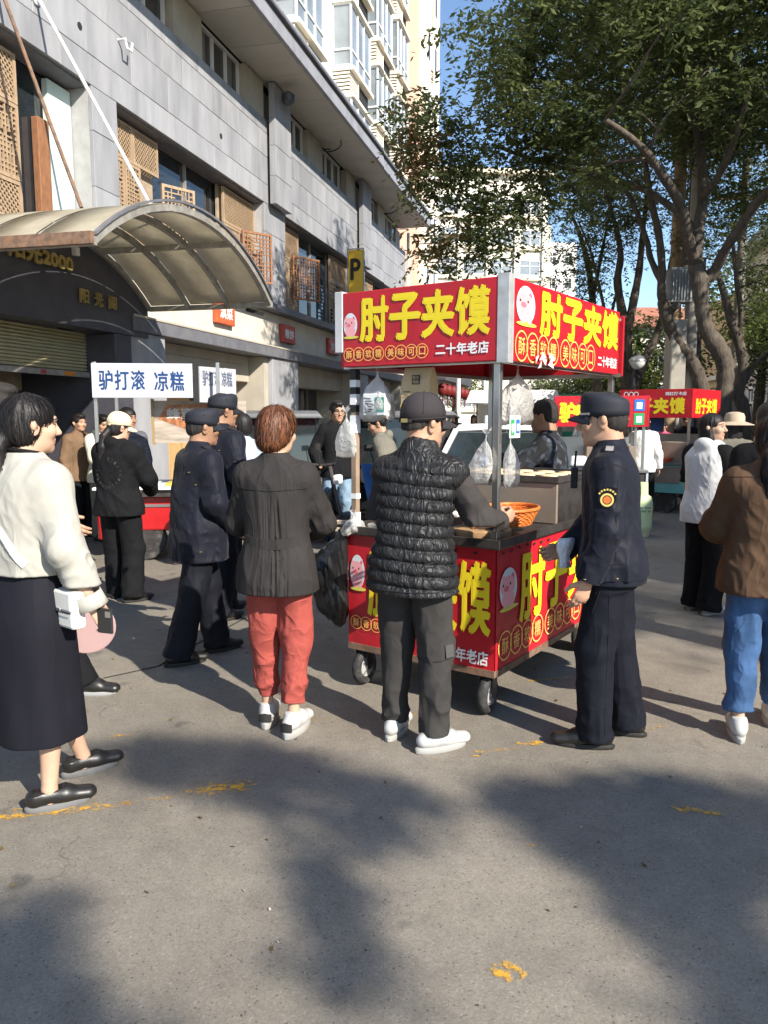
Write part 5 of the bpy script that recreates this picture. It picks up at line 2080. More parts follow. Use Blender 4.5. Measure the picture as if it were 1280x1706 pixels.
# castors
def castor(x, y, a=0.0):
    c = put('castor', None, cart, (x, y, 0), (0, 0, a))
    c.empty_display_size = .05
    ty = MB()
    prof = []
    n = 28
    R0, r0 = .083, .027
    rings = []
    for i in range(n):
        t = 2 * PI * i / n
        ring = []
        for j in range(10):
            q = 2 * PI * j / 10
            tread = .0015 if (i % 2 and abs(math.cos(q)) > .6 and math.cos(q) > 0) else 0
            rr = R0 + (r0 - tread) * math.cos(q) * .95
            ring.append((rr * math.cos(t), r0 * math.sin(q) * 1.1, .108 + rr * math.sin(t)))
        rings.append(ring)
    rings.append(rings[0])
    ty.rings(rings, caps=False)
    obj('tyre', ty, M_TYRE, c, smooth=True)
    hb = MB().tube([(0, -.022, .108), (0, .022, .108)], .06, 20)
    hub = obj('hub', hb, M_GREYW, c, .004)
    sp = MB()
    for i in range(5):
        t = 2 * PI * i / 5
        sp.bar((.018 * math.cos(t), -.0245, .108 + .018 * math.sin(t)), (.056 * math.cos(t), -.0245, .108 + .056 * math.sin(t)), .012, .005)
    sp.tube([(0, -.03, .108), (0, .03, .108)], .017, 12)
    obj('spokes', sp, M_STEEL, c)
    fk = MB()
    for q in (-1, 1):
        fk.add([(-.02, q * .036, .095), (.02, q * .036, .095), (.045, q * .036, .225), (-.03, q * .036, .225),
                (-.02, q * .040, .095), (.02, q * .040, .095), (.045, q * .040, .225), (-.03, q * .040, .225)],
               [(0, 1, 2, 3), (7, 6, 5, 4), (0, 4, 5, 1), (1, 5, 6, 2), (2, 6, 7, 3), (3, 7, 4, 0)])
    fk.b(-.05, .05, -.045, .045, .2255, .234)
    obj('fork', fk, M_STEELD, c)


castor(.06, .07, .12); castor(.06, .90, .05); castor(1.45, .07, -.1); castor(1.45, .87, .2)

# posts and roof
PX = 1.74
posts = {'near': (.02, .02), 'left': (.02, .93), 'right': (PX, .02), 'back': (PX, .93)}
for nm, (x, y) in posts.items():
    p = obj('post', MB().b(x - .018, x + .018, y - .018, y + .018,   .93, 2.25), M_STEEL if nm != 'left' else mat('kraft_wrapped', (.28, .20, .14), .6, var=.2), cart, .003)
    if nm == 'left':
        for z0, z1, m in ((1.62, 1.86, M_BLKP), (1.50, 1.60, M_WHITEP), (1.12, 1.15, M_WPAINT), (.95, 1.04, M_WPAINT), (1.66, 1.72, M_WHITEP), (1.76, 1.80, M_WHITEP)):
            e = .0205 if m is not M_WHITEP else .0215
            obj('tape', MB().b(x - e, x + e, y - e, y + e, z0, z1), m, p)
for i, (x0, x1, y0, y1) in enumerate(((-.02, PX + .05, -.03, 0.0), (-.02, PX + .05, .95, .98), (-.03, 0.0, 0.005, .945), (PX + .02, PX + .05, .005, .945))):
    obj('sign_frame', MB().b(x0, x1, y0, y1, 1.86, 1.885), M_STEEL, cart)
obj('roof', MB().b(-.02, PX + .04, -.02, .97, 2.235, 2.25), mat('roof_grey', (.25, .25, .25), .6, var=.1), cart)
# sign boxes
SB0, SB1 = 1.868, 2.272
sl = obj('sign_board', MB().b(-.07, -.032, -.015, .945, SB0, SB1), M_RED, cart, .004)
banner_print(sl, (-.0725, .942, SB0), (0, -1, 0), (0, 0, 1), .945, SB1 - SB0,
             dict(pig=(.055, .56, .050, .165), big=(.13, .965, .34, .90), ring=(.165, .0385, .004), white=(.645, .965, .10, .24)))
sr = obj('sign_board', MB().b(-.010, 1.60, -.07, -.032, SB0, SB1), M_RED, cart, .004)
banner_print(sr, (-.006, -.0725, SB0), (1, 0, 0), (0, 0, 1), 1.60, SB1 - SB0,
             dict(pig=(.085, .70, .070, .235), big=(.20, .975, .40, .93), ring=(.195, .078, .01), white=(.755, .975, .09, .25)))
obj('corner_strip', MB().b(-.073, -.0321, -.075, -.016, SB0 - .01, SB1 + .012), mat('corner_alu', (.50, .50, .49), .45, metal=.4, var=.15, vs=12, dirt=.3, dirtcol=(.25, .24, .22), ds=10), cart)
obj('corner_strip', MB().b(-.031, -.0105, -.075, -.033, SB0 - .01, SB1 + .012), MATS['corner_alu'], cart)
obj('sign_end', MB().b(-.075, -.0, .946, 1.0, SB0 + .08, SB1 + .01), mat('end_grey', (.5, .5, .5), .5), cart, .004)
obj('sign_board', MB().b(PX + .06, PX + .09, -.03, 1.0, SB0, SB1), M_RED, cart)
obj('sign_board', MB().b(.0, PX + .05, .985, 1.015, SB0, SB1), M_RED, cart)
# torn lower corner of the right sign, sticking out
mb = MB()
for i in range(7):
    a = random.uniform(0, 6.28)
    x, z = .33 + random.uniform(-.1, .14), SB0 + random.uniform(-.02, .035)
    mb.add([(x, -.078 - random.uniform(0, .03), z), (x + .07 * math.cos(a), -.08 - random.uniform(0, .03), z + .05 * math.sin(a)), (x + .05 * math.cos(a + 1), -.082 - random.uniform(0, .04), z + .04 * math.sin(a + 1))], [(0, 1, 2)])
obj('torn_flap', mb, [mat('torn_white', (.75, .72, .72), .6)], cart)

# griddle box
gx0, gx1, gy0, gy1 = .93, 1.68, .06, .88
obj('griddle_box', MB().b(gx0, gx1, gy0, gy1, .931, 1.185), M_STBR, cart, .006)
gs = MB().b(gx0 + .02, gx1, gy0 - .004, gy0 - .0005, .94, 1.18)
obj('griddle_side', gs, M_STEELD, cart)
vt = MB()
for i in range(6):
    vt.b(gx0 + .52 + i * .03, gx0 + .535 + i * .03, gy0 - .009, gy0 - .0045, 1.06, 1.15)
obj('vent_slots', vt, M_DARK, cart)
top = MB().b(gx0 - .015, gx1 + .01, gy0 - .015, gy0 + .02, 1.186, 1.225).b(gx0 - .015, gx1 + .01, gy1 - .02, gy1 + .015, 1.186, 1.225)
top.b(gx0 - .015, gx0 + .02, gy0 + .0201, gy1 - .0201, 1.186, 1.225).b(gx1 - .02, gx1 + .01, gy0 + .0201, gy1 - .0201, 1.186, 1.225)
obj('griddle_rim', top, M_STEELD, cart, .003)
obj('griddle_plate', MB().b(gx0 + .02, gx1 - .02, gy0 + .02, gy1 - .02, 1.187, 1.212), M_DARK, cart)

M_BREAD = mat('flatbread', (.72, .55, .34), .8, var=.2, vs=25, bump=.3, bs=60, dirt=.4, dirtcol=(.35, .18, .07), ds=25)
bread0 = None
bi = 0
for i in range(5):
    for j in range(3):
        mb = MB().lathe([(.001, 0), (.055, .0), (.062, .007), (.055, .016), (.02, .019), (.001, .019)], (0, 0, 0), 20)
        if bread0 is None:
            bread0 = mb.mesh('flatbread'); bread0.materials.append(M_BREAD)
            bread0.polygons.foreach_set('use_smooth', [True] * len(bread0.polygons))
        lx, ly = gx0 + .10 + j * .16, gy0 + .10 + i * .155
        w = Vector((CART_O[0], CART_O[1], 0)) + Matrix.Rotation(CRZ, 3, 'Z') @ Vector((lx, ly, 1.2125))
        o = put('flatbread', bread0, None, w, (0, 0, bi))
        row = ('nearest', 'second', 'middle', 'fourth', 'farthest')[i]
        tag(o, 'round pale flatbread in the %s row of the griddle, %s from its front edge' % (row, ('first', 'second', 'third')[j]), 'flatbread', 'flatbreads baking on the griddle')
        bi += 1

def cart_pt(x, y, z):
    return Vector((CART_O[0], CART_O[1], 0)) + Matrix.Rotation(CRZ, 3, 'Z') @ Vector((x, y, z))


# ---- woven basket
M_WICK = mat('orange_wicker', (.62, .17, .035), .45, var=.25, vs=30, bump=.3, bs=80)
bk = thing('wicker_basket', 'orange woven wicker basket standing on the cart worktop', 'basket', cart_pt(.56, .20, .965), CRZ + .1)
mb = MB()
for lvl in range(9):
    t = lvl / 8
    rx, ry, z = .155 + .055 * t, .12 + .04 * t, .008 + .085 * t
    pts = []
    for i in range(49):
        a = 2 * PI * i / 48
        w = .0035 * (1 if (i + lvl) % 2 else -1)
        pts.append(((rx + w) * math.cos(a), (ry + w) * math.sin(a), z))
    mb.tube(pts, .0062, 5, False)
obj('weave', mb, M_WICK, bk, smooth='all')
mb = MB()
for i in range(24):
    a = 2 * PI * i / 24
    mb.tube([(.153 * math.cos(a), .118 * math.sin(a), 0), (.211 * math.cos(a), .161 * math.sin(a), .096)], .004, 5)
obj('ribs', mb, M_WICK, bk)['kind'] = 'stuff'
obj('rim', MB().tube([(.213 * math.cos(2 * PI * i / 40), .163 * math.sin(2 * PI * i / 40), .098) for i in range(41)], .011, 7, False), M_WICK, bk, smooth='all')
obj('base', MB().lathe([(.001, 0), (.15, 0), (.15, .012), (.001, .012)], (0, 0, 0), 24, 1, .77), M_WICK, bk)

# ---- plastic bags hanging on the posts, all as creased film
M_FILM = film('clear_film', (.80, .80, .78), .55, .25, .45)
M_FILMG = film('milky_film', (.62, .60, .57), .8, .35, .4)


def film_bag(name, label, c, w, h, th, rz, m, group=None, neck=.35, seed=0, lean=0):
    """bag hanging from its gathered neck: rumpled closed skin"""
    t = thing(name, label, 'plastic bag', c, rz, group)
    rr = random.Random(seed)
    ph = [rr.uniform(0, 6.28) for _ in range(6)]
    rings = []
    n = 30
    prof = [(.0, .06, 1), (.07, .05, 1), (.13, .10, 1), (.22, .32, 1), (.34, .62, 1), (.5, .82, 1), (.7, .95, 1), (.9, 1.0, .8), (1.0, .96, .3)]
    for v, f, g in prof:
        ring = []
        for i in range(n):
            a = 2 * PI * i / n
            k = 1 + .10 * math.sin(3 * a + ph[0] + v * 4) + .08 * math.sin(7 * a + ph[1] - v * 6) + .05 * math.sin(11 * a + ph[2] + 9 * v)
            ring.append((lean * v * h + w / 2 * f * k * math.copysign(abs(math.cos(a)) ** .7, math.cos(a)), th / 2 * f * g * k * math.sin(a), -h * v + .012 * math.sin(5 * a + ph[3]) * v))
        rings.append(ring)
    obj('film', MB().rings(rings), m, t, smooth='all')
    fr = MB()
    for i in range(6):
        a = rr.uniform(0, 6.28)
        fr.add([(0, 0, 0), (.03 * math.cos(a), .02 * math.sin(a), .035 + rr.uniform(0, .02)), (.03 * math.cos(a + .8), .02 * math.sin(a + .8), .03)], [(0, 1, 2)])
    obj('frill', fr, m, t)
    return t


film_bag('plastic_bag', 'bunch of clear plastic bags tied to the taped left cart post', cart_pt(-.03, .955, 1.61), .14, .24, .07, CRZ - PI / 2, M_FILM, 'clear bags tied to the cart posts', seed=1)
film_bag('plastic_bag', 'clear plastic bag hanging left of the near cart post', cart_pt(-.02, .06, 1.50), .13, .24, .06, CRZ - PI / 2, M_FILM, 'clear bags tied to the cart posts', seed=2, lean=-.2)
film_bag('plastic_bag', 'clear plastic bag hanging right of the near cart post', cart_pt(.07, -.03, 1.49), .13, .25, .07, CRZ, M_FILM, 'clear bags tied to the cart posts', seed=3, lean=.1)
film_bag('plastic_bag', 'big grey milky bag hanging under the right cart sign', cart_pt(.42, .10, 1.855), .36, .30, .12, CRZ, M_FILMG, seed=5)
film_bag('plastic_bag', 'white carrier bag with takeaway boxes hanging under the left cart sign', cart_pt(.03, .78, 1.845), .22, .27, .12, CRZ - PI / 2, film('carrier_film', (.78, .76, .74), .8, .3, .35), seed=7)
film_bag('plastic_bag', 'crumpled clear film at the foot of the taped cart post', cart_pt(.0, .93, 1.02), .16, .1, .12, CRZ, M_FILM, seed=9)
# printed takeaway box seen through the carrier bag
tb = thing('takeaway_box', 'white takeaway box with green print inside the carrier bag', 'box', cart_pt(.03, .77, 1.60), CRZ - PI / 2)
obj('box', MB().b(-.075, .075, -.05, .05, 0, .12), M_WPAINT, tb, .004)
obj('green_print', MB().b(.01, .07, -.0525, -.0515, .02, .1), mat('print_green', (.06, .30, .22), .6), tb)
mb = MB()
for i in range(6):
    mb.bx((-.035 + random.uniform(-.01, .01), -.052, .02 + i * .015), (.05, .001, .004), (0, random.uniform(-.2, .2), 0))
obj('print_lines', mb, M_BLKP, tb)
# kraft paper bag
kb = thing('paper_bag', 'kraft paper bag with black square print hanging under the left cart sign', 'paper bag', cart_pt(.04, .50, 1.60), CRZ - PI / 2)
M_KRAFT = mat('kraft_paper', (.50, .36, .20), .8, var=.08, bump=.15, bs=30)
mb = MB()
mb.rings([[(-.085, -.045, 0), (.085, -.045, 0), (.085, .045, 0), (-.085, .045, 0)], [(-.09, -.05, .02), (.09, -.05, .02), (.09, .05, .02), (-.09, .05, .02)],
          [(-.088, -.046, .18), (.088, -.046, .18), (.088, .046, .18), (-.088, .046, .18)], [(-.086, -.012, .255), (.086, -.012, .255), (.086, .012, .255), (-.086, .012, .255)]])
obj('bag_body', mb, M_KRAFT, kb)
obj('yellow_band', MB().b(-.0915, .0915, -.0520, .0520, .004, .058), mat('kraft_yellow', (.58, .40, .06), .7), kb)
lg = MB(); lg.M = frame_matrix((-.02, -.0478, .165), (1, 0, 0), (0, .06, 1))
lg.b(0, .05, 0, .05, 0, .001)
lo_ = obj('logo_square', lg, M_BLKP, kb)
text('logo_lettering', '京川', M_KRAFT, lo_, (-.014, -.0505, .192), (1, 0, 0), (0, .06, 1), .038, .018, .0006)
text('logo_lettering', '纯品', M_KRAFT, lo_, (-.014, -.0502, .170), (1, 0, 0), (0, .06, 1), .038, .018, .0006)
mb = MB()
for i in range(3):
    mb.b(-.07, -.03, -.0535 + .001 * i, -.0525 + .001 * i, .125 - i * .022, .129 - i * .022)
obj('print_lines', mb, M_BLKP, kb)
mb = MB(); mb.M = frame_matrix((.03, -.0535, .09), (1, 0, 0), (0, 0, 1))
ring_mark(mb, 0, 0, .018, .002, 0)
obj('print_ring', mb, M_BLKP, kb)
# payment cards (codes left blank)
for i, (mcol, lb) in enumerate((((.03, .32, .10), 'green framed payment card fixed to the near cart post'), ((.03, .13, .45), 'blue framed payment card fixed to the near cart post'))):
    pc = thing('payment_card', lb, 'card', cart_pt(.045 + i * .062, -.035, 1.485), CRZ)
    obj('card', MB().b(0, .058, -.004, 0, 0, .115), M_WPAINT, pc)
    obj('frame_print', MB().b(.007, .051, -.0052, -.0042, .012 + .01 * i, .095), mat('card_%d' % i, mcol, .5, bump=0), pc)
    obj('blank_code', MB().b(.016, .042, -.0062, -.0054, .035, .072), M_WPAINT, pc)

# ---- black rubbish bag hanging off the left end of the cart
M_BIN = mat('black_bag_film', (.012, .012, .013), .28, var=.2, bump=.35, bs=26, spec=.6, stretch=(1, 1, .35), bdist=.02)
rbg = thing('rubbish_bag', 'full black rubbish bag hanging from the left end of the cart', 'rubbish bag', cart_pt(-.02, .99, .915), CRZ - PI / 2)
g = SDF((-.36, -.2, -.62), (.16, .2, .06), .007)
g.cone((0, 0, 0), (-.06, 0, -.12), .018, .05, .02)
g.cone((-.06, 0, -.12), (-.15, .0, -.25), .06, .10, .06)
g.cone((-.15, 0, -.25), (-.09, 0, -.42), .115, .085, .08)
g.cone((-.09, 0, -.42), (-.035, 0, -.52), .08, .045, .05)
g.cone((0, 0, -.02), (-.03, 0, -.45), .02, .05, .06)
g.wave(lambda X, Y, Z: .011 * ridge(vnoise((X + Y) * 30 + Z * 6, Y * 26, Z * 5 + X * 4)))
sobj('bag_skin', g, M_BIN, rbg)
obj('knot', MB().tube([(-.02, -.02, .01), (0, 0, .03), (.03, .01, .01)], [.012, .018, .01], 7), M_BIN, rbg, smooth='all')
# two pale boards at the left end of the worktop
for i in range(2):
    bd = obj('wooden_slat', MB().b(-.02, .10, -.012, .012, -.012, .012), mat('pale_board', (.50, .42, .32), .8, var=.2), None, .003, loc=cart_pt(.06, .99, .925 + i * .045), rot=(0, 0, CRZ + 1.9 + i * .1))
    tag(bd, ('lower' if i == 0 else 'upper') + ' pale wooden slat sticking out of the left cart end', 'slat', 'slats at the cart end')

# ================================================================== OTHER STALLS
# ---- left: red tricycle stall with white sign
lc = thing('tricycle_stall', 'red cargo tricycle stall with a white sign in blue characters', 'food cart', (-2.30, 8.55, 0), R(6))
M_TRED = mat('tricycle_red', (.42, .012, .014), .3, var=.1, coat=.4)
M_SIGNW = mat('sign_white', (.46, .48, .52), .6, var=.04, bump=.02)
M_BLUE = mat('sign_blue', (.010, .045, .15), .5, bump=0)
bodyp = MB()
bodyp.rings([[(-.62, y, .34), (.66, y, .34), (.75, y, .55), (.72, y, .72), (-.62, y, .72)] for y in (0, .9)])
obj('cargo_box', bodyp, M_TRED, lc, .02)
obj('box_trim', MB().b(-.64, .74, -.012, -.001, .6, .63), M_STEEL, lc)
obj('bumper', MB().b(-.7, -.621, -.05, .3, .36, .62), M_TRED, lc, .02)
obj('lamp', MB().b(-.69, -.63, -.06, -.0505, .42, .56), mat('tail_lamp', (.5, .03, .02), .2, coat=.6), lc)
for x in (-.36, .42):
    w = obj('wheel', MB().tube([(x, .02, .24), (x, .12, .24)], .24, 24), M_TYRE, lc, .02)
    obj('rim', MB().tube([(x, .012, .24), (x, .0195, .24)], .14, 18), M_STEELD, w)
obj('table_top', MB().b(-.85, .85, -.15, .9, .80, .83), M_WPAINT, lc, .006)
obj('table_frame', MB().b(-.8, .8, -.1, .85, .721, .798), M_STEELD, lc)
for x in (-.78, .50):
    obj('post', MB().b(x - .018, x + .018, -.12, -.084, .83, 2.16), M_STEEL, lc, .003)
for x in (-.78, .50):
    obj('post', MB().b(x - .018, x + .018, .82, .856, .83, 2.16), M_STEEL, lc, .003)
sg = obj('sign_board', MB().b(-.80, .24, -.16, -.125, 1.785, 2.145), M_SIGNW, lc, .004)
for i, ch in enumerate('驴打滚'):
    text('character', ch, M_BLUE, sg, (-.725 + i * .165, -.1625, 1.87), (1, 0, 0), (0, 0, 1), .14, .20, .004)
for i, ch in enumerate('凉糕'):
    text('character', ch, M_BLUE, sg, (-.155 + i * .165, -.1625, 1.86), (1, 0, 0), (0, 0, 1), .14, .20, .004)
sg2 = MB(); sg2.M = frame_matrix((.31, -.13, 1.74), (.55, .83, 0), (0, 0, 1))
sg2.b(0, .62, 0, .38, -.02, 0)
s2 = obj('side_sign', sg2, mat('side_sign_grey', (.42, .42, .44), .6), lc)
text('lettering', '驴打滚 凉糕', mat('faded_blue', (.10, .12, .18), .6), s2, Vector((.31, -.13, 1.74)) + Vector((.55, .83, 0)) * .05 + Vector((.83, -.55, 0)) * .002 + Vector((0, 0, .18)), (.55, .83, 0), (0, 0, 1), .5, .16, .003)
obj('sign_post', MB().b(.245, .30, -.15, -.125, 1.74, 2.14), M_DARK, lc)
# picture board
def poster_mat():
    m = bpy.data.materials.new('cake_poster')
    t, N, L = _nodes(m)
    out = N.new('ShaderNodeOutputMaterial'); p = N.new('ShaderNodeBsdfPrincipled')
    L.new(p.outputs[0], out.inputs[0]); p.inputs['Roughness'].default_value = .5
    tc = N.new('ShaderNodeTexCoord'); n = N.new('ShaderNodeTexNoise'); n.inputs['Scale'].default_value = 24; n.inputs['Detail'].default_value = 6
    L.new(tc.outputs['Object'], n.inputs['Vector'])
    r = N.new('ShaderNodeValToRGB')
    r.color_ramp.elements[0].color = (.20, .06, .02, 1); r.color_ramp.elements[0].position = .3
    r.color_ramp.elements[1].color = (.46, .20, .08, 1); r.color_ramp.elements[1].position = .7
    L.new(n.outputs['Fac'], r.inputs[0]); L.new(r.outputs[0], p.inputs['Base Color'])
    return m
pb = obj('picture_board', MB().b(-.22, .78, .10, .13, 1.30, 1.76), mat('poster_wood', (.36, .30, .24), .7, var=.3, vs=4, stretch=(1, 1, 6)), lc)
pl = MB(); pl.add([(x, .0975, z) for x, z in ((-.08, 1.72), (.66, 1.72), (.68, 1.55), (.30, 1.38), (-.18, 1.56))], [(0, 1, 2, 3, 4)])
obj('cake_picture', pl, poster_mat(), pb)
text('lettering', '蜂蜜玫瑰凉', mat('poster_lettering', (.55, .50, .44), .6, bump=0), pb, (-.08, .094, 1.56), (1, 0, 0), (0, 0, 1), .74, .12, .004)
obj('board_frame', MB().b(-.25, -.221, .09, .14, 1.28, 1.78), mat('gold_frame', (.30, .22, .10), .5), pb)
# shelf and trays
obj('shelf', MB().b(.0, .8, .1, .5, 1.12, 1.14), M_WPAINT, lc)
for i, (x, y, z, w, d, m) in enumerate(((.15, .15, 1.141, .3, .25, M_FILMG), (-.1, -.05, .831, .5, .3, mat('yellow_cake', (.58, .38, .06), .7, var=.3, vs=18)), (.42, -.05, .831, .35, .3, M_STEEL))):
    tray = obj('tray', MB().b(x, x + w, y, y + d, z, z + .035 + .05 * (i == 0)), m, lc, .006)
gb_ = obj('glass_case', MB().b(.05, .8, .3, .8, .832, 1.11), film('case_glass', (.5, .5, .5), .25, .1, .1), lc)
for i in range(3):
    obj('white_carton', MB().b(.42 + i * .07, .47 + i * .07, -.165, -.15, .45, .7), M_FILMG, lc)

fe = thing('fire_extinguisher', 'red fire extinguisher hanging on the left end of the tricycle stall', 'extinguisher', (-2.98, 8.2, .30))
obj('cylinder', MB().lathe([(.001, 0), (.055, 0), (.06, .01), (.06, .24), (.045, .28), (.02, .30)], (0, 0, 0), 18), M_TRED, fe, smooth=True)
obj('valve', MB().lathe([(.02, .30), (.02, .34), (.03, .345), (.03, .36), (.001, .362)], (0, 0, 0), 12).b(-.01, .09, -.012, .012, .35, .365), M_DARK, fe)
obj('hose', MB().tube([(.03, 0, .34), (.09, 0, .28), (.085, 0, .12)], .012, 7), M_DARK, fe, smooth=True)

# ---- behind the officer: donkey meat sign, second sandwich cart
def side_cart(name, label, loc, rz, W, D_, z0, z1, chars, body_m, text_top=None, base=True, codes=False):
    c = thing(name, label, 'food cart', loc, rz)
    s1 = obj('sign_board', MB().b(0, W, -.03, 0, z0, z1), M_RED, c, .004)
    big_text(chars, M_YEL, s1, (.06 * W, -.033, z0 + (z1 - z0) * .16), (1, 0, 0), (0, 0, 1), W * (.74 if codes else .86), (z1 - z0) * (.62 if not text_top else .52), .014, .12)
    if text_top:
        text('white_lettering', text_top, M_WPAINT, s1, (W * .66, -.0325, z0 + (z1 - z0) * .78), (1, 0, 0), (0, 0, 1), W * .28, (z1 - z0) * .12, .002)
        mb = MB(); mb.M = frame_matrix((W * .1, -.0325, z0 + (z1 - z0) * .84), (1, 0, 0), (0, 0, 1))
        for i in range(3):
            ring_mark(mb, i * .085, 0, .042, .012, 0)
        obj('white_rings', mb, M_WPAINT, s1)
    if codes:
        for i, col in enumerate(((.03, .14, .5), (.05, .35, .22))):
            q = obj('payment_card', MB().b(W * .86, W * .97, -.036, -.031, z0 + .22 - i * .19, z0 + .38 - i * .19), MATS['card_%d' % (1 - i)], s1)
            obj('blank_code', MB().b(W * .885, W * .945, -.038, -.0362, z0 + .25 - i * .19, z0 + .34 - i * .19), M_WPAINT, q)
    s2 = obj('side_sign', MB().b(W + .0005, W + .03, -.03, D_ * .92, z0, z1), M_RED, c, .004)
    big_text(chars, M_YEL, s2, (W + .033, .08 * D_, z0 + (z1 - z0) * .16), (0, 1, 0), (0, 0, 1), D_ * .7, (z1 - z0) * .5, .01, .1)
    obj('roof', MB().b(.01, W - .01, .01, D_ * .9, z1 - .04, z1 - .02), MATS['roof_grey'], c)
    for x in (.03, W - .03):
        for y in (.03, D_ * .9):
            obj('post', MB().b(x - .018, x + .018, y - .018, y + .018, .82, z0 + .02), M_STEEL, c)
    if base:
        obj('counter', MB().b(-.02, W + .05, -.03, D_, .80, .84), M_STEEL, c, .004)
        obj('body', MB().b(0, W + .02, 0, D_, .34, .798), body_m, c, .008)
        pn = obj('front_panel', MB().b(.04, W - .12, -.010, -.001, .50, .77), M_STBR, c)
        obj('number_plate', MB().b(W * .45, W * .75, -.006, -.001, .39, .47), mat('plate_teal', (.16, .36, .33), .5), c)
        obj('corner_post', MB().b(W + .021, W + .05, -.02, .1, .30, .80), M_SIGNW, c)
        for x in (.3, W - .4):
            for y in (.08, D_ - .12):
                w = obj('wheel', MB().tube([(x, y, .19), (x, y + .1, .19)], .19, 20), M_TYRE, c)
                obj('rim', MB().tube([(x, y - .006, .19), (x, y - .001, .19)], .1, 14), M_STEELD, w)
        obj('griddle_box', MB().b(W * .38, W * .92, .2, .7, .842, 1.16), M_STBR, c, .005)
        obj('tray', MB().lathe([(.001, 0), (.2, 0), (.25, .07), (.255, .072), (.2, .01)], (W * .55, .1, .842), 20), mat('orange_plastic', (.52, .09, .03), .4), c, smooth=True)
        obj('splash_back', MB().b(.05, W * .9, D_ * .85, D_ * .87, .842, 1.28), M_STEEL, c)
    return c


M_TEAL = mat('teal_paint', (.14, .40, .36), .5, var=.12, dirt=.35, dirtcol=(.2, .2, .17), ds=5)
side_cart('snack_cart', 'distant teal snack cart with red signs right of the officer', (3.98, 13.26, 0), R(-40), 1.18, 1.5, 1.56, 2.02, '肘子夹馍', M_TEAL, '网红打卡店')
side_cart('snack_cart', 'red sign stall with two payment cards just behind the officer cap', (2.42, 11.15, 0), R(-10), 1.26, .9, 1.44, 1.87, '驴肉火烧', M_STEELD, codes=True)
bb = thing('blue_box', 'blue crate hanging under the sign of the distant teal cart', 'crate', (4.50, 13.3, 1.33), R(-40))
obj('box', MB().b(-.22, .22, -.1, .1, 0, .24), mat('crate_blue', (.02, .07, .22), .5), bb, .01)
obj('rim', MB().b(-.23, .23, -.11, .11, .2405, .26), MATS['crate_blue'], bb, .004)

# ---- gas cylinder
gc = thing('gas_cylinder', 'pale green gas cylinder standing on the road beyond the officer', 'gas cylinder', (3.42, 10.3, 0))
M_GAS = mat('pale_green_paint', (.52, .62, .34), .5, var=.1, dirt=.45, dirtcol=(.33, .34, .20), ds=6)
obj('shell', MB().lathe([(.001, .06), (.11, .065), (.148, .11), (.152, .16), (.152, .36), (.1535, .365), (.1535, .375), (.152, .38), (.150, .46), (.13, .53), (.08, .565), (.05, .57)], (0, 0, 0), 28), M_GAS, gc, smooth=True)
obj('foot_ring', MB().lathe([(.115, 0), (.12, .0), (.125, .08), (.115, .08)], (0, 0, 0), 24), mat('foot_tan', (.45, .40, .24), .7), gc, smooth=True)
obj('collar', MB().lathe([(.085, .55), (.088, .55), (.082, .72), (.078, .72)], (0, 0, 0), 24), M_GAS, gc, smooth=True)
obj('valve', MB().lathe([(.018, .56), (.018, .63), (.03, .635), (.03, .65), (.001, .652)], (0, 0, 0), 12), M_GOLD, gc)
st_ = MB()
for i in range(2):
    for j in range(8):
        if (i * 8 + j) % 5 != 3:
            st_.b(-.085 + j * .022, -.070 + j * .022, -.1562 + .004 * abs(j - 3.5) * .5, -.1545 + .004 * abs(j - 3.5) * .5, .385 - i * .045, .41 - i * .045)
obj('worn_stencil', st_, mat('stencil_dark', (.20, .26, .16), .7), gc)['kind'] = 'stuff'
# ================================================================== PEOPLE
C_NAVY = mat('navy_twill', (.0085, .0098, .017), .62, var=.12, bump=.12, bs=300, fold=.55, fs=8, sheen=.05, spec=.14)
C_NAVYP = mat('navy_trouser', (.008, .009, .014), .65, var=.12, bump=.1, bs=300, fold=.5, fs=6, fstretch=(1, 1, .35), spec=.14)
C_VEST = mat('black_puffer', (.015, .015, .016), .50, var=.15, bump=.3, bs=60, spec=.32, stretch=(1, 1, 1.2), bdist=.004, fold=.75, fs=19, fstretch=(1.5, 1.5, .6))
C_SLV = mat('charcoal_jersey', (.045, .040, .038), .85, var=.12, bump=.15, bs=260, fold=.5, fs=9, spec=.14)
C_PANTG = mat('charcoal_sweatpants', (.040, .037, .035), .9, var=.14, bump=.2, bs=240, fold=.55, fs=7, fstretch=(1, 1, .5), spec=.14)
C_BLZ = mat('charcoal_crepe', (.030, .027, .026), .78, var=.12, bump=.12, bs=260, fold=.6, fs=9, fstretch=(1.3, 1.3, .3), spec=.14)
C_CORAL = mat('coral_cotton', (.31, .066, .052), .85, var=.1, bump=.15, bs=240, fold=.7, fs=10, fstretch=(1, 1, .9), spec=.14)
C_BLACK = mat('black_cloth', (.009, .009, .010), .85, var=.15, bump=.12, bs=240, fold=.45, fs=8, spec=.14)
C_CREAM = mat('cream_wool', (.37, .355, .31), .8, var=.06, bump=.15, bs=200, fold=.5, fs=7, spec=.14)
C_SKIRT = mat('black_skirt_cloth', (.010, .010, .015), .75, var=.1, bump=.1, bs=240, fold=.35, fs=5, fstretch=(1, 1, .3), spec=.14)
C_BROWN = mat('brown_corduroy', (.085, .050, .030), .9, var=.12, bump=.25, bs=160, fold=.5, fs=7, spec=.14)
C_JEAN = mat('blue_denim', (.045, .095, .20), .8, var=.35, vs=5, bump=.25, bs=260, fold=.6, fs=9, spec=.14)
C_JEANL = mat('pale_denim', (.20, .29, .38), .8, var=.2, vs=6, bump=.2, bs=260, fold=.5, fs=8, spec=.14)
C_WHITEJ = mat('white_nylon', (.66, .65, .63), .6, var=.06, bump=.1, fold=.5, fs=8, spec=.14)
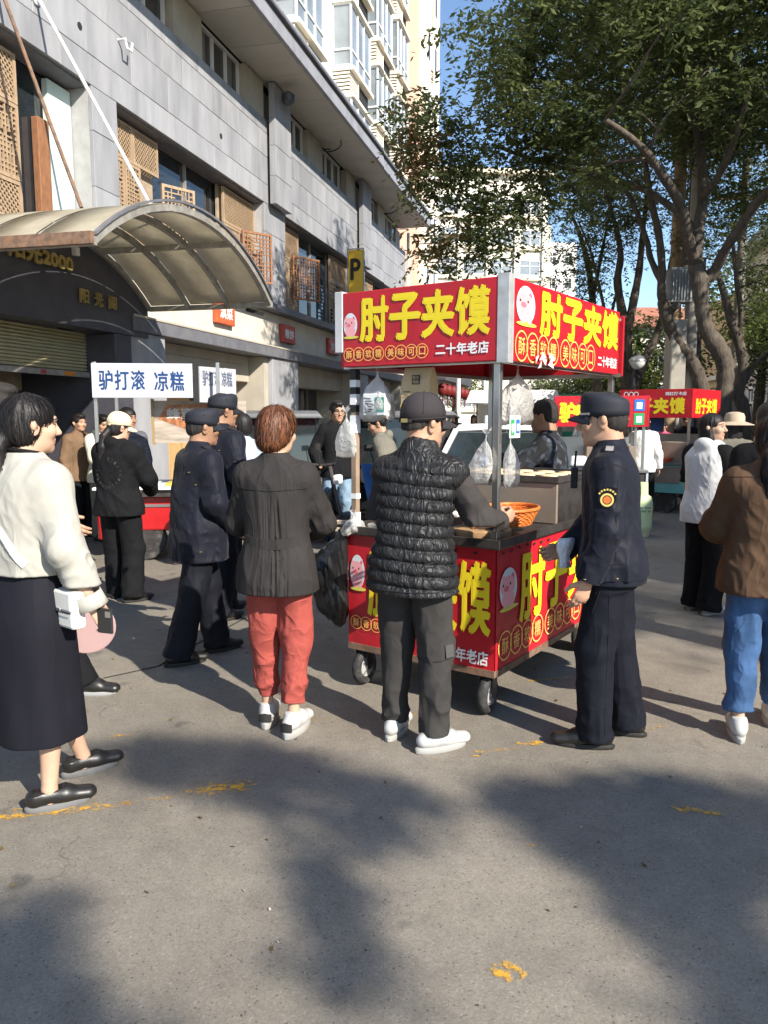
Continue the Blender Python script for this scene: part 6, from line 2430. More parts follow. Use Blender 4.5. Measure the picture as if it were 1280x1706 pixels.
C_TANJ = mat('tan_jacket', (.16, .10, .06), .75, var=.15, bump=.15, fold=.6, fs=9, spec=.14)
C_OLIVE = mat('olive_grey_cloth', (.16, .15, .12), .85, var=.15, fold=.5, spec=.14)
C_BLUEL = mat('pale_blue_cloth', (.38, .46, .58), .8, var=.1, fold=.4, spec=.14)
C_PINK = mat('pink_cloth', (.75, .10, .22), .8, var=.1, fold=.4, spec=.14)
C_STR = mat('grey_knit', (.10, .10, .12), .9, var=.3, vs=40, stretch=(.1, .1, 1), fold=.4, spec=.14)
SH_W = mat('white_leather', (.43, .425, .41), .65, var=.05, bump=.15, bs=90)
SH_WS = mat('white_rubber', (.33, .32, .30), .75, var=.08)
SH_B = mat('black_leather', (.012, .011, .010), .4, var=.1, bump=.1, bs=120, spec=.55)
SH_BS = mat('black_sole', (.02, .019, .018), .7)
C_CAPB = mat('faded_black_cap', (.028, .023, .025), .85, var=.15, bump=.25, bs=240)
C_CAPN = mat('navy_cap', (.012, .014, .022), .75, var=.1, bump=.2, bs=240)
C_CAPC = mat('cream_cap', (.62, .53, .38), .85, var=.06, bump=.2, bs=240)
C_GLOVE = mat('blue_glove', (.02, .09, .33), .5, var=.1, bump=.2, bs=60)


def camo():
    m = bpy.data.materials.new('dark_camouflage')
    t, N, L = _nodes(m)
    out = N.new('ShaderNodeOutputMaterial'); p = N.new('ShaderNodeBsdfPrincipled'); L.new(p.outputs[0], out.inputs[0])
    p.inputs['Roughness'].default_value = .85
    tc = N.new('ShaderNodeTexCoord'); v = N.new('ShaderNodeTexVoronoi'); v.inputs['Scale'].default_value = 26
    n = N.new('ShaderNodeTexNoise'); n.inputs['Scale'].default_value = 9; L.new(tc.outputs['Object'], n.inputs['Vector'])
    ad = N.new('ShaderNodeVectorMath'); ad.operation = 'MULTIPLY_ADD'; ad.inputs[1].default_value = (.12, .12, .12)
    L.new(n.outputs['Color'], ad.inputs[0]); L.new(tc.outputs['Object'], ad.inputs[2]); L.new(ad.outputs[0], v.inputs['Vector'])
    s = N.new('ShaderNodeSeparateColor'); L.new(v.outputs['Color'], s.inputs[0])
    r = N.new('ShaderNodeValToRGB'); r.color_ramp.interpolation = 'CONSTANT'
    r.color_ramp.elements[0].color = (.006, .007, .010, 1)
    r.color_ramp.elements[1].position = .55; r.color_ramp.elements[1].color = (.022, .028, .040, 1)
    e = r.color_ramp.elements.new(.84); e.color = (.07, .08, .10, 1)
    L.new(s.outputs[0], r.inputs[0]); L.new(r.outputs[0], p.inputs['Base Color'])
    return m


C_CAMO = camo()
M_BRASS = mat('brass_button', (.55, .42, .18), .3, metal=.9, bump=0)


def button(p, pt, r=.009, m=None):
    obj('button', MB().lathe([(.001, r * .5), (r * .7, r * .4), (r, 0)], tuple(pt), 10), m or M_BRASS, p.o, smooth=True)


def on_surf(o, origin, d, off=.002):
    """point where a ray (local space) meets the mesh of o"""
    from mathutils.bvhtree import BVHTree
    key = o.name
    if key not in _BV:
        me = o.data
        _BV[key] = BVHTree.FromPolygons([v.co for v in me.vertices], [p.vertices for p in me.polygons])
    h, n, i, _ = _BV[key].ray_cast(Vector(origin), Vector(d))
    if h is None:
        return Vector(origin), Vector(d) * -1
    return h + n * off, n


_BV = {}


def patch_on(o, parent, name, origin, d, w, h, m, th=.003, up=(0, 0, 1), off=.001, poly=None):
    """small flat patch lying on a garment"""
    p, n = on_surf(o, origin, d, off)
    u = Vector(up) - n * Vector(up).dot(n)
    u.normalize()
    ex = u.cross(n)
    M = frame_matrix(p, ex, u)
    mb = MB(); mb.M = M
    if poly is None:
        mb.b(-w / 2, w / 2, -h / 2, h / 2, 0, th)
    else:
        mb.prism([(x * w / 2, y * h / 2) for x, y in poly], th)
    return obj(name, mb, m, parent), M


def seam(p, gar, rays, r=.0022, m=None, name='seam'):
    pts = []
    for o_, d_ in rays:
        q, n = on_surf(gar, o_, d_, r * .3)
        if (q - Vector(o_)).length > 1e-4:
            pts.append(q)
    if len(pts) > 2:
        return obj(name, MB().tube(pts, r, 5), m or C_SEAM, p.o, smooth='all')


def back_line(xs, zs, y=-.7, d=(0, 1, 0)):
    return [((x, y, z), d) for x, z in zip(xs, zs)]


C_SEAM = mat('dark_stitching', (.005, .005, .006), .8)


def kid(p, nm):
    return [c for c in p.o.children if c.name.split('.')[0] == nm][0]


# ---- 1. man in quilted vest at the cart
def puffer(x, y, z):
    q = np.abs(np.sin(PI * (z + .012 * np.sin(x * 9) + .008 * np.sin(y * 14 + x * 5)) / .058))
    return .017 * (1 - q ** .5) + .006 * ridge(vnoise(x * 24 + y * 14, y * 22 + 4, z * 8 + x * 12))


p = Person('person', 'man in black quilted vest and cap gripping the near cart post', (.135, 3.66), place_face(.40, .92), 1.665, tone='mid', yaw=R(-34), pitch=R(-6), res=.0055,
           feet=((-.115, .06, 2), (.13, -.03, -42)), wrists=((-.27, .34, .99), (.345, .36, 1.10)), hints=((-.35, -.6, -1), (.42, -.45, -1)), hand=('relaxed', 'grip'),
           handdir=(None, (.35, .75, .25)), palm=(None, (-.75, .35, .1)), lean=(.02, .05))
vest = p.jacket(C_VEST, hem=.785, width=1.17, depth=1.2, belly=.018, sleeve=(.088, .056, .05), sleeves=(False, False), collar='puffy', name='vest', disp=puffer, seed=2, res=.0062)
p.jacket(C_SLV, hem=1.15, width=.90, depth=.88, sleeve=(.064, .066, .052), cuff=.88, folds=1.3, name='shirt', seed=4)
p.cuffs(C_SLV, .9, .054, .05)
p.trousers(C_PANTG, rad=(.103, .084, .062), hem=.085, seat=1.07, folds=1.5, seed=3, stack=1.3)
p.hair(M_HAIRS, 'crop', cut=-.035)
cap = p.ballcap(C_CAPB, tilt=R(3), size=1.03)
for i in (0, 1):
    p.shoe(i, SH_W, SH_WS, .275, .05, soleh=.032, laces=mat('pale_grey_lace', (.33, .33, .34), .7))
patch_on(p.o.children[3] if False else [c for c in p.o.children if c.name.startswith('trousers')][0], p.o, 'knee_patch', (.4, -.02, .50), (-1, 0, 0), .05, .06, mat('grey_patch', (.055, .052, .05), .7))

tr_ = kid(p, 'trousers')
for g_x in (.10,):
    seam(p, tr_, [((g_x + .13 * math.sin(t) , -.13 * math.cos(t) - .0 + (p.knee[1][1] - .0), .47 - .02 * math.cos(t)), (-math.sin(t), math.cos(t), 0)) for t in np.linspace(-1.2, 1.4, 9)], .0022)
seam(p, tr_, back_line([0.0] * 6, np.linspace(.78, .70, 6)), .003)
seam(p, vest, [((.5, -.02, z), (-1, 0, 0)) for z in np.linspace(.80, 1.22, 10)], .0028)
seam(p, vest, back_line(np.linspace(-.20, .20, 12), [.797] * 12), .003)

# ---- 2. officer in profile on the right
p = Person('person', 'uniformed officer in navy cap and jacket standing right of the cart', (1.10, 3.70), place_face(-.95, .31), 1.685, tone='mid', yaw=R(-4), pitch=R(-6), res=.0052,
           feet=((-.10, .05, 6), (.115, -.10, -6)), wrists=((-.235, .10, .845), (.07, .24, .93)), hints=((-.5, -1, 0), (.7, -.8, -.3)), hand=('relaxed', 'pinch'),
           handdir=(None, (-.3, .85, -.1)), palm=((.8, .4, 0), (-1, 0, .2)), lean=(0, .035))
jk = p.jacket(C_NAVY, hem=.845, width=1.07, depth=1.12, collar='stand', sleeve=(.074, .068, .056), folds=1.3, seed=6, cuff=.97)
g_ = p.jacket(C_NAVY, hem=.825, width=1.045, depth=1.09, sleeves=(False, False), name='waistband', folds=.3, extra=lambda g: g.plane((0, 0, .905), (0, 0, 1)))
p.cuffs(C_NAVY, .99, .058, .05)
p.trousers(C_NAVYP, rad=(.102, .088, .084), hem=.05, seat=1.04, folds=1.1, seed=7)
p.hair(M_HAIRS, 'crop', lift=.008)
p.fieldcap(C_CAPN, tilt=R(4))
for i in (0, 1):
    p.shoe(i, SH_B, SH_BS, .285, .047)
# shoulder patch on the left sleeve
shield = [(-1, .9), (0, 1), (1, .9), (1, -.3), (.55, -.8), (0, -1), (-.55, -.8), (-1, -.3)]
o3 = p.sh[0] * .55 + p.elb[0] * .45
bd, M = patch_on(jk, p.o, 'shoulder_badge', (o3[0] - .3, o3[1], o3[2]), (1, 0, 0), .078, .10, C_BLACK, .0025, poly=shield, off=.002)
mb = MB(); mb.M = M
ring_mark(mb, 0, -.010, .030, .009, .0032)
obj('badge_ring', mb, mat('badge_yellow', (.72, .55, .16), .6, bump=0), bd)
mb = MB(); mb.M = M
mb.add([(x, y, .0034) for x, y in ellipse(0, -.010, .017, .017, 16)], [tuple(range(16))])
obj('badge_flower', mb, mat('badge_orange', (.72, .17, .04), .6, bump=0), bd)
mb = MB(); mb.M = M
for i in range(7):
    a = R(38 + 17.5 * i)
    mb.bx((.043 * math.cos(a), -.010 + .046 * math.sin(a), .0035), (.008, .008, .0005), (0, 0, a))
obj('badge_lettering', mb, MATS['badge_yellow'], bd)
ep, M = patch_on(jk, p.o, 'epaulette', (p.sh[0][0] * .75, p.sh[0][1], 1.7), (0, 0, -1), .11, .045, C_NAVY, .006, up=(0, 1, 0), off=.003)
mb = MB(); mb.M = M
mb.b(-.05, .045, -.017, .017, .0062, .0085)
obj('rank_slide', mb, mat('rank_silver', (.5, .5, .5), .4, metal=.5), ep)
for yy in (-.03, .07):
    q, n = on_surf(g_, (-.5, yy, .86), (1, 0, 0), .001)
    button(p, q, .009)
q = p.elb[0] + (p.wr[0] - p.elb[0]) * .93
q2, n = on_surf(jk, (q[0] - .3, q[1] + .015, q[2]), (1, 0, 0), .003)
button(p, q2, .008)
tr_ = kid(p, 'trousers')
seam(p, tr_, [((-.6, .0, z), (1, 0, 0)) for z in np.linspace(.82, .10, 16)], .0018)
seam(p, tr_, [((-.6, .03 + .05 * t, .84 - .17 * t), (1, 0, 0)) for t in np.linspace(0, 1, 6)], .0026)
seam(p, jk, [((-.6, -.02 - .0 * t, 1.30 - .4 * t), (1, 0, 0)) for t in np.linspace(0, 1, 10)], .0016)
seam(p, jk, [((-.6 , -.055 + .11 * t, 1.385 - .05 * abs(t - .5)), (1, 0, 0)) for t in np.linspace(0, 1, 7)], .002)
seam(p, jk, [((-.6, .05 - .14 * t, .93), (1, 0, 0)) for t in np.linspace(0, 1, 7)], .0018)
# radio on the chest
rd = MB().bx((.02, .19, 1.30), (.05, .03, .10)).tube([(.03, .19, 1.35), (.03, .185, 1.43)], .006, 6)
obj('radio', rd, M_DARK, p.o, .004)
# folded paper cup sleeve in the right hand
cp = thing('paper_bag', 'small white paper bag held in the officer right hand', 'paper bag', (.885, 3.76, .86), R(20))
mb = MB()
mb.rings([[(x * (.035 + .012 * math.sin(z * 40 + x * 3)), y * .012 + .006 * math.sin(z * 30), z) for x, y in ((-1, -1), (1, -1), (1.1, 1), (-.9, 1))] for z in (0, .03, .06, .09, .12, .145)])
obj('bag', mb, mat('bag_paper_white', (.74, .76, .80), .7, fold=.6, fs=30), cp, smooth='all')

# ---- 3. woman in coral trousers
p = Person('person', 'woman in charcoal pleated jacket and coral trousers seen from behind', (-.535, 3.84), place_face(.12, 1), 1.62, True, 'light', yaw=R(-22), pitch=R(-4), res=.0055,
           feet=((-.085, .07, 4), (.085, -.05, -14)), wrists=((-.05, .24, 1.06), (.08, .26, 1.02)), hints=((-1, -.55, -.45), (1, -.55, -.45)), hand=('relaxed', 'relaxed'))


def pleats(x, y, z):
    ang = np.arctan2(x, -y)
    n = vnoise(ang * 15 + .5 * np.sin(z * 5), z * 2.0, 3.0)
    m_ = np.exp(-((ang - .12) / .55) ** 4) * np.clip((1.235 - z) * 14, 0, 1)
    return -.017 * ridge(n) * m_ - .010 * ridge(vnoise(x * 10 + 3, y * 10, z * 6 + x * 4))


jk = p.jacket(C_BLZ, hem=.765, width=1.09, depth=1.05, flare=.10, collar='shirt', sleeve=(.068, .062, .052), folds=1.3, disp=pleats, waist=.98, seed=9)
seam(p, jk, back_line(np.linspace(-.17, .17, 12), [1.238 + .012 * abs(x) for x in np.linspace(-1, 1, 12)]), .0022)
mb = MB()
for i in range(9):
    t = -1.0 + i * 2 / 8
    q, n = on_surf(jk, (math.sin(t) * .5, -math.cos(t) * .5, 1.0 - .02 * math.cos(t * 1.4)), (-math.sin(t), math.cos(t), 0), .003)
    if i:
        mb.bar(pq_, q, .005, .05)
    pq_ = q
obj('back_belt', mb, C_BLZ, p.o)
cor_ = p.trousers(C_CORAL, rad=(.097, .078, .053), hem=.17, seat=1.05, folds=1.6, seed=11, stack=1.6)
for i_ in (0, 1):
    seam(p, cor_, [((p.knee[i_][0] + (.6 if i_ else -.6), p.knee[i_][1] * .5, z), (-1 if i_ else 1, 0, 0)) for z in np.linspace(.72, .2, 12)], .0016, mat('coral_stitching', (.30, .05, .04), .8))
    seam(p, cor_, [((p.ank[i_][0] + .2 * math.sin(t), p.ank[i_][1] * .9 - .2 * math.cos(t), .185), (-math.sin(t), math.cos(t), 0)) for t in np.linspace(-1.3, 1.3, 9)], .0016, MATS['coral_stitching'])
p.hair(M_HAIRB, 'bob', fly=3400)
for i in (0, 1):
    o, h, d, sd, L = p.shoe(i, SH_W, SH_WS, .265, .052, soleh=.04)
    hc = h - d * .034 * p.k
    mb = MB()
    mb.rings([[tuple(h + d * (-.0415 * math.cos(a)) * p.k + sd * .0425 * math.sin(a) * p.k + np.array([0, 0, z * (1 - .12 * abs(a))])) for a in np.linspace(-.9, .9, 9)] for z in (.045, .068, .090)], close=False, caps=False)
    obj('heel_tab', mb, SH_BS, o, solid=.004)

# ---- 4. woman in cream jacket at the left edge
p = Person('person', 'woman in cream jacket and long black skirt walking at the left edge', (-1.44, 3.10), place_face(.50, .87), 1.665, True, 'light', yaw=R(-20), pitch=R(-3), res=.0055,
           feet=((-.05, .26, -22), (.10, -.03, -32)), wrists=((-.25, .10, .86), (.31, .06, .87)), hand=('relaxed', 'relaxed'), handdir=(None, (.2, .45, -.8)), legs_skin=True, lean=(0, .02))
p.jacket(C_CREAM, hem=1.0, width=1.22, depth=1.2, sleeve=(.078, .070, .060), folds=1.1, seed=13, collar=None, cuff=.97)
mb = MB()
b_, c_ = p.elb[1], p.wr[1]
u_ = (c_ - b_) / np.linalg.norm(c_ - b_)
mb.tube([c_ - u_ * .055, c_ - u_ * .02, c_ + u_ * .005], [.054, .057, .061], 16, False)
obj('flared_cuff', mb, C_CREAM, p.o, smooth='all', solid=.006)
obj('dark_collar', MB().tube([tuple(p.nb + np.array([.066 * math.cos(t), .06 * math.sin(t), .03 - .012 * math.sin(t)])) for t in np.linspace(0, 2 * PI, 17)], .009, 6, False), C_BLACK, p.o, smooth='all')
p.skirt(C_SKIRT, top=1.04, hem=.295, w0=.165, w1=.215, w2=.195)
p.hair(M_HAIRK, 'lowtail', fly=2400)
for i in (0, 1):
    o, h, d, sd, L = p.shoe(i, SH_B, mat('grey_sole', (.14, .14, .14), .7), .255, .045, kind='loafer', soleh=.03)
    mb = MB()
    mb.bx(tuple(h + d * L * .5 + np.array([0, 0, .077])), (.05, .022, .006), (0, 0, R(p.feet[i][2])))
    obj('strap', mb, SH_B, o, .002)
cj = kid(p, 'jacket')
stp = MB()
prev = None
for t in np.linspace(0, 1, 14):
    q, n = on_surf(cj, (-.13 + .27 * t, -.7, 1.385 - .355 * t), (0, 1, 0), .004)
    if q.y < -.65:
        continue
    if prev is not None:
        stp.bar(prev, q, .030, .005, n)
    prev = q
obj('bag_strap', stp, mat('white_strap', (.60, .58, .53), .5), p.o)
seam(p, cj, back_line([.0] * 10, np.linspace(1.02, 1.40, 10)), .0016, C_CREAM)
# white shoulder bag with its strap
bg_ = thing('shoulder_bag', 'small white flap shoulder bag at the hip of the woman in cream', 'handbag', (-1.245, 3.0, .775), R(-38))
M_BAGW = mat('white_bag_leather', (.70, .68, .62), .4, var=.05)
obj('bag_body', MB().b(-.08, .08, -.03, .03, 0, .145), M_BAGW, bg_, .012)
obj('flap', MB().b(-.082, .082, -.037, .032, .07, .151), M_BAGW, bg_, .01)
obj('flap_edge', MB().b(-.082, .082, -.0385, -.0372, .066, .071), C_SEAM, bg_)
obj('clasp', MB().bx((0, -.04, .075), (.03, .006, .012)), M_STEEL, bg_, .002)
ch = MB()
for i in range(9):
    t = i / 8
    ch.bx((-.02 - .04 * t, -.02 * t, .16 + .09 * t), (.012, .005, .010), (0, .7 * (i % 2), .5))
obj('chain', ch, M_STEEL, bg_)['kind'] = 'stuff'
ph = thing('mobile_phone', 'dark mobile phone in the hand of the woman in cream', 'phone', (-1.095, 2.985, .80), R(-20))
obj('phone_body', MB().b(-.035, .035, -.005, .005, -.05, .05), M_DARK, ph, .004)
obj('camera_bump', MB().b(.005, .03, -.0075, -.0052, .015, .04), M_STEEL, ph, .001)

# ---- 5. person hidden behind her, with a pink fan
p = Person('person', 'dark clothed person almost hidden behind the woman in cream', (-2.12, 4.25), place_face(.95, .1), 1.74, False, 'mid', res=.009, feet=((-.06, .38, -5), (.1, -.2, 0)), wrists=((-.2, .3, .9), (.22, .52, .90)))
p.jacket(C_BLACK, hem=.8, collar='stand'); p.trousers(C_BLACK, rad=(.1, .085, .075), hem=.06); p.hair(M_HAIRS, 'short'); p.glasses()
for i in (0, 1):
    p.shoe(i, SH_B, mat('grey_sole2', (.28, .28, .28), .7), .28, .047)
fn_ = thing('pink_fan', 'round translucent pink fan held low beside the black skirt', 'fan', (-1.42, 3.62, .60), R(12))
obj('blade', MB().lathe([(.001, .004), (.13, .004), (.135, 0), (.13, -.004), (.001, -.004)], (0, 0, 0), 32), film('pink_film', (.66, .46, .45), .85, .35, .4, 6, .1), fn_, rot=(R(96), 0, 0))
obj('handle', MB().tube([(.02, 0, .1), (.03, 0, .24)], .01, 8), M_DARK, fn_)

# ---- 6. woman in black hooded top and cream cap
p = Person('person', 'woman in black hooded top and cream cap facing the tricycle stall', (-2.28, 6.66), place_face(.30, .95), 1.60, True, 'light', yaw=R(-30), pitch=R(-12), res=.0065,
           feet=((-.13, .1, 10), (.12, -.02, -35)), wrists=((-.12, .28, 1.0), (.14, .3, 1.0)), hints=((-1, -.5, -.5), (1, -.5, -.5)))
jk = p.jacket(C_BLACK, hem=.80, width=1.22, depth=1.2, collar='hood', sleeve=(.088, .08, .065), folds=1.3, seed=17)
p.trousers(C_BLACK, rad=(.108, .10, .10), hem=.05, seed=18)
p.hair(M_HAIRK, 'lowtail')
p.ballcap(C_CAPC, size=1.04)
for i in (0, 1):
    p.shoe(i, SH_B, SH_BS, .27, .05)
pr = mat('faint_print', (.05, .05, .052), .8)
lt = 'BEHIND THE MOUNTAIN THERE'.replace(' ', '')
mb = MB()
for i, chh in enumerate('THEMOUNTAINDVICE'):
    a = PI + .25 + i * (PI * 1.5) / 15 - .4
    x, z = .11 * math.cos(a), 1.12 + .12 * math.sin(a)
    q, n = on_surf(jk, (x, -.6, z), (0, 1, 0), .003)
    v, f = text_geo(chh, .02, .028)
    M = frame_matrix(q, (math.cos(a + PI / 2), 0, math.sin(a + PI / 2)), (-math.cos(a), 0, -math.sin(a)))
    mb.M = M
    mb.add([(float(w[0]) - .01, float(w[1]) - .014, 0) for w in v], f)
obj('ring_lettering', mb, pr, p.o)

# ---- 7, 8. two officers walking on the left
for nm, lb, loc, fc, hh, feet, wr, yw, sd, rs in ((0, 'nearer of two walking officers in navy caps left of the coral trousers', (-1.22, 5.05), place_face(.80, .60), 1.625, ((-.06, .14, 0), (.08, -.20, -6)), ((-.16, .26, .98), (.2, .2, .93)), R(-8), 21, .006),
                                          (1, 'taller officer in navy cap behind the nearer walking officer', (-1.30, 6.1), place_face(.65, .76), 1.745, ((-.1, .12, 4), (.1, -.1, -8)), ((-.26, .08, .85), (.28, .1, .9)), R(-14), 22, .008)):
    p = Person('person', lb, loc, fc, hh, tone='tan', yaw=yw, pitch=R(-6), res=rs, feet=feet, wrists=wr, group=None, lean=(0, .03))
    jk = p.jacket(C_NAVY, hem=.72 if nm == 0 else .82, width=1.10, depth=1.18, belly=.025, collar='stand', sleeve=(.078, .070, .058), folds=1.5, seed=sd)
    p.trousers(C_NAVYP, rad=(.108, .092, .088), hem=.05, seat=1.05, folds=1.3, seed=sd + 1)
    p.hair(M_HAIRS, 'crop'); p.fieldcap(C_CAPN, badge=False)
    for i in (0, 1):
        p.shoe(i, SH_B, SH_BS, .285, .047)
    p.cuffs(C_NAVY, 1.0, .06, .05)
    for a, z in ((.45, 1.22), (.45, .78), (.2, 1.30)):
        q, n = on_surf(jk, (a * .0 + .6, -.12 + a * .1, z * p.k), (-1, 0, 0), .002)
        button(p, q, .010)
    ep, M = patch_on(jk, p.o, 'epaulette', (p.sh[1][0] * .78, p.sh[1][1], 1.9), (0, 0, -1), .10, .045, C_NAVY, .006, up=(0, 1, 0), off=.002)

# ---- 9. man in glasses
p = Person('person', 'man in glasses, black hooded jacket and pale jeans standing by parked bikes', (-.60, 9.95), place_face(.22, -1), 1.75, False, 'mid', yaw=R(8), pitch=R(-2), res=.0065,
           feet=((-.12, .02, 10), (.13, .0, -14)), wrists=((-.23, .12, .93), (.23, .12, .93)), hints=((-1, -.8, 0), (1, -.8, 0)), hand=(None, None))
p.jacket(C_BLACK, hem=.80, width=1.12, depth=1.12, collar='hood', sleeve=(.08, .075, .06), seed=25)
p.trousers(C_JEANL, rad=(.10, .082, .074), hem=.07, seed=26, folds=1.4)
p.hair(M_HAIRK, 'short', lift=.016); p.glasses()
for i in (0, 1):
    p.shoe(i, mat('navy_sneaker', (.02, .03, .06), .6), SH_WS, .28, .048)

# ---- 10. vendor behind the cart
p = Person('person', 'vendor with cropped hair in dark camouflage jacket behind the griddle', (1.30, 5.98), place_face(-.86, .34), 1.70, False, 'tan', yaw=R(-6), pitch=R(-8), res=.006,
           wrists=((-.16, .46, 1.18), (.12, .50, 1.24)), hints=((-1, -.3, -.6), (1, -.3, -.6)), hand=('fist', 'grip'), feet=((-.12, 0, 5), (.12, -.03, -5)), lean=(0, .05), palm=((0, 0, -1), (0, 0, -1)))
p.jacket(C_CAMO, hem=.8, width=1.1, depth=1.1, collar='shirt', sleeve=(.078, .07, .058), seed=27)
p.trousers(C_BLACK, rad=(.1, .085, .075), hem=.06); p.hair(M_HAIRS, 'crop')
for i in (0, 1):
    p.shoe(i, SH_B, SH_BS)
g = SDF(p.wr[1] - .16, p.wr[1] + .16, .005)
u_ = (p.wr[1] - p.elb[1]); u_ /= np.linalg.norm(u_)
g.cone(p.wr[1] - u_ * .04, p.wr[1] + u_ * .09, .042, .05, .01)
for i in range(4):
    s_ = np.cross(u_, (0, 0, 1.)); s_ /= np.linalg.norm(s_)
    b0 = p.wr[1] + u_ * .10 + np.array([0, 0, .035 - i * .024])
    g.cone(b0 + s_ * .03, b0 - s_ * .035, .016, .015, .006)
sobj('glove', g, C_GLOVE, p.o)

# ---- 11. woman in white and black sports jacket
p = Person('person', 'woman in white jacket with black striped sleeve looking over her shoulder', (2.62, 6.28), place_face(.80, .6), 1.60, True, 'light', yaw=R(-78), pitch=R(2), res=.006,
           feet=((-.1, .03, 8), (.1, -.05, -8)), wrists=((-.18, .18, .9), (.2, .16, .9)))
p.jacket(C_WHITEJ, hem=.79, width=1.18, depth=1.2, sleeve=(.07, .07, .06), sleeves=(False, False), collar='hood', seed=31, name='jacket')
p.jacket(C_BLACK, hem=1.16, width=1.10, depth=1.0, sleeve=(.079, .072, .06), seed=32, name='sleeves')
mb = MB()
for i in (-1, 0, 1):
    d = p.elb[1] - p.sh[1]; u_ = d / np.linalg.norm(d)
    a0 = p.sh[1] + np.array([.0, .022 * i, .04])
    q, n = on_surf([c for c in p.o.children if c.name.startswith('sleeves')][0], tuple(a0 + np.array([.3, 0, 0])), (-1, 0, 0), .002)
    q2, n = on_surf([c for c in p.o.children if c.name.startswith('sleeves')][0], tuple(p.sh[1] + u_ * .2 + np.array([.3, .022 * i, 0])), (-1, 0, 0), .002)
    mb.bar(q, q2, .004, .009, (0, 1, 0))
obj('sleeve_stripes', mb, C_WHITEJ, p.o)
p.trousers(C_BLACK, rad=(.1, .095, .10), hem=.03, seed=33); p.hair(M_HAIRK, 'long')
for i in (0, 1):
    p.shoe(i, SH_W, SH_WS, .26, .05)

# ---- 12. woman in brown jacket on the right edge
p = Person('person', 'woman in brown jacket and blue jeans cut by the right picture edge', (1.865, 3.74), place_face(.22, 1), 1.585, True, 'light', yaw=R(-20), pitch=R(-8), res=.0058,
           feet=((-.10, -.03, -2), (.13, .22, -8)), wrists=((-.08, .28, 1.04), (.1, .3, 1.04)), hints=((-1, -.4, -.6), (1, -.4, -.6)))
jk = p.jacket(C_BROWN, hem=.80, width=1.24, depth=1.2, collar='shirt', sleeve=(.086, .078, .062), folds=1.3, seed=35)
seam(p, jk, back_line(np.linspace(-.22, .22, 14), [1.318 - .01 * abs(x) for x in np.linspace(-1, 1, 14)]), .003, mat('brown_stitching', (.045, .026, .016), .9))
lbp, M = patch_on(jk, p.o, 'back_label', (.02, -.6, 1.33), (0, 1, 0), .065, .04, C_BLACK, .002)
lp_ = MB(); lp_.M = M
lp_.b(-.020, .020, .003, .007, .0025, .003).b(-.010, .010, -.009, -.006, .0025, .003)
obj('label_print', lp_, mat('label_grey', (.4, .4, .38), .6), lbp)
p.trousers(C_JEAN, rad=(.100, .084, .070), hem=.15, seat=1.04, seed=36, folds=1.6)
p.hair(M_HAIRK, 'lowtail', fly=2400)
for i in (0, 1):
    p.shoe(i, SH_W, SH_WS, .265, .05, soleh=.035, laces=MATS['pale_grey_lace'])

# ---- further people, plainer
def walker(label, loc, face, H, female, top, bottom, hair='short', yaw=0, tone='mid', wr=None, hm=None, collar=None, hem=.8, width=1.08, rad=(.1, .085, .07), pitch=0, res=.009, lean=(0, 0), drop=0, shoes=None, group=None, hints=None, cap=None):
    p = Person('person', label, loc, face, H, female, tone, yaw=yaw, pitch=pitch, res=res, wrists=wr, lean=lean, drop=drop, group=group, hints=hints)
    p.jacket(top, hem=hem, width=width, depth=1.08, collar=collar, sleeve=(.074, .068, .056), seed=random.random() * 9)
    p.trousers(bottom, rad=rad, hem=.06)
    p.hair(hm or M_HAIRK, hair)
    if cap:
        p.ballcap(cap)
    for i in (0, 1):
        p.shoe(i, shoes or SH_B, SH_BS)
    return p


walker('woman in tan jacket eating by the building at the left', (-3.98, 10.2), place_face(.75, -.65), 1.60, True, C_TANJ, C_BLACK, 'short', R(10), 'mid', wr=((-.02, .30, 1.27), (.24, .08, .85)), collar='shirt', rad=(.11, .11, .11), hints=((-1, -.2, -.8), (.5, -1, 0)), shoes=SH_W)
walker('person in cream hooded top eating behind the stall post', (-3.62, 10.0), place_face(.7, -.6), 1.60, True, mat('cream_fleece', (.60, .57, .45), .9, fold=.4), C_OLIVE, 'short', 0, 'mid', wr=((-.05, .30, 1.18), (.06, .32, 1.2)), collar='hood', pitch=R(-18))
walker('person with full black hair in grey knit behind the cream cap', (-3.05, 9.3), place_face(.5, -.6), 1.66, False, C_STR, C_BLACK, 'bob', R(20), 'tan', collar='stand')
walker('person in pale blue top beyond the two walking officers', (-1.38, 7.6), place_face(-.55, .6), 1.60, True, C_BLUEL, C_BLACK, 'bob', R(20), 'light')
walker('person in olive jacket bending by the parked car', (.10, 8.6), place_face(-.8, .2), 1.62, False, C_OLIVE, C_BLACK, 'short', R(12), 'mid', pitch=R(-22), lean=(0, .14), collar='hood')
walker('dark haired person in black behind the woman in brown', (2.55, 5.15), place_face(.3, 1), 1.66, False, C_BLACK, C_BLACK, 'bob', 0, 'mid', collar='stand')
walker('person in wide beige hat behind the right hand women', (3.62, 8.1), place_face(.1, 1), 1.58, True, C_OLIVE, C_BLACK, 'long', 0, 'light')
hat = thing('sun_hat', 'wide beige sun hat between the two women on the right', 'hat', (3.62, 8.1, 1.535))
obj('crown', MB().lathe([(.10, 0), (.10, .05), (.085, .085), (.04, .1), (.001, .102)], (0, 0, 0), 22), mat('beige_felt', (.42, .33, .24), .9), hat, smooth=True)
obj('brim', MB().lathe([(.095, .004), (.19, -.03), (.192, -.034), (.095, 0)], (0, 0, 0), 26), MATS['beige_felt'], hat, smooth=True)
walker('woman in white top at the stall behind the officer', (3.92, 11.8), place_face(.3, 1), 1.60, True, C_WHITEJ, C_BLACK, 'long', 0, 'light')
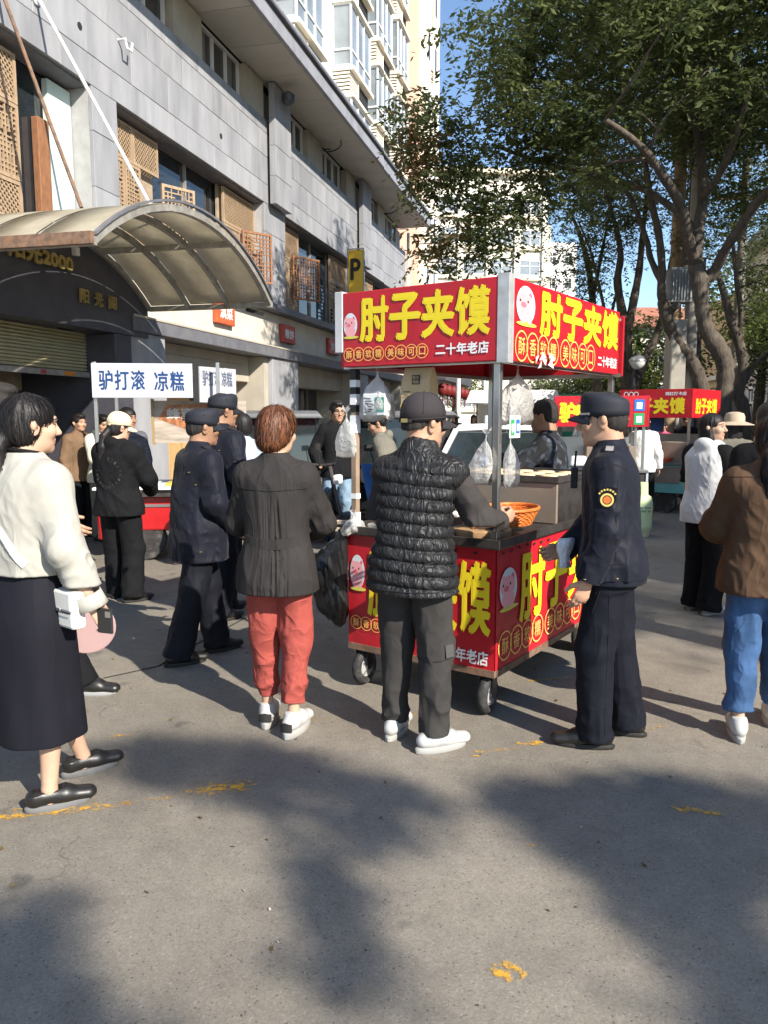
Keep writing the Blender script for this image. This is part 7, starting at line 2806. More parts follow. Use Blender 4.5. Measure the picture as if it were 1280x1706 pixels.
walker('person in pink top beyond the distant teal cart', (5.35, 15.0), place_face(-.6, -.6), 1.48, True, C_PINK, C_BLACK, 'short', 0, 'tan', group=None)
walker('person in black vest beyond the distant teal cart', (5.95, 15.4), place_face(-.1, -1), 1.60, False, C_BLACK, C_BLACK, 'short', 0, 'tan')
walker('person in pale blue shirt farthest behind the teal cart', (6.6, 16.6), place_face(-.3, -1), 1.66, False, C_BLUEL, C_BLACK, 'short', 0, 'mid')
walker('shopper in black far down the street left of the white car', (1.75, 19.5), place_face(0, -1), 1.66, False, C_BLACK, C_BLACK, 'short', 0, 'mid', res=.014)
walker('shopper in tan far down the street beside the black one', (2.35, 20.5), place_face(.2, -1), 1.6, True, C_TANJ, C_BLACK, 'long', 0, 'mid', res=.014)
walker('shopper in grey far down the street near the green stall', (4.6, 24), place_face(-.2, -1), 1.68, False, C_STR, C_JEAN, 'short', 0, 'mid', res=.014)
walker('shopper in white far down the street near the white stall', (5.6, 22), place_face(.4, 1), 1.62, True, C_WHITEJ, C_JEAN, 'long', 0, 'mid', res=.014)
# ================================================================== TREES
M_BARK = mat('grey_bark', (.085, .068, .052), .9, var=.35, vs=9, bump=.8, bs=22, stretch=(2, 2, .5), bdist=.02, dirt=.4, dirtcol=(.15, .13, .10), ds=5)
M_LEAF = leafmat('tree_leaf', (.060, .085, .030), (.145, .172, .062), .5)
M_LEAFB = leafmat('tree_leaf_bright', (.06, .11, .025), (.16, .20, .05), .40)
M_LEAFD = leafmat('tree_leaf_dry', (.10, .075, .03), (.20, .13, .05), .35)


def leaf_mesh(name, centers, spread, sprays, per, L, W, seed, droop=.35, slen=.42):
    rs = np.random.RandomState(seed)
    C = np.repeat(np.array(centers), sprays, axis=0)
    n = len(C)
    O = C + rs.normal(size=(n, 3)) * np.array(spread)
    d = rs.normal(size=(n, 3)); d[:, 2] = d[:, 2] * .5 - .15
    d /= np.linalg.norm(d, axis=1)[:, None]
    t = (np.arange(per) + .5) / per
    ln = slen * rs.uniform(.6, 1.2, size=(n, 1, 1))
    P = O[:, None, :] + d[:, None, :] * t[None, :, None] * ln
    P[:, :, 2] -= droop * (t ** 2)[None, :] * ln[:, :, 0]
    side = np.cross(d, np.array([0, 0, 1.0])); side /= np.linalg.norm(side, axis=1)[:, None] + 1e-6
    sg = np.where(np.arange(per) % 2, 1, -1)[None, :, None]
    u = side[:, None, :] * sg + d[:, None, :] * .55 + rs.normal(size=(n, per, 3)) * .35
    u[:, :, 2] -= .25
    u /= np.linalg.norm(u, axis=2)[:, :, None]
    w = np.cross(u, np.array([0, 0, 1.0])[None, None, :] + rs.normal(size=(n, per, 3)) * .6)
    w /= np.linalg.norm(w, axis=2)[:, :, None] + 1e-6
    sc = rs.uniform(.55, 1.4, size=(n, per, 1))
    b = P.reshape(-1, 3); u = (u * sc * L).reshape(-1, 3); w = (w * sc * W / 2).reshape(-1, 3)
    V = np.stack([b, b + u * .5 + w, b + u, b + u * .5 - w], 1).reshape(-1, 3)
    Q = np.arange(len(V)).reshape(-1, 4)
    return V, Q


def grow(limbs, targets, seed=1, r_twig=.016, seg=6):
    """limbs: polylines [(x,y,z,r)...]; every crown point is joined to the nearest wood by a curving branch"""
    rr = random.Random(seed)
    mb = MB()
    nodes, rad = [], []
    for l in limbs:
        # smooth the polyline
        pts = [Vector(p[:3]) for p in l]; rs = [p[3] for p in l]
        sp, sr = [], []
        for i in range(len(pts) - 1):
            p0, p1, p2, p3 = pts[max(i - 1, 0)], pts[i], pts[i + 1], pts[min(i + 2, len(pts) - 1)]
            for k in range(5):
                t = k / 5
                sp.append(.5 * ((2 * p1) + (p2 - p0) * t + (2 * p0 - 5 * p1 + 4 * p2 - p3) * t * t + (3 * p1 - p0 - 3 * p2 + p3) * t ** 3))
                sr.append(rs[i] + (rs[i + 1] - rs[i]) * t)
        sp.append(pts[-1]); sr.append(rs[-1])
        sr = [r * (1 + .07 * math.sin(i * 1.9 + r * 50)) for i, r in enumerate(sr)]
        mb.tube(sp, sr, 10)
        for p, r in zip(sp[len(sp) // 4:], sr[len(sp) // 4:]):
            nodes.append(p); rad.append(r)
    base = Vector(limbs[0][0][:3])
    for t in sorted(targets, key=lambda p: (Vector(p) - Vector(limbs[0][-1][:3])).length):
        t = Vector(t)
        A = np.array([tuple(p) for p in nodes])
        dd = A - np.array(t)
        sc = np.sqrt((dd ** 2).sum(1)) + np.maximum(0, A[:, 2] - t.z) * .6
        i = int(sc.argmin())
        a = nodes[i]
        L = (t - a).length
        if L < .1:
            continue
        r0 = min(rad[i] * .7, .012 + .014 * L + r_twig * .5)
        mid = a.lerp(t, .5) + Vector((rr.uniform(-.12, .12), rr.uniform(-.12, .12), .12)) * L
        pts = [a, a.lerp(mid, .55) + Vector((rr.uniform(-.03, .03), rr.uniform(-.03, .03), .02)) * L, mid, mid.lerp(t, .5) + Vector((0, 0, .03)) * L, t]
        rs = [r0, r0 * .85, r0 * .65, r0 * .45, .006]
        mb.tube(pts, rs, seg)
        for p, r in zip(pts[1:], rs[1:]):
            nodes.append(p); rad.append(r)
    return mb


def crown_points(ells, n, seed, shell=.55):
    rs = np.random.RandomState(seed)
    out = []
    vol = np.array([e[3] * e[4] * e[5] for e in ells]); vol = vol / vol.sum()
    for e, f in zip(ells, vol):
        k = max(3, int(n * f))
        v = rs.normal(size=(k, 3)); v /= np.linalg.norm(v, axis=1)[:, None]
        r = shell + (1 - shell) * rs.uniform(size=(k, 1)) ** .6
        r = np.where(rs.uniform(size=(k, 1)) < .25, rs.uniform(.1, shell, size=(k, 1)), r)
        out.append(np.array(e[:3]) + v * r * np.array(e[3:]))
    return np.concatenate(out)


def tree(label, limbs, ells, n, sprays, seed, leaf=None, L=.062, W=.026, per=12, spread=(.28, .28, .2), keep=None, dry=None, name='street_tree', extra=None, group=None, slen=.42):
    base = limbs[0][0]
    t = thing(name, label, 'tree', (base[0], base[1], 0), 0, group)
    off = np.array([base[0], base[1], 0])
    T = crown_points(ells, n, seed)
    if keep is not None:
        T = np.array([p for p in T if keep(p)])
    if extra is not None:
        T = np.concatenate([T, np.array(extra)])
    mb = grow(limbs, [tuple(p) for p in T], seed)
    mb.v = [(x - off[0], y - off[1], z) for x, y, z in mb.v]
    obj('trunk', mb, M_BARK, t, smooth='all')
    V, Q = leaf_mesh('crown', T - off, spread, sprays, per, L, W, seed, slen=slen)
    me = np_mesh('crown', [(V, Q)])
    me.polygons.foreach_set('use_smooth', np.zeros(len(Q), bool))
    me.materials.append(leaf or M_LEAF)
    o = put('crown', me, t)
    if dry is not None:
        V, Q = leaf_mesh('crown', np.array(dry) - off, spread, sprays, per, L, W, seed + 5, slen=slen)
        me = np_mesh('dry_leaves', [(V, Q)])
        me.materials.append(M_LEAFD)
        put('dry_leaves', me, t)
    return t


_cp = math.atan((853 - 692) / 1300.0)


def at(px, py, Y):
    """point at forward distance Y that the photograph shows at that place (used once to read off positions)"""
    x = (px - 640) / 1300; y = -(py - 853) / 1300
    dy = math.cos(_cp) + y * math.sin(_cp); dz = -math.sin(_cp) + y * math.cos(_cp)
    return (round(x * Y / dy, 2), Y, round(1.6 + dz * Y / dy, 2))


def limb(Y, *pts):
    """pts (px, py, radius, dY)"""
    return [(*at(p[0], p[1], Y + (p[3] if len(p) > 3 else 0)), p[2]) for p in pts]


# --- big tree on the right, trunk with an elbow
Y0 = 15.0
b0 = at(1205, 690, Y0)
la = [[(b0[0] + .02, Y0, -.05, .22), (b0[0] + .01, Y0, .5, .175), (*b0, .165)] + limb(Y0, (1209, 640, 0.157), (1209, 605, 0.165), (1196, 577, 0.175), (1178, 548, 0.147), (1170, 505, 0.133), (1166, 468, 0.168), (1160, 440, 0.140)),
      limb(Y0, (1166, 468, 0.126), (1188, 455, 0.105), (1212, 412, 0.087, -0.42), (1238, 372, 0.081, -0.84), (1265, 335, 0.077, -1.26), (1300, 300, 0.070, -1.82), (1350, 240, 0.042, -2.52)),
      limb(Y0, (1160, 440, 0.133), (1164, 390, 0.112), (1172, 330, 0.105, 0.28), (1168, 250, 0.084, 0.42), (1150, 170, 0.063, 0.56), (1140, 90, 0.042, 0.70)),
      limb(Y0, (1161, 440, 0.119), (1148, 400, 0.098, -0.28), (1138, 350, 0.087, -0.56), (1110, 300, 0.077, -1.12), (1070, 245, 0.056, -1.68), (1010, 200, 0.042, -2.10)),
      limb(Y0, (1164, 390, 0.084), (1120, 345, 0.070, 0.56), (1060, 310, 0.056, 0.98), (980, 290, 0.048, 1.12), (900, 270, 0.042, 1.12), (820, 240, 0.031, 0.84)),
      limb(Y0, (1172, 330, 0.070), (1205, 280, 0.063, -0.56), (1235, 200, 0.049, -1.26), (1260, 110, 0.035, -1.82))]
ea = [(5.75, 15.0, 10.2, 4.9, 4.2, 3.6), (2.5, 15.0, 8.0, 2.0, 2.1, 2.3), (3.1, 14.4, 6.4, 2.1, 1.7, 1.0), (4.8, 13.4, 8.0, 3.6, 2.5, 1.7), (7.8, 13.8, 7.8, 3.1, 2.5, 2.1)]


def keep_a(p):
    # stay clear of the gap where the trunks and the sky show
    x, y, z = p
    return z > 4.0 and not (x > 3.7 and z < 5.75) and not (z > 7.5 and (x / y) < .085 + .055 * (z - 7.5))


hang = [at(px, py, 14.9) for px, py in ((700, 250), (690, 200), (715, 300), (735, 275), (775, 350), (790, 385), (740, 180), (720, 225), (862, 352), (900, 325), (780, 310), (815, 330), (722, 432), (785, 425),  (825, 185), (860, 120), (690, 165), (705, 190), (760, 215), (745, 250), (770, 275), (700, 305), (760, 330), (800, 360), (835, 350), (845, 385), (810, 410), (745, 380), (880, 330), (860, 300))]
tree('big street tree with elbowed trunk and wide dark crown on the right', la, ea, 450, 26, 11, keep=keep_a, extra=hang, L=.12, W=.05, spread=(.27, .27, .2), slen=.5,
     dry=[at(px, py, 14.7) for px, py in ((690, 235), (705, 275), (728, 400))])

# --- leaning tree just beyond it
Y1 = 16.4
b1 = at(1173, 690, Y1)
lb = [[(b1[0] + .05, Y1, -.05, .21), (*b1, .16)] + limb(Y1, (1168, 640, 0.154), (1158, 612, 0.147), (1140, 585, 0.140), (1124, 557, 0.133), (1112, 530, 0.140), (1106, 500, 0.119)),
      limb(Y1, (1112, 530, 0.098), (1103, 490, 0.091), (1104, 440, 0.084), (1098, 390, 0.077), (1085, 330, 0.070), (1075, 260, 0.049), (1070, 180, 0.028)),
      limb(Y1, (1110, 525, 0.105), (1132, 498, 0.084, .1), (1142, 450, 0.077, .2), (1146, 390, 0.070, .3), (1155, 320, 0.056, .4), (1150, 230, 0.042)),
      limb(Y1, (1103, 470, 0.070), (1085, 430, 0.063, .2), (1078, 400, 0.056, .3), (1060, 350, 0.049, .4), (1035, 300, 0.028, .5))]
eb = [(5.9, 16.6, 9.4, 3.6, 2.5, 3.2), (7.8, 17.4, 8.0, 2.5, 2.2, 2.2)]
tree('leaning street tree with a twisted trunk left of the big one', lb, eb, 120, 26, 23, L=.115, W=.05, spread=(.3, .3, .22), slen=.5, keep=lambda p: p[2] > 6.0 and p[0] / p[1] > .2)

# --- vase shaped tree with several stems behind the signs
Y2 = 20.0
b2 = at(1047, 690, Y2)
lc2 = [[(b2[0], Y2, -.05, .34), (*b2, .26), *limb(Y2, (1050, 650, .22), (1050, 620, .2))],
       limb(Y2, (1046, 650, .16), (1036, 590, .13), (1038, 530, .12), (1030, 470, .10), (1035, 420, .08), (1020, 350, .05), (1000, 290, .03)),
       limb(Y2, (1050, 620, .14), (1046, 560, .12), (1055, 510, .11), (1066, 450, .09), (1072, 390, .07), (1080, 310, .04)),
       limb(Y2, (1055, 650, .15), (1075, 600, .12, .2), (1096, 555, .10, .3), (1112, 500, .08, .4), (1120, 430, .06, .6), (1140, 360, .03, .8)),
       limb(Y2, (1036, 590, .07), (1015, 540, .05), (1000, 480, .04), (985, 420, .03), (965, 370, .02))]
ec = [(6.9, 20, 8.7, 3.0, 2.6, 2.7), (5.2, 20, 7.1, 1.5, 1.6, 1.7), (8.7, 20, 6.9, 1.8, 1.8, 1.8)]
tree('vase shaped tree with several stems rising behind the distant red signs', lc2, ec, 170, 20, 31, leaf=M_LEAF, L=.085, W=.035, spread=(.35, .35, .25))

# --- thin tree behind the big cart sign
Y3 = 21
b3 = at(995, 690, Y3)
ld = [[(b3[0], Y3, -.05, .16), (*b3, .13), *limb(Y3, (996, 600, .11), (990, 520, .10), (984, 460, .085), (970, 400, .06), (950, 350, .03))],
      limb(Y3, (988, 500, .06), (1000, 440, .05), (1012, 380, .03)), limb(Y3, (996, 600, .06), (1015, 540, .05), (1030, 480, .03))]
tree('thin tree seen against the sky beside the big cart sign', ld, [(5.6, 21, 7.6, 1.4, 1.6, 2.2), (5.2, 21, 5.0, .9, 1, .8)], 95, 18, 37, L=.09, W=.04, spread=(.3, .3, .22))

# --- crooked small tree at the right edge
Y4 = 17
b4 = at(1240, 690, Y4)
le = [[(b4[0], Y4, -.05, .17), (*b4, .14), *limb(Y4, (1230, 655, .13), (1240, 615, .12), (1232, 570, .11), (1218, 530, .10), (1208, 490, .08), (1198, 460, .05))],
      limb(Y4, (1234, 575, .07), (1236, 520, .06), (1228, 470, .05), (1222, 400, .03)), limb(Y4, (1240, 640, .06), (1256, 612, .05), (1275, 590, .04), (1300, 570, .03))]
tree('crooked slender tree with bright leaves near the right edge', le, [(8.9, 17, 5.6, 1.3, 1.3, 1.6), (8.2, 17, 3.5, .8, .8, .6), (7.2, 17.5, 5.8, .9, 1, .8)], 60, 20, 41, leaf=M_LEAFB, L=.08, W=.034)

# --- background greenery down the street
for i, (px, Y, h, w, lf, lb_) in enumerate(((757, 44, 6.2, 2.0, M_LEAFB, 'bright green roadside tree far down the street'), (1060, 30, 5.6, 1.7, M_LEAFB, 'bright bushy tree behind the street lamp'),
                                           (935, 48, 4.6, 2.2, M_LEAF, 'round dark green tree far behind the main cart'), (1262, 24, 6.4, 2.4, M_LEAF, 'leafy tree in front of the weathered grey house'),
                                           (1010, 36, 4.6, 1.8, M_LEAF, 'low bushy tree far behind the officer'))):
    x = at(px, 690, Y)[0]
    tree(lb_, [[(x, Y, -.05, .2), (x, Y, 1.2, .16), (x + .1, Y, h * .55, .12), (x, Y, h * .8, .05)]], [(x, Y, h * .68, w, w, h * .3)], 55, 22, 50 + i, leaf=lf, L=.16, W=.08, per=8, spread=(.4, .4, .3), slen=.6, group='trees further down the street')

# --- trees and a block beside the camera, out of the picture, that shade the road
SHADE = (([(0.404, 3.112), (0.786, 2.664), (0.906, 2.128), (0.89, 1.885), (1.1, 1.7), (1.75, 3.0), (1.24, 3.25), (0.836, 3.25)], .80),
         ([(-1.5, 3.75), (-0.559, 3.60), (0.126, 3.112), (0.069, 2.827), (-0.231, 2.827), (-0.678, 3.219), (-1.391, 3.45)], .85),
         ([(-1.5, 2.55), (-1.097, 2.416), (-1.041, 2.154), (-0.858, 2.006), (-0.5, 1.6), (-1.5, 1.6)], .85),
         ([(-0.884, 2.625), (-0.787, 2.588), (-0.373, 2.128), (-0.267, 1.75), (-0.376, 1.75), (-0.492, 2.102)], .22),
         ([(-0.364, 2.785), (-0.221, 2.703), (-0.093, 2.235), (0.0, 1.75), (-0.125, 1.75), (-0.241, 2.235)], .28))


def in_poly(x, y, P):
    c = False
    for i in range(len(P)):
        (x0, y0), (x1, y1) = P[i], P[i - 1]
        if (y0 > y) != (y1 > y) and x < (x1 - x0) * (y - y0) / (y1 - y0) + x0:
            c = not c
    return c


# unseen tree's crown, shaped for its shade: tufts set sunward of each road patch
rq = random.Random(8)
tufts = []
for P, den in SHADE:
    for ix in range(-20, 24):
        for iy in range(18, 52):
            gx, gy = ix * .085, iy * .085
            if in_poly(gx, gy, P) and rq.random() < den * .85 and float(vnoise(np.float32(gx * 5.5 + 9), np.float32(gy * 4 + 9), np.float32(2.5))) > .36:
                z = 6.9 + rq.uniform(0, 1.1)
                k = z / math.tan(SUN_EL)
                tufts.append((gx + math.sin(SUN_AZ) * k + rq.uniform(-.05, .05), gy + math.cos(SUN_AZ) * k + rq.uniform(-.05, .05), z))
tree('wide leafy tree behind the photographer shading the road', [[(8.4, -8.6, -.05, .24), (8.4, -8.6, 2.0, .19), (8.2, -8.2, 4.8, .14), (7.9, -7.4, 6.2, .08)]],
     [(9.6, -8.6, 8.6, .9, .8, .6)], 12, 15, 71, L=.06, W=.032, per=7, spread=(.05, .05, .04), slen=.14, extra=tufts)
tree('second leafy tree further along behind the photographer', [[(11.5, -4.5, -.05, .24), (11.5, -4.5, 3.0, .19), (11.4, -4.4, 7.0, .12), (11.3, -4.3, 9.6, .06)]],
     [(11.4, -4.6, 9.6, 1.2, .9, .8), (12.6, -3.4, 9.8, 1.0, 1.0, .8)], 60, 14, 73, L=.085, W=.045, per=9)
fl2 = block('brick_flats', 'unseen two storey brick flats added on the right side of the street', *(fw(27, 14.2)[:2]), 22, 9, 5.4, FRZ + PI, mat('flat_brick', (.32, .17, .12), .9, var=.2, vs=6), 4, 7, (.8, 3.3), (1.6, 1.6), M_STRIPG, M_CRT, M_LEDGE, .3)  # out of view, added and cut to height for the shade it throws

# ================================================================== POLES, CABLES, LAMP
M_CONC = mat('concrete_pole', (.27, .245, .205), .85, var=.15, vs=5, dirt=.3, dirtcol=(.2, .18, .15), ds=3)
pc = thing('utility_pole', 'concrete utility pole with equipment box between the tree trunks', 'utility pole', (*at(1147, 690, 16.6)[:2], 0))
obj('shaft', MB().tube([(0, 0, 0), (0, 0, 9.6)], [.17, .12], 18), M_CONC, pc, smooth=True)
obj('equipment_box', MB().b(-.52, -.2, -.3, .1, 1.9, 3.55), mat('box_beige', (.30, .28, .235), .6, var=.1), pc, .015)
obj('box_door', MB().b(-.50, -.22, -.308, -.3005, 1.95, 3.5), MATS['box_beige'], pc, .003)
obj('band', MB().tube([(0, 0, 4.0), (0, 0, 4.12)], .165, 16), M_RUST, pc)
tf = obj('transformer', MB().b(-.55, -.1, -.22, .12, 3.9, 4.6), mat('transformer_grey', (.25, .26, .26), .6, var=.1), pc, .02)
mb = MB()
for i in range(7):
    mb.b(-.52 + i * .06, -.505 + i * .06, -.26, -.221, 3.95, 4.55)
obj('fins', mb, MATS['transformer_grey'], tf)
obj('cable_duct', MB().tube([(-.24, -.05, 0), (-.24, -.05, 1.9)], .04, 8), M_CONC, pc)
p2 = thing('utility_pole', 'brown banded pole rising into the big tree crown', 'utility pole', (*at(1117, 690, 18.0)[:2], 0))
obj('shaft', MB().tube([(0, 0, 0), (0, 0, 9.5)], [.16, .12], 16), mat('pole_tan', (.32, .22, .13), .8, var=.25, vs=4), p2, smooth=True)
for i in range(4):
    obj('band', MB().tube([(0, 0, 3.6 + i * .6), (0, 0, 3.66 + i * .6)], .165, 14), M_RUST, p2)
lp = thing('street_lamp', 'globe street lamp hanging in front of the vase shaped tree', 'street lamp', (*at(1060, 690, 18.0)[:2], .0))
obj('post', MB().tube([(0, .25, 0), (0, .25, 2.95), (0, .12, 3.05), (0, 0, 3.0)], [.04, .035, .03, .03], 10), M_DARKST, lp, smooth=True)
obj('hood', MB().lathe([(.03, 2.96), (.13, 2.92), (.19, 2.85), (.195, 2.82)], (0, 0, 0), 24), mat('lamp_hood', (.30, .31, .32), .35, metal=.6), lp, smooth=True)
obj('globe', MB().lathe([(.18, 2.82), (.165, 2.75), (.11, 2.67), (.05, 2.64), (.001, 2.635)], (0, 0, 0), 24), mat('frosted_glass', (.62, .63, .62), .25, var=.05), lp, smooth=True)
p3 = thing('utility_pole', 'thin steel pole far down the street beside the bright tree', 'utility pole', (*at(764, 690, 30)[:2], 0))
obj('shaft', MB().tube([(0, 0, 0), (0, 0, 5.4)], .09, 10), M_WFRAME, p3, smooth=True)
obj('arm', MB().tube([(0, 0, 5.2), (1.4, 0, 4.6)], .04, 8), M_WFRAME, p3)
p4 = thing('utility_pole', 'bare grey pole by the crooked slender tree on the right', 'utility pole', (*at(1222, 690, 19)[:2], 0))
obj('shaft', MB().tube([(0, 0, 0), (0, 0, 7.6)], [.13, .09], 12), M_CONC, p4, smooth=True)
obj('crossarm', MB().b(-.7, .7, -.05, .05, 6.6, 6.7), M_RUST, p4)
for i in range(7):
    a = Vector(at(1222, 690, 19)); a.z = 6.7 - .22 * (i % 4); a.x += (-.6, -.3, .3, .6)[i % 4]
    b3_ = Vector((a.x + 9 + i * .3, a.y - 7, a.z + .6 + .15 * i))
    pts = [a.lerp(b3_, t / 8) + Vector((0, 0, -.5 * math.sin(PI * t / 8))) for t in range(9)]
    cb = obj('overhead_cable', MB().tube(pts, .014, 5), M_DARK)
    tag(cb, ('lowest', 'second lowest', 'third', 'middle', 'fifth', 'second highest', 'highest')[i] + ' thin black overhead cable strung from the bare grey pole', 'cable', 'overhead cables at the right')
mb = MB()
for i in range(9):
    x0, y0, _ = at(1147, 690, 16.6)
    mb.tube([(x0 + .14 * math.sin(i), y0 - .16, z) for z in (2.2, 3.0, 3.8, 4.6)] and [(x0 + .12 + .05 * math.sin(i + z * 2), y0 - .14 + .03 * math.cos(i * 2 + z), z) for z in (1.9, 2.6, 3.3, 4.0, 4.8)], .012, 5)
cbl = obj('cable_bundle', mb, M_DARK)
tag(cbl, 'tangled bundle of black cables on the concrete pole', 'cable')
cbl['kind'] = 'stuff'
# ================================================================== VEHICLES
M_CARW = mat('car_white', (.70, .70, .69), .25, var=.03, bump=.01, coat=.6)
M_CARK = mat('car_black', (.012, .012, .014), .25, var=.1, bump=.02, coat=.5)
M_CGL = mat('car_glass', (.02, .026, .028), .05, var=.3, vs=3, spec=.9, bump=.01)


def sedan(label, loc, rz, paint, taxi=False):
    """nose towards -Y"""
    t = thing('parked_car', label, 'car', loc, rz)
    half = .88
    prof = [(-2.2, .42, .60, .80), (-2.15, .30, .72, .95), (-1.6, .24, .86, .99), (-.95, .22, .95, 1.0), (.0, .22, .98, 1.0), (1.2, .22, .98, 1.0), (1.9, .26, .97, .98), (2.2, .34, .9, .9)]
    rings = []
    for y, z0, z1, w in prof:
        h = half * w
        rings.append([(-h * .96, y, z0), (-h, y, z0 + .16), (-h * .98, y, z1 - .1), (-h * .86, y, z1), (h * .86, y, z1), (h * .98, y, z1 - .1), (h, y, z0 + .16), (h * .96, y, z0)])
    obj('body', MB().rings(rings), paint, t, .03, smooth=True)
    cab = [(-1.0, .93, .80), (-.25, 1.40, .60), (.1, 1.455, .57), (.9, 1.455, .57), (1.25, 1.38, .60), (1.85, .95, .76)]
    roof = [(y, z, w) for y, z, w in cab]
    mb = MB()
    rr = []
    for y, z, w in roof[1:5]:
        rr.append([(-w - .03, y, z - .06), (-w, y, z), (0, y, z + .025), (w, y, z), (w + .03, y, z - .06)])
    mb.rings(rr, close=False, caps=False)
    obj('roof', mb, paint, t, smooth=True, solid=.03)
    # windscreens and side glass
    mb = MB().add([(-.78, -1.0, .94), (.78, -1.0, .94), (.585, -.25, 1.385), (-.585, -.25, 1.385)], [(0, 1, 2, 3)])
    obj('windscreen', mb, M_CGL, t)
    mb = MB().add([(-.74, 1.85, .96), (.74, 1.85, .96), (.585, 1.25, 1.365), (-.585, 1.25, 1.365)], [(3, 2, 1, 0)])
    obj('rear_window', mb, M_CGL, t)
    for g in (-1, 1):
        for y0, y1, y2, y3 in ((-.85, -.2, .42, .42), (.5, .5, 1.2, 1.62)):
            z = lambda y: 1.39 if -.3 < y < 1.3 else .99
            mb = MB().add([(g * .845, y0, .97), (g * .845, y3, .97), (g * .625, y2, 1.385), (g * .625, y1, 1.385)], [(0, 1, 2, 3)])
            obj('side_window', mb, M_CGL, t)
        for pa, pb_, w_ in (((g * .80, -1.02, .93), (g * .60, -.25, 1.40), .06), ((g * .845, .46, .95), (g * .62, .46, 1.4), .05), ((g * .80, 1.85, .94), (g * .61, 1.25, 1.38), .08)):
            obj('pillar', MB().bar(pa, pb_, w_, .05), paint, t)
        obj('headlamp', MB().bx((g * .62, -2.13, .66), (.34, .12, .14), (0, 0, g * .25)), mat('lamp_clear', (.55, .56, .58), .1, metal=.4), t, .03)
        mm = obj('mirror', MB().bx((g * 1.0, -.72, 1.02), (.2, .1, .13)), paint, t, .03)
        obj('mirror_glass', MB().bx((g * 1.0, -.665, 1.02), (.16, .006, .1)), M_CGL, mm)
        for y in (-1.4, 1.35):
            w = obj('wheel', MB().tube([(g * .70, y, .31), (g * .885, y, .31)], .31, 26), M_TYRE, t, .03)
            obj('rim', MB().tube([(g * .886, y, .31), (g * .895, y, .31)], .2, 20), M_STEEL, w)
    obj('grille', MB().bx((0, -2.2, .56), (.8, .06, .12)), M_DARK, t, .01)
    obj('number_plate', MB().bx((0, -2.225, .45), (.44, .02, .13)), M_BLUE, t)
    if taxi:
        tx = obj('roof_sign', MB().b(-.22, .22, .2, .38, 1.48, 1.60), M_SIGNW, t, .02)
        text('lettering', 'TAXI', M_BLKP, tx, (-.15, .196, 1.51), (1, 0, 0), (0, 0, 1), .3, .07, .004)
    return t


sedan('white taxi parked facing the camera behind the main cart', (1.62, 10.9, 0), R(-8), M_CARW, True)


def cabin_trike(label, loc, rz, w=.95, film_m=None):
    """covered electric tricycle, front towards -Y"""
    t = thing('covered_tricycle', label, 'tricycle', loc, rz)
    h = w / 2
    mb = MB()
    mb.rings([[(-h, y, z0), (h, y, z0), (h, y, z1), (-h, y, z1)] for y, z0, z1 in ((-.75, .32, .72), (-.6, .26, .86), (-.2, .24, .60), (.9, .26, .62), (1.15, .34, .60))])
    obj('body', mb, M_CARK, t, .04, smooth=True)
    mb = MB()
    mb.rings([[(-h - .03, y, z), (h + .03, y, z), (h - .02, y, z + .06), (-h + .02, y, z + .06)] for y, z in ((-.72, 1.56), (-.5, 1.60), (.7, 1.60), (1.1, 1.55))])
    obj('roof', mb, mat('trike_roof', (.13, .135, .14), .5, var=.1), t, .02, smooth=True)
    for g in (-1, 1):
        for pa, pb_ in (((g * (h - .02), -.62, .86), (g * (h - .03), -.58, 1.58)), ((g * (h - .02), .3, .6), (g * (h - .02), .3, 1.58)), ((g * (h - .02), 1.08, .6), (g * (h - .02), 1.0, 1.57))):
            obj('pillar', MB().bar(pa, pb_, .045), M_CARK, t)
        mb = MB().add([(g * h, -.55, .80), (g * h, .28, .62), (g * (h - .01), .28, 1.57), (g * (h - .01), -.52, 1.57)], [(0, 1, 2, 3)])
        obj('side_curtain', mb, film_m or M_FILMD, t)
    mb = MB().add([(-h + .04, -.625, .88), (h - .04, -.625, .88), (h - .05, -.585, 1.56), (-h + .05, -.585, 1.56)], [(0, 1, 2, 3)])
    obj('windscreen', mb, M_CGL, t)
    obj('seat', MB().b(-h + .08, h - .08, .35, .85, .6, .78).b(-h + .08, h - .08, .8, .92, .781, 1.2), M_DARK, t, .03)
    obj('headlamp', MB().lathe([(.001, 0), (.07, .0), (.08, .04)], (0, -.74, .66), 14), M_WFRAME, t)
    for x, y in ((0, -.6), (-h + .08, .75), (h - .08, .75)):
        wh = obj('wheel', MB().tube([(x - .06, y, .22), (x + .06, y, .22)], .22, 22), M_TYRE, t, .02)
        obj('rim', MB().tube([(x - .064, y, .22), (x + .064, y, .22)], .12, 16), M_STEELD, wh)
    return t


M_FILMD = film('dark_curtain', (.10, .11, .13), .6, .2, .2, 9, 1.0)
cabin_trike('black covered tricycle with creased plastic curtain beyond the coral trousers', (-1.42, 10.35, 0), R(14))
cabin_trike('dark covered tricycle between the man in glasses and the white taxi', (.32, 11.0, 0), R(-14), 1.15)


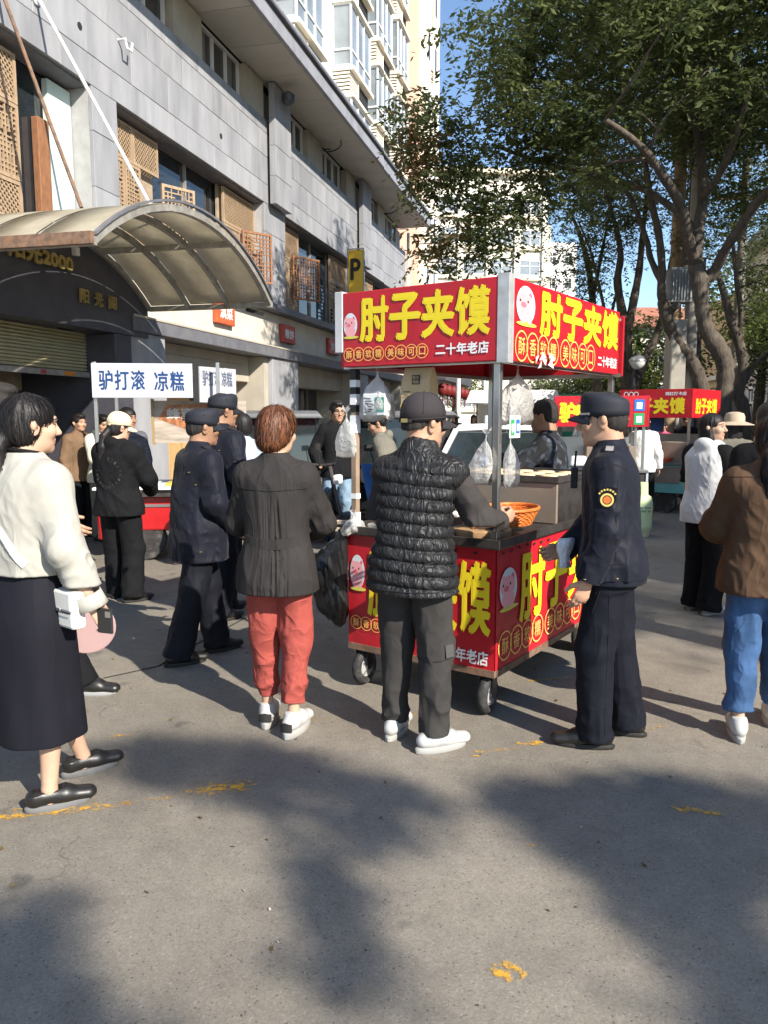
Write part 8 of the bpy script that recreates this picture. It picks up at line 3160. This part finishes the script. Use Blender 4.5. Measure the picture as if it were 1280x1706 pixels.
def scooter(label, loc, rz, col, apron=None):
    """electric scooter, front towards -Y"""
    t = thing('electric_scooter', label, 'scooter', loc, rz, 'scooters parked by the building')
    for y in (-.55, .55):
        w = obj('wheel', MB().tube([(-.045, y, .2), (.045, y, .2)], .2, 22), M_TYRE, t, .02)
        obj('rim', MB().tube([(-.048, y, .2), (.048, y, .2)], .11, 14), M_STEELD, w)
    mb = MB()
    mb.rings([[(-w, y, z0), (w, y, z0), (w * .8, y, z1), (-w * .8, y, z1)] for y, w, z0, z1 in ((-.42, .08, .3, .75), (-.3, .1, .22, .6), (-.2, .13, .2, .3), (.1, .13, .2, .3), (.2, .14, .24, .66), (.55, .13, .36, .70), (.72, .06, .5, .66))])
    obj('body', mb, col, t, .03, smooth=True)
    obj('seat', MB().b(-.12, .12, .12, .68, .70, .79), M_DARK, t, .04)
    mb = MB().tube([(0, -.55, .22), (0, -.42, .7), (0, -.36, .98)], .028, 8)
    mb.tube([(-.32, -.25, 1.02), (-.15, -.34, 1.0), (.15, -.34, 1.0), (.32, -.25, 1.02)], .016, 7)
    obj('handlebar', mb, M_STEELD, t, smooth=True)
    for g in (-1, 1):
        obj('mirror', MB().tube([(g * .2, -.33, 1.0), (g * .26, -.35, 1.2)], .007, 5).bx((g * .28, -.35, 1.23), (.11, .02, .07)), M_DARK, t)
    obj('headlamp', MB().bx((0, -.47, .82), (.16, .08, .12)), M_WFRAME, t, .03)
    obj('basket', MB().b(-.14, .14, .70, .95, .72, .95), M_STEELD, t, .02)
    if apron:
        mb = MB()
        mb.grid(lambda u, v: ((u - .5) * (.75 - .25 * v), -.42 + .10 * math.cos((u - .5) * 3) + .05 * math.sin(v * 6 + u * 3), 1.05 - .72 * v), 8, 6)
        obj('leg_cover', mb, apron, t, smooth='all', solid=.01)
    return t


M_SCG = mat('scooter_grey', (.22, .23, .24), .35, var=.1, coat=.3)
M_SCR = mat('scooter_red', (.28, .02, .03), .35, var=.1, coat=.3)
scooter('electric scooter with a blue leg cover right of the man in glasses', (.02, 9.35, 0), R(12), M_SCG, mat('blue_cover', (.05, .16, .42), .6, var=.1, fold=.5))
scooter('dark red electric scooter behind the man in glasses', (-.98, 10.9, 0), R(40), M_SCR)
scooter('grey electric scooter nearest the grey column behind the man in glasses', (-.55, 11.6, 0), R(30), M_SCG)
scooter('black electric scooter left of the man in glasses', (-1.0, 9.75, 0), R(65), M_CARK)

# road clutter: leaves and grit on the asphalt
rs = np.random.RandomState(5)
for nm, m, cnt, sz in (('dry_leaf_litter', M_LEAFD, 70, .022), ('paper_scraps', MATS['pale_board'], 40, .012), ('grit', M_TYRE, 90, .008)):
    mb = MB()
    for i in range(cnt):
        x, y = rs.uniform(-1.8, 2.1), 1.6 + 4.2 * rs.uniform() ** 1.3
        a = rs.uniform(0, 6.28); L_ = sz * rs.uniform(.5, 1.4); ca, sa = math.cos(a) * L_, math.sin(a) * L_
        h_ = rs.uniform(.2, .5) * L_
        mb.add([(x, y, .003), (x + .5 * ca - .35 * sa, y + .5 * sa + .35 * ca, .004 + h_), (x + ca, y + sa, .004), (x + .5 * ca + .35 * sa, y + .5 * sa - .35 * ca, .003)], [(0, 1, 2, 3)])
    o = obj(nm, mb, m)
    o['kind'] = 'stuff'
    tag(o, {'dry_leaf_litter': 'tiny dry leaves scattered over the road', 'paper_scraps': 'pale scraps scattered over the road', 'grit': 'dark grit scattered over the road'}[nm], 'litter')
pav = MB()
pav.b(0, 70, -14.15, -8.96, 0, .13)
pv = struct(obj('pavement', pav, mat('pavement_grey', (.26, .25, .23), .85, var=.15), None, loc=FO, rot=(0, 0, FRZ)))
me_k = None
for i in range(34):
    if me_k is None:
        me_k = MB().b(0, .985, -.15, 0, 0, .14).mesh('kerb_stone'); me_k.materials.append(mat('kerb_stone', (.34, .33, .31), .85, var=.1, rnd=.1))
    put('kerb_stone', me_k, pv, (2 + i, -8.80, 0))
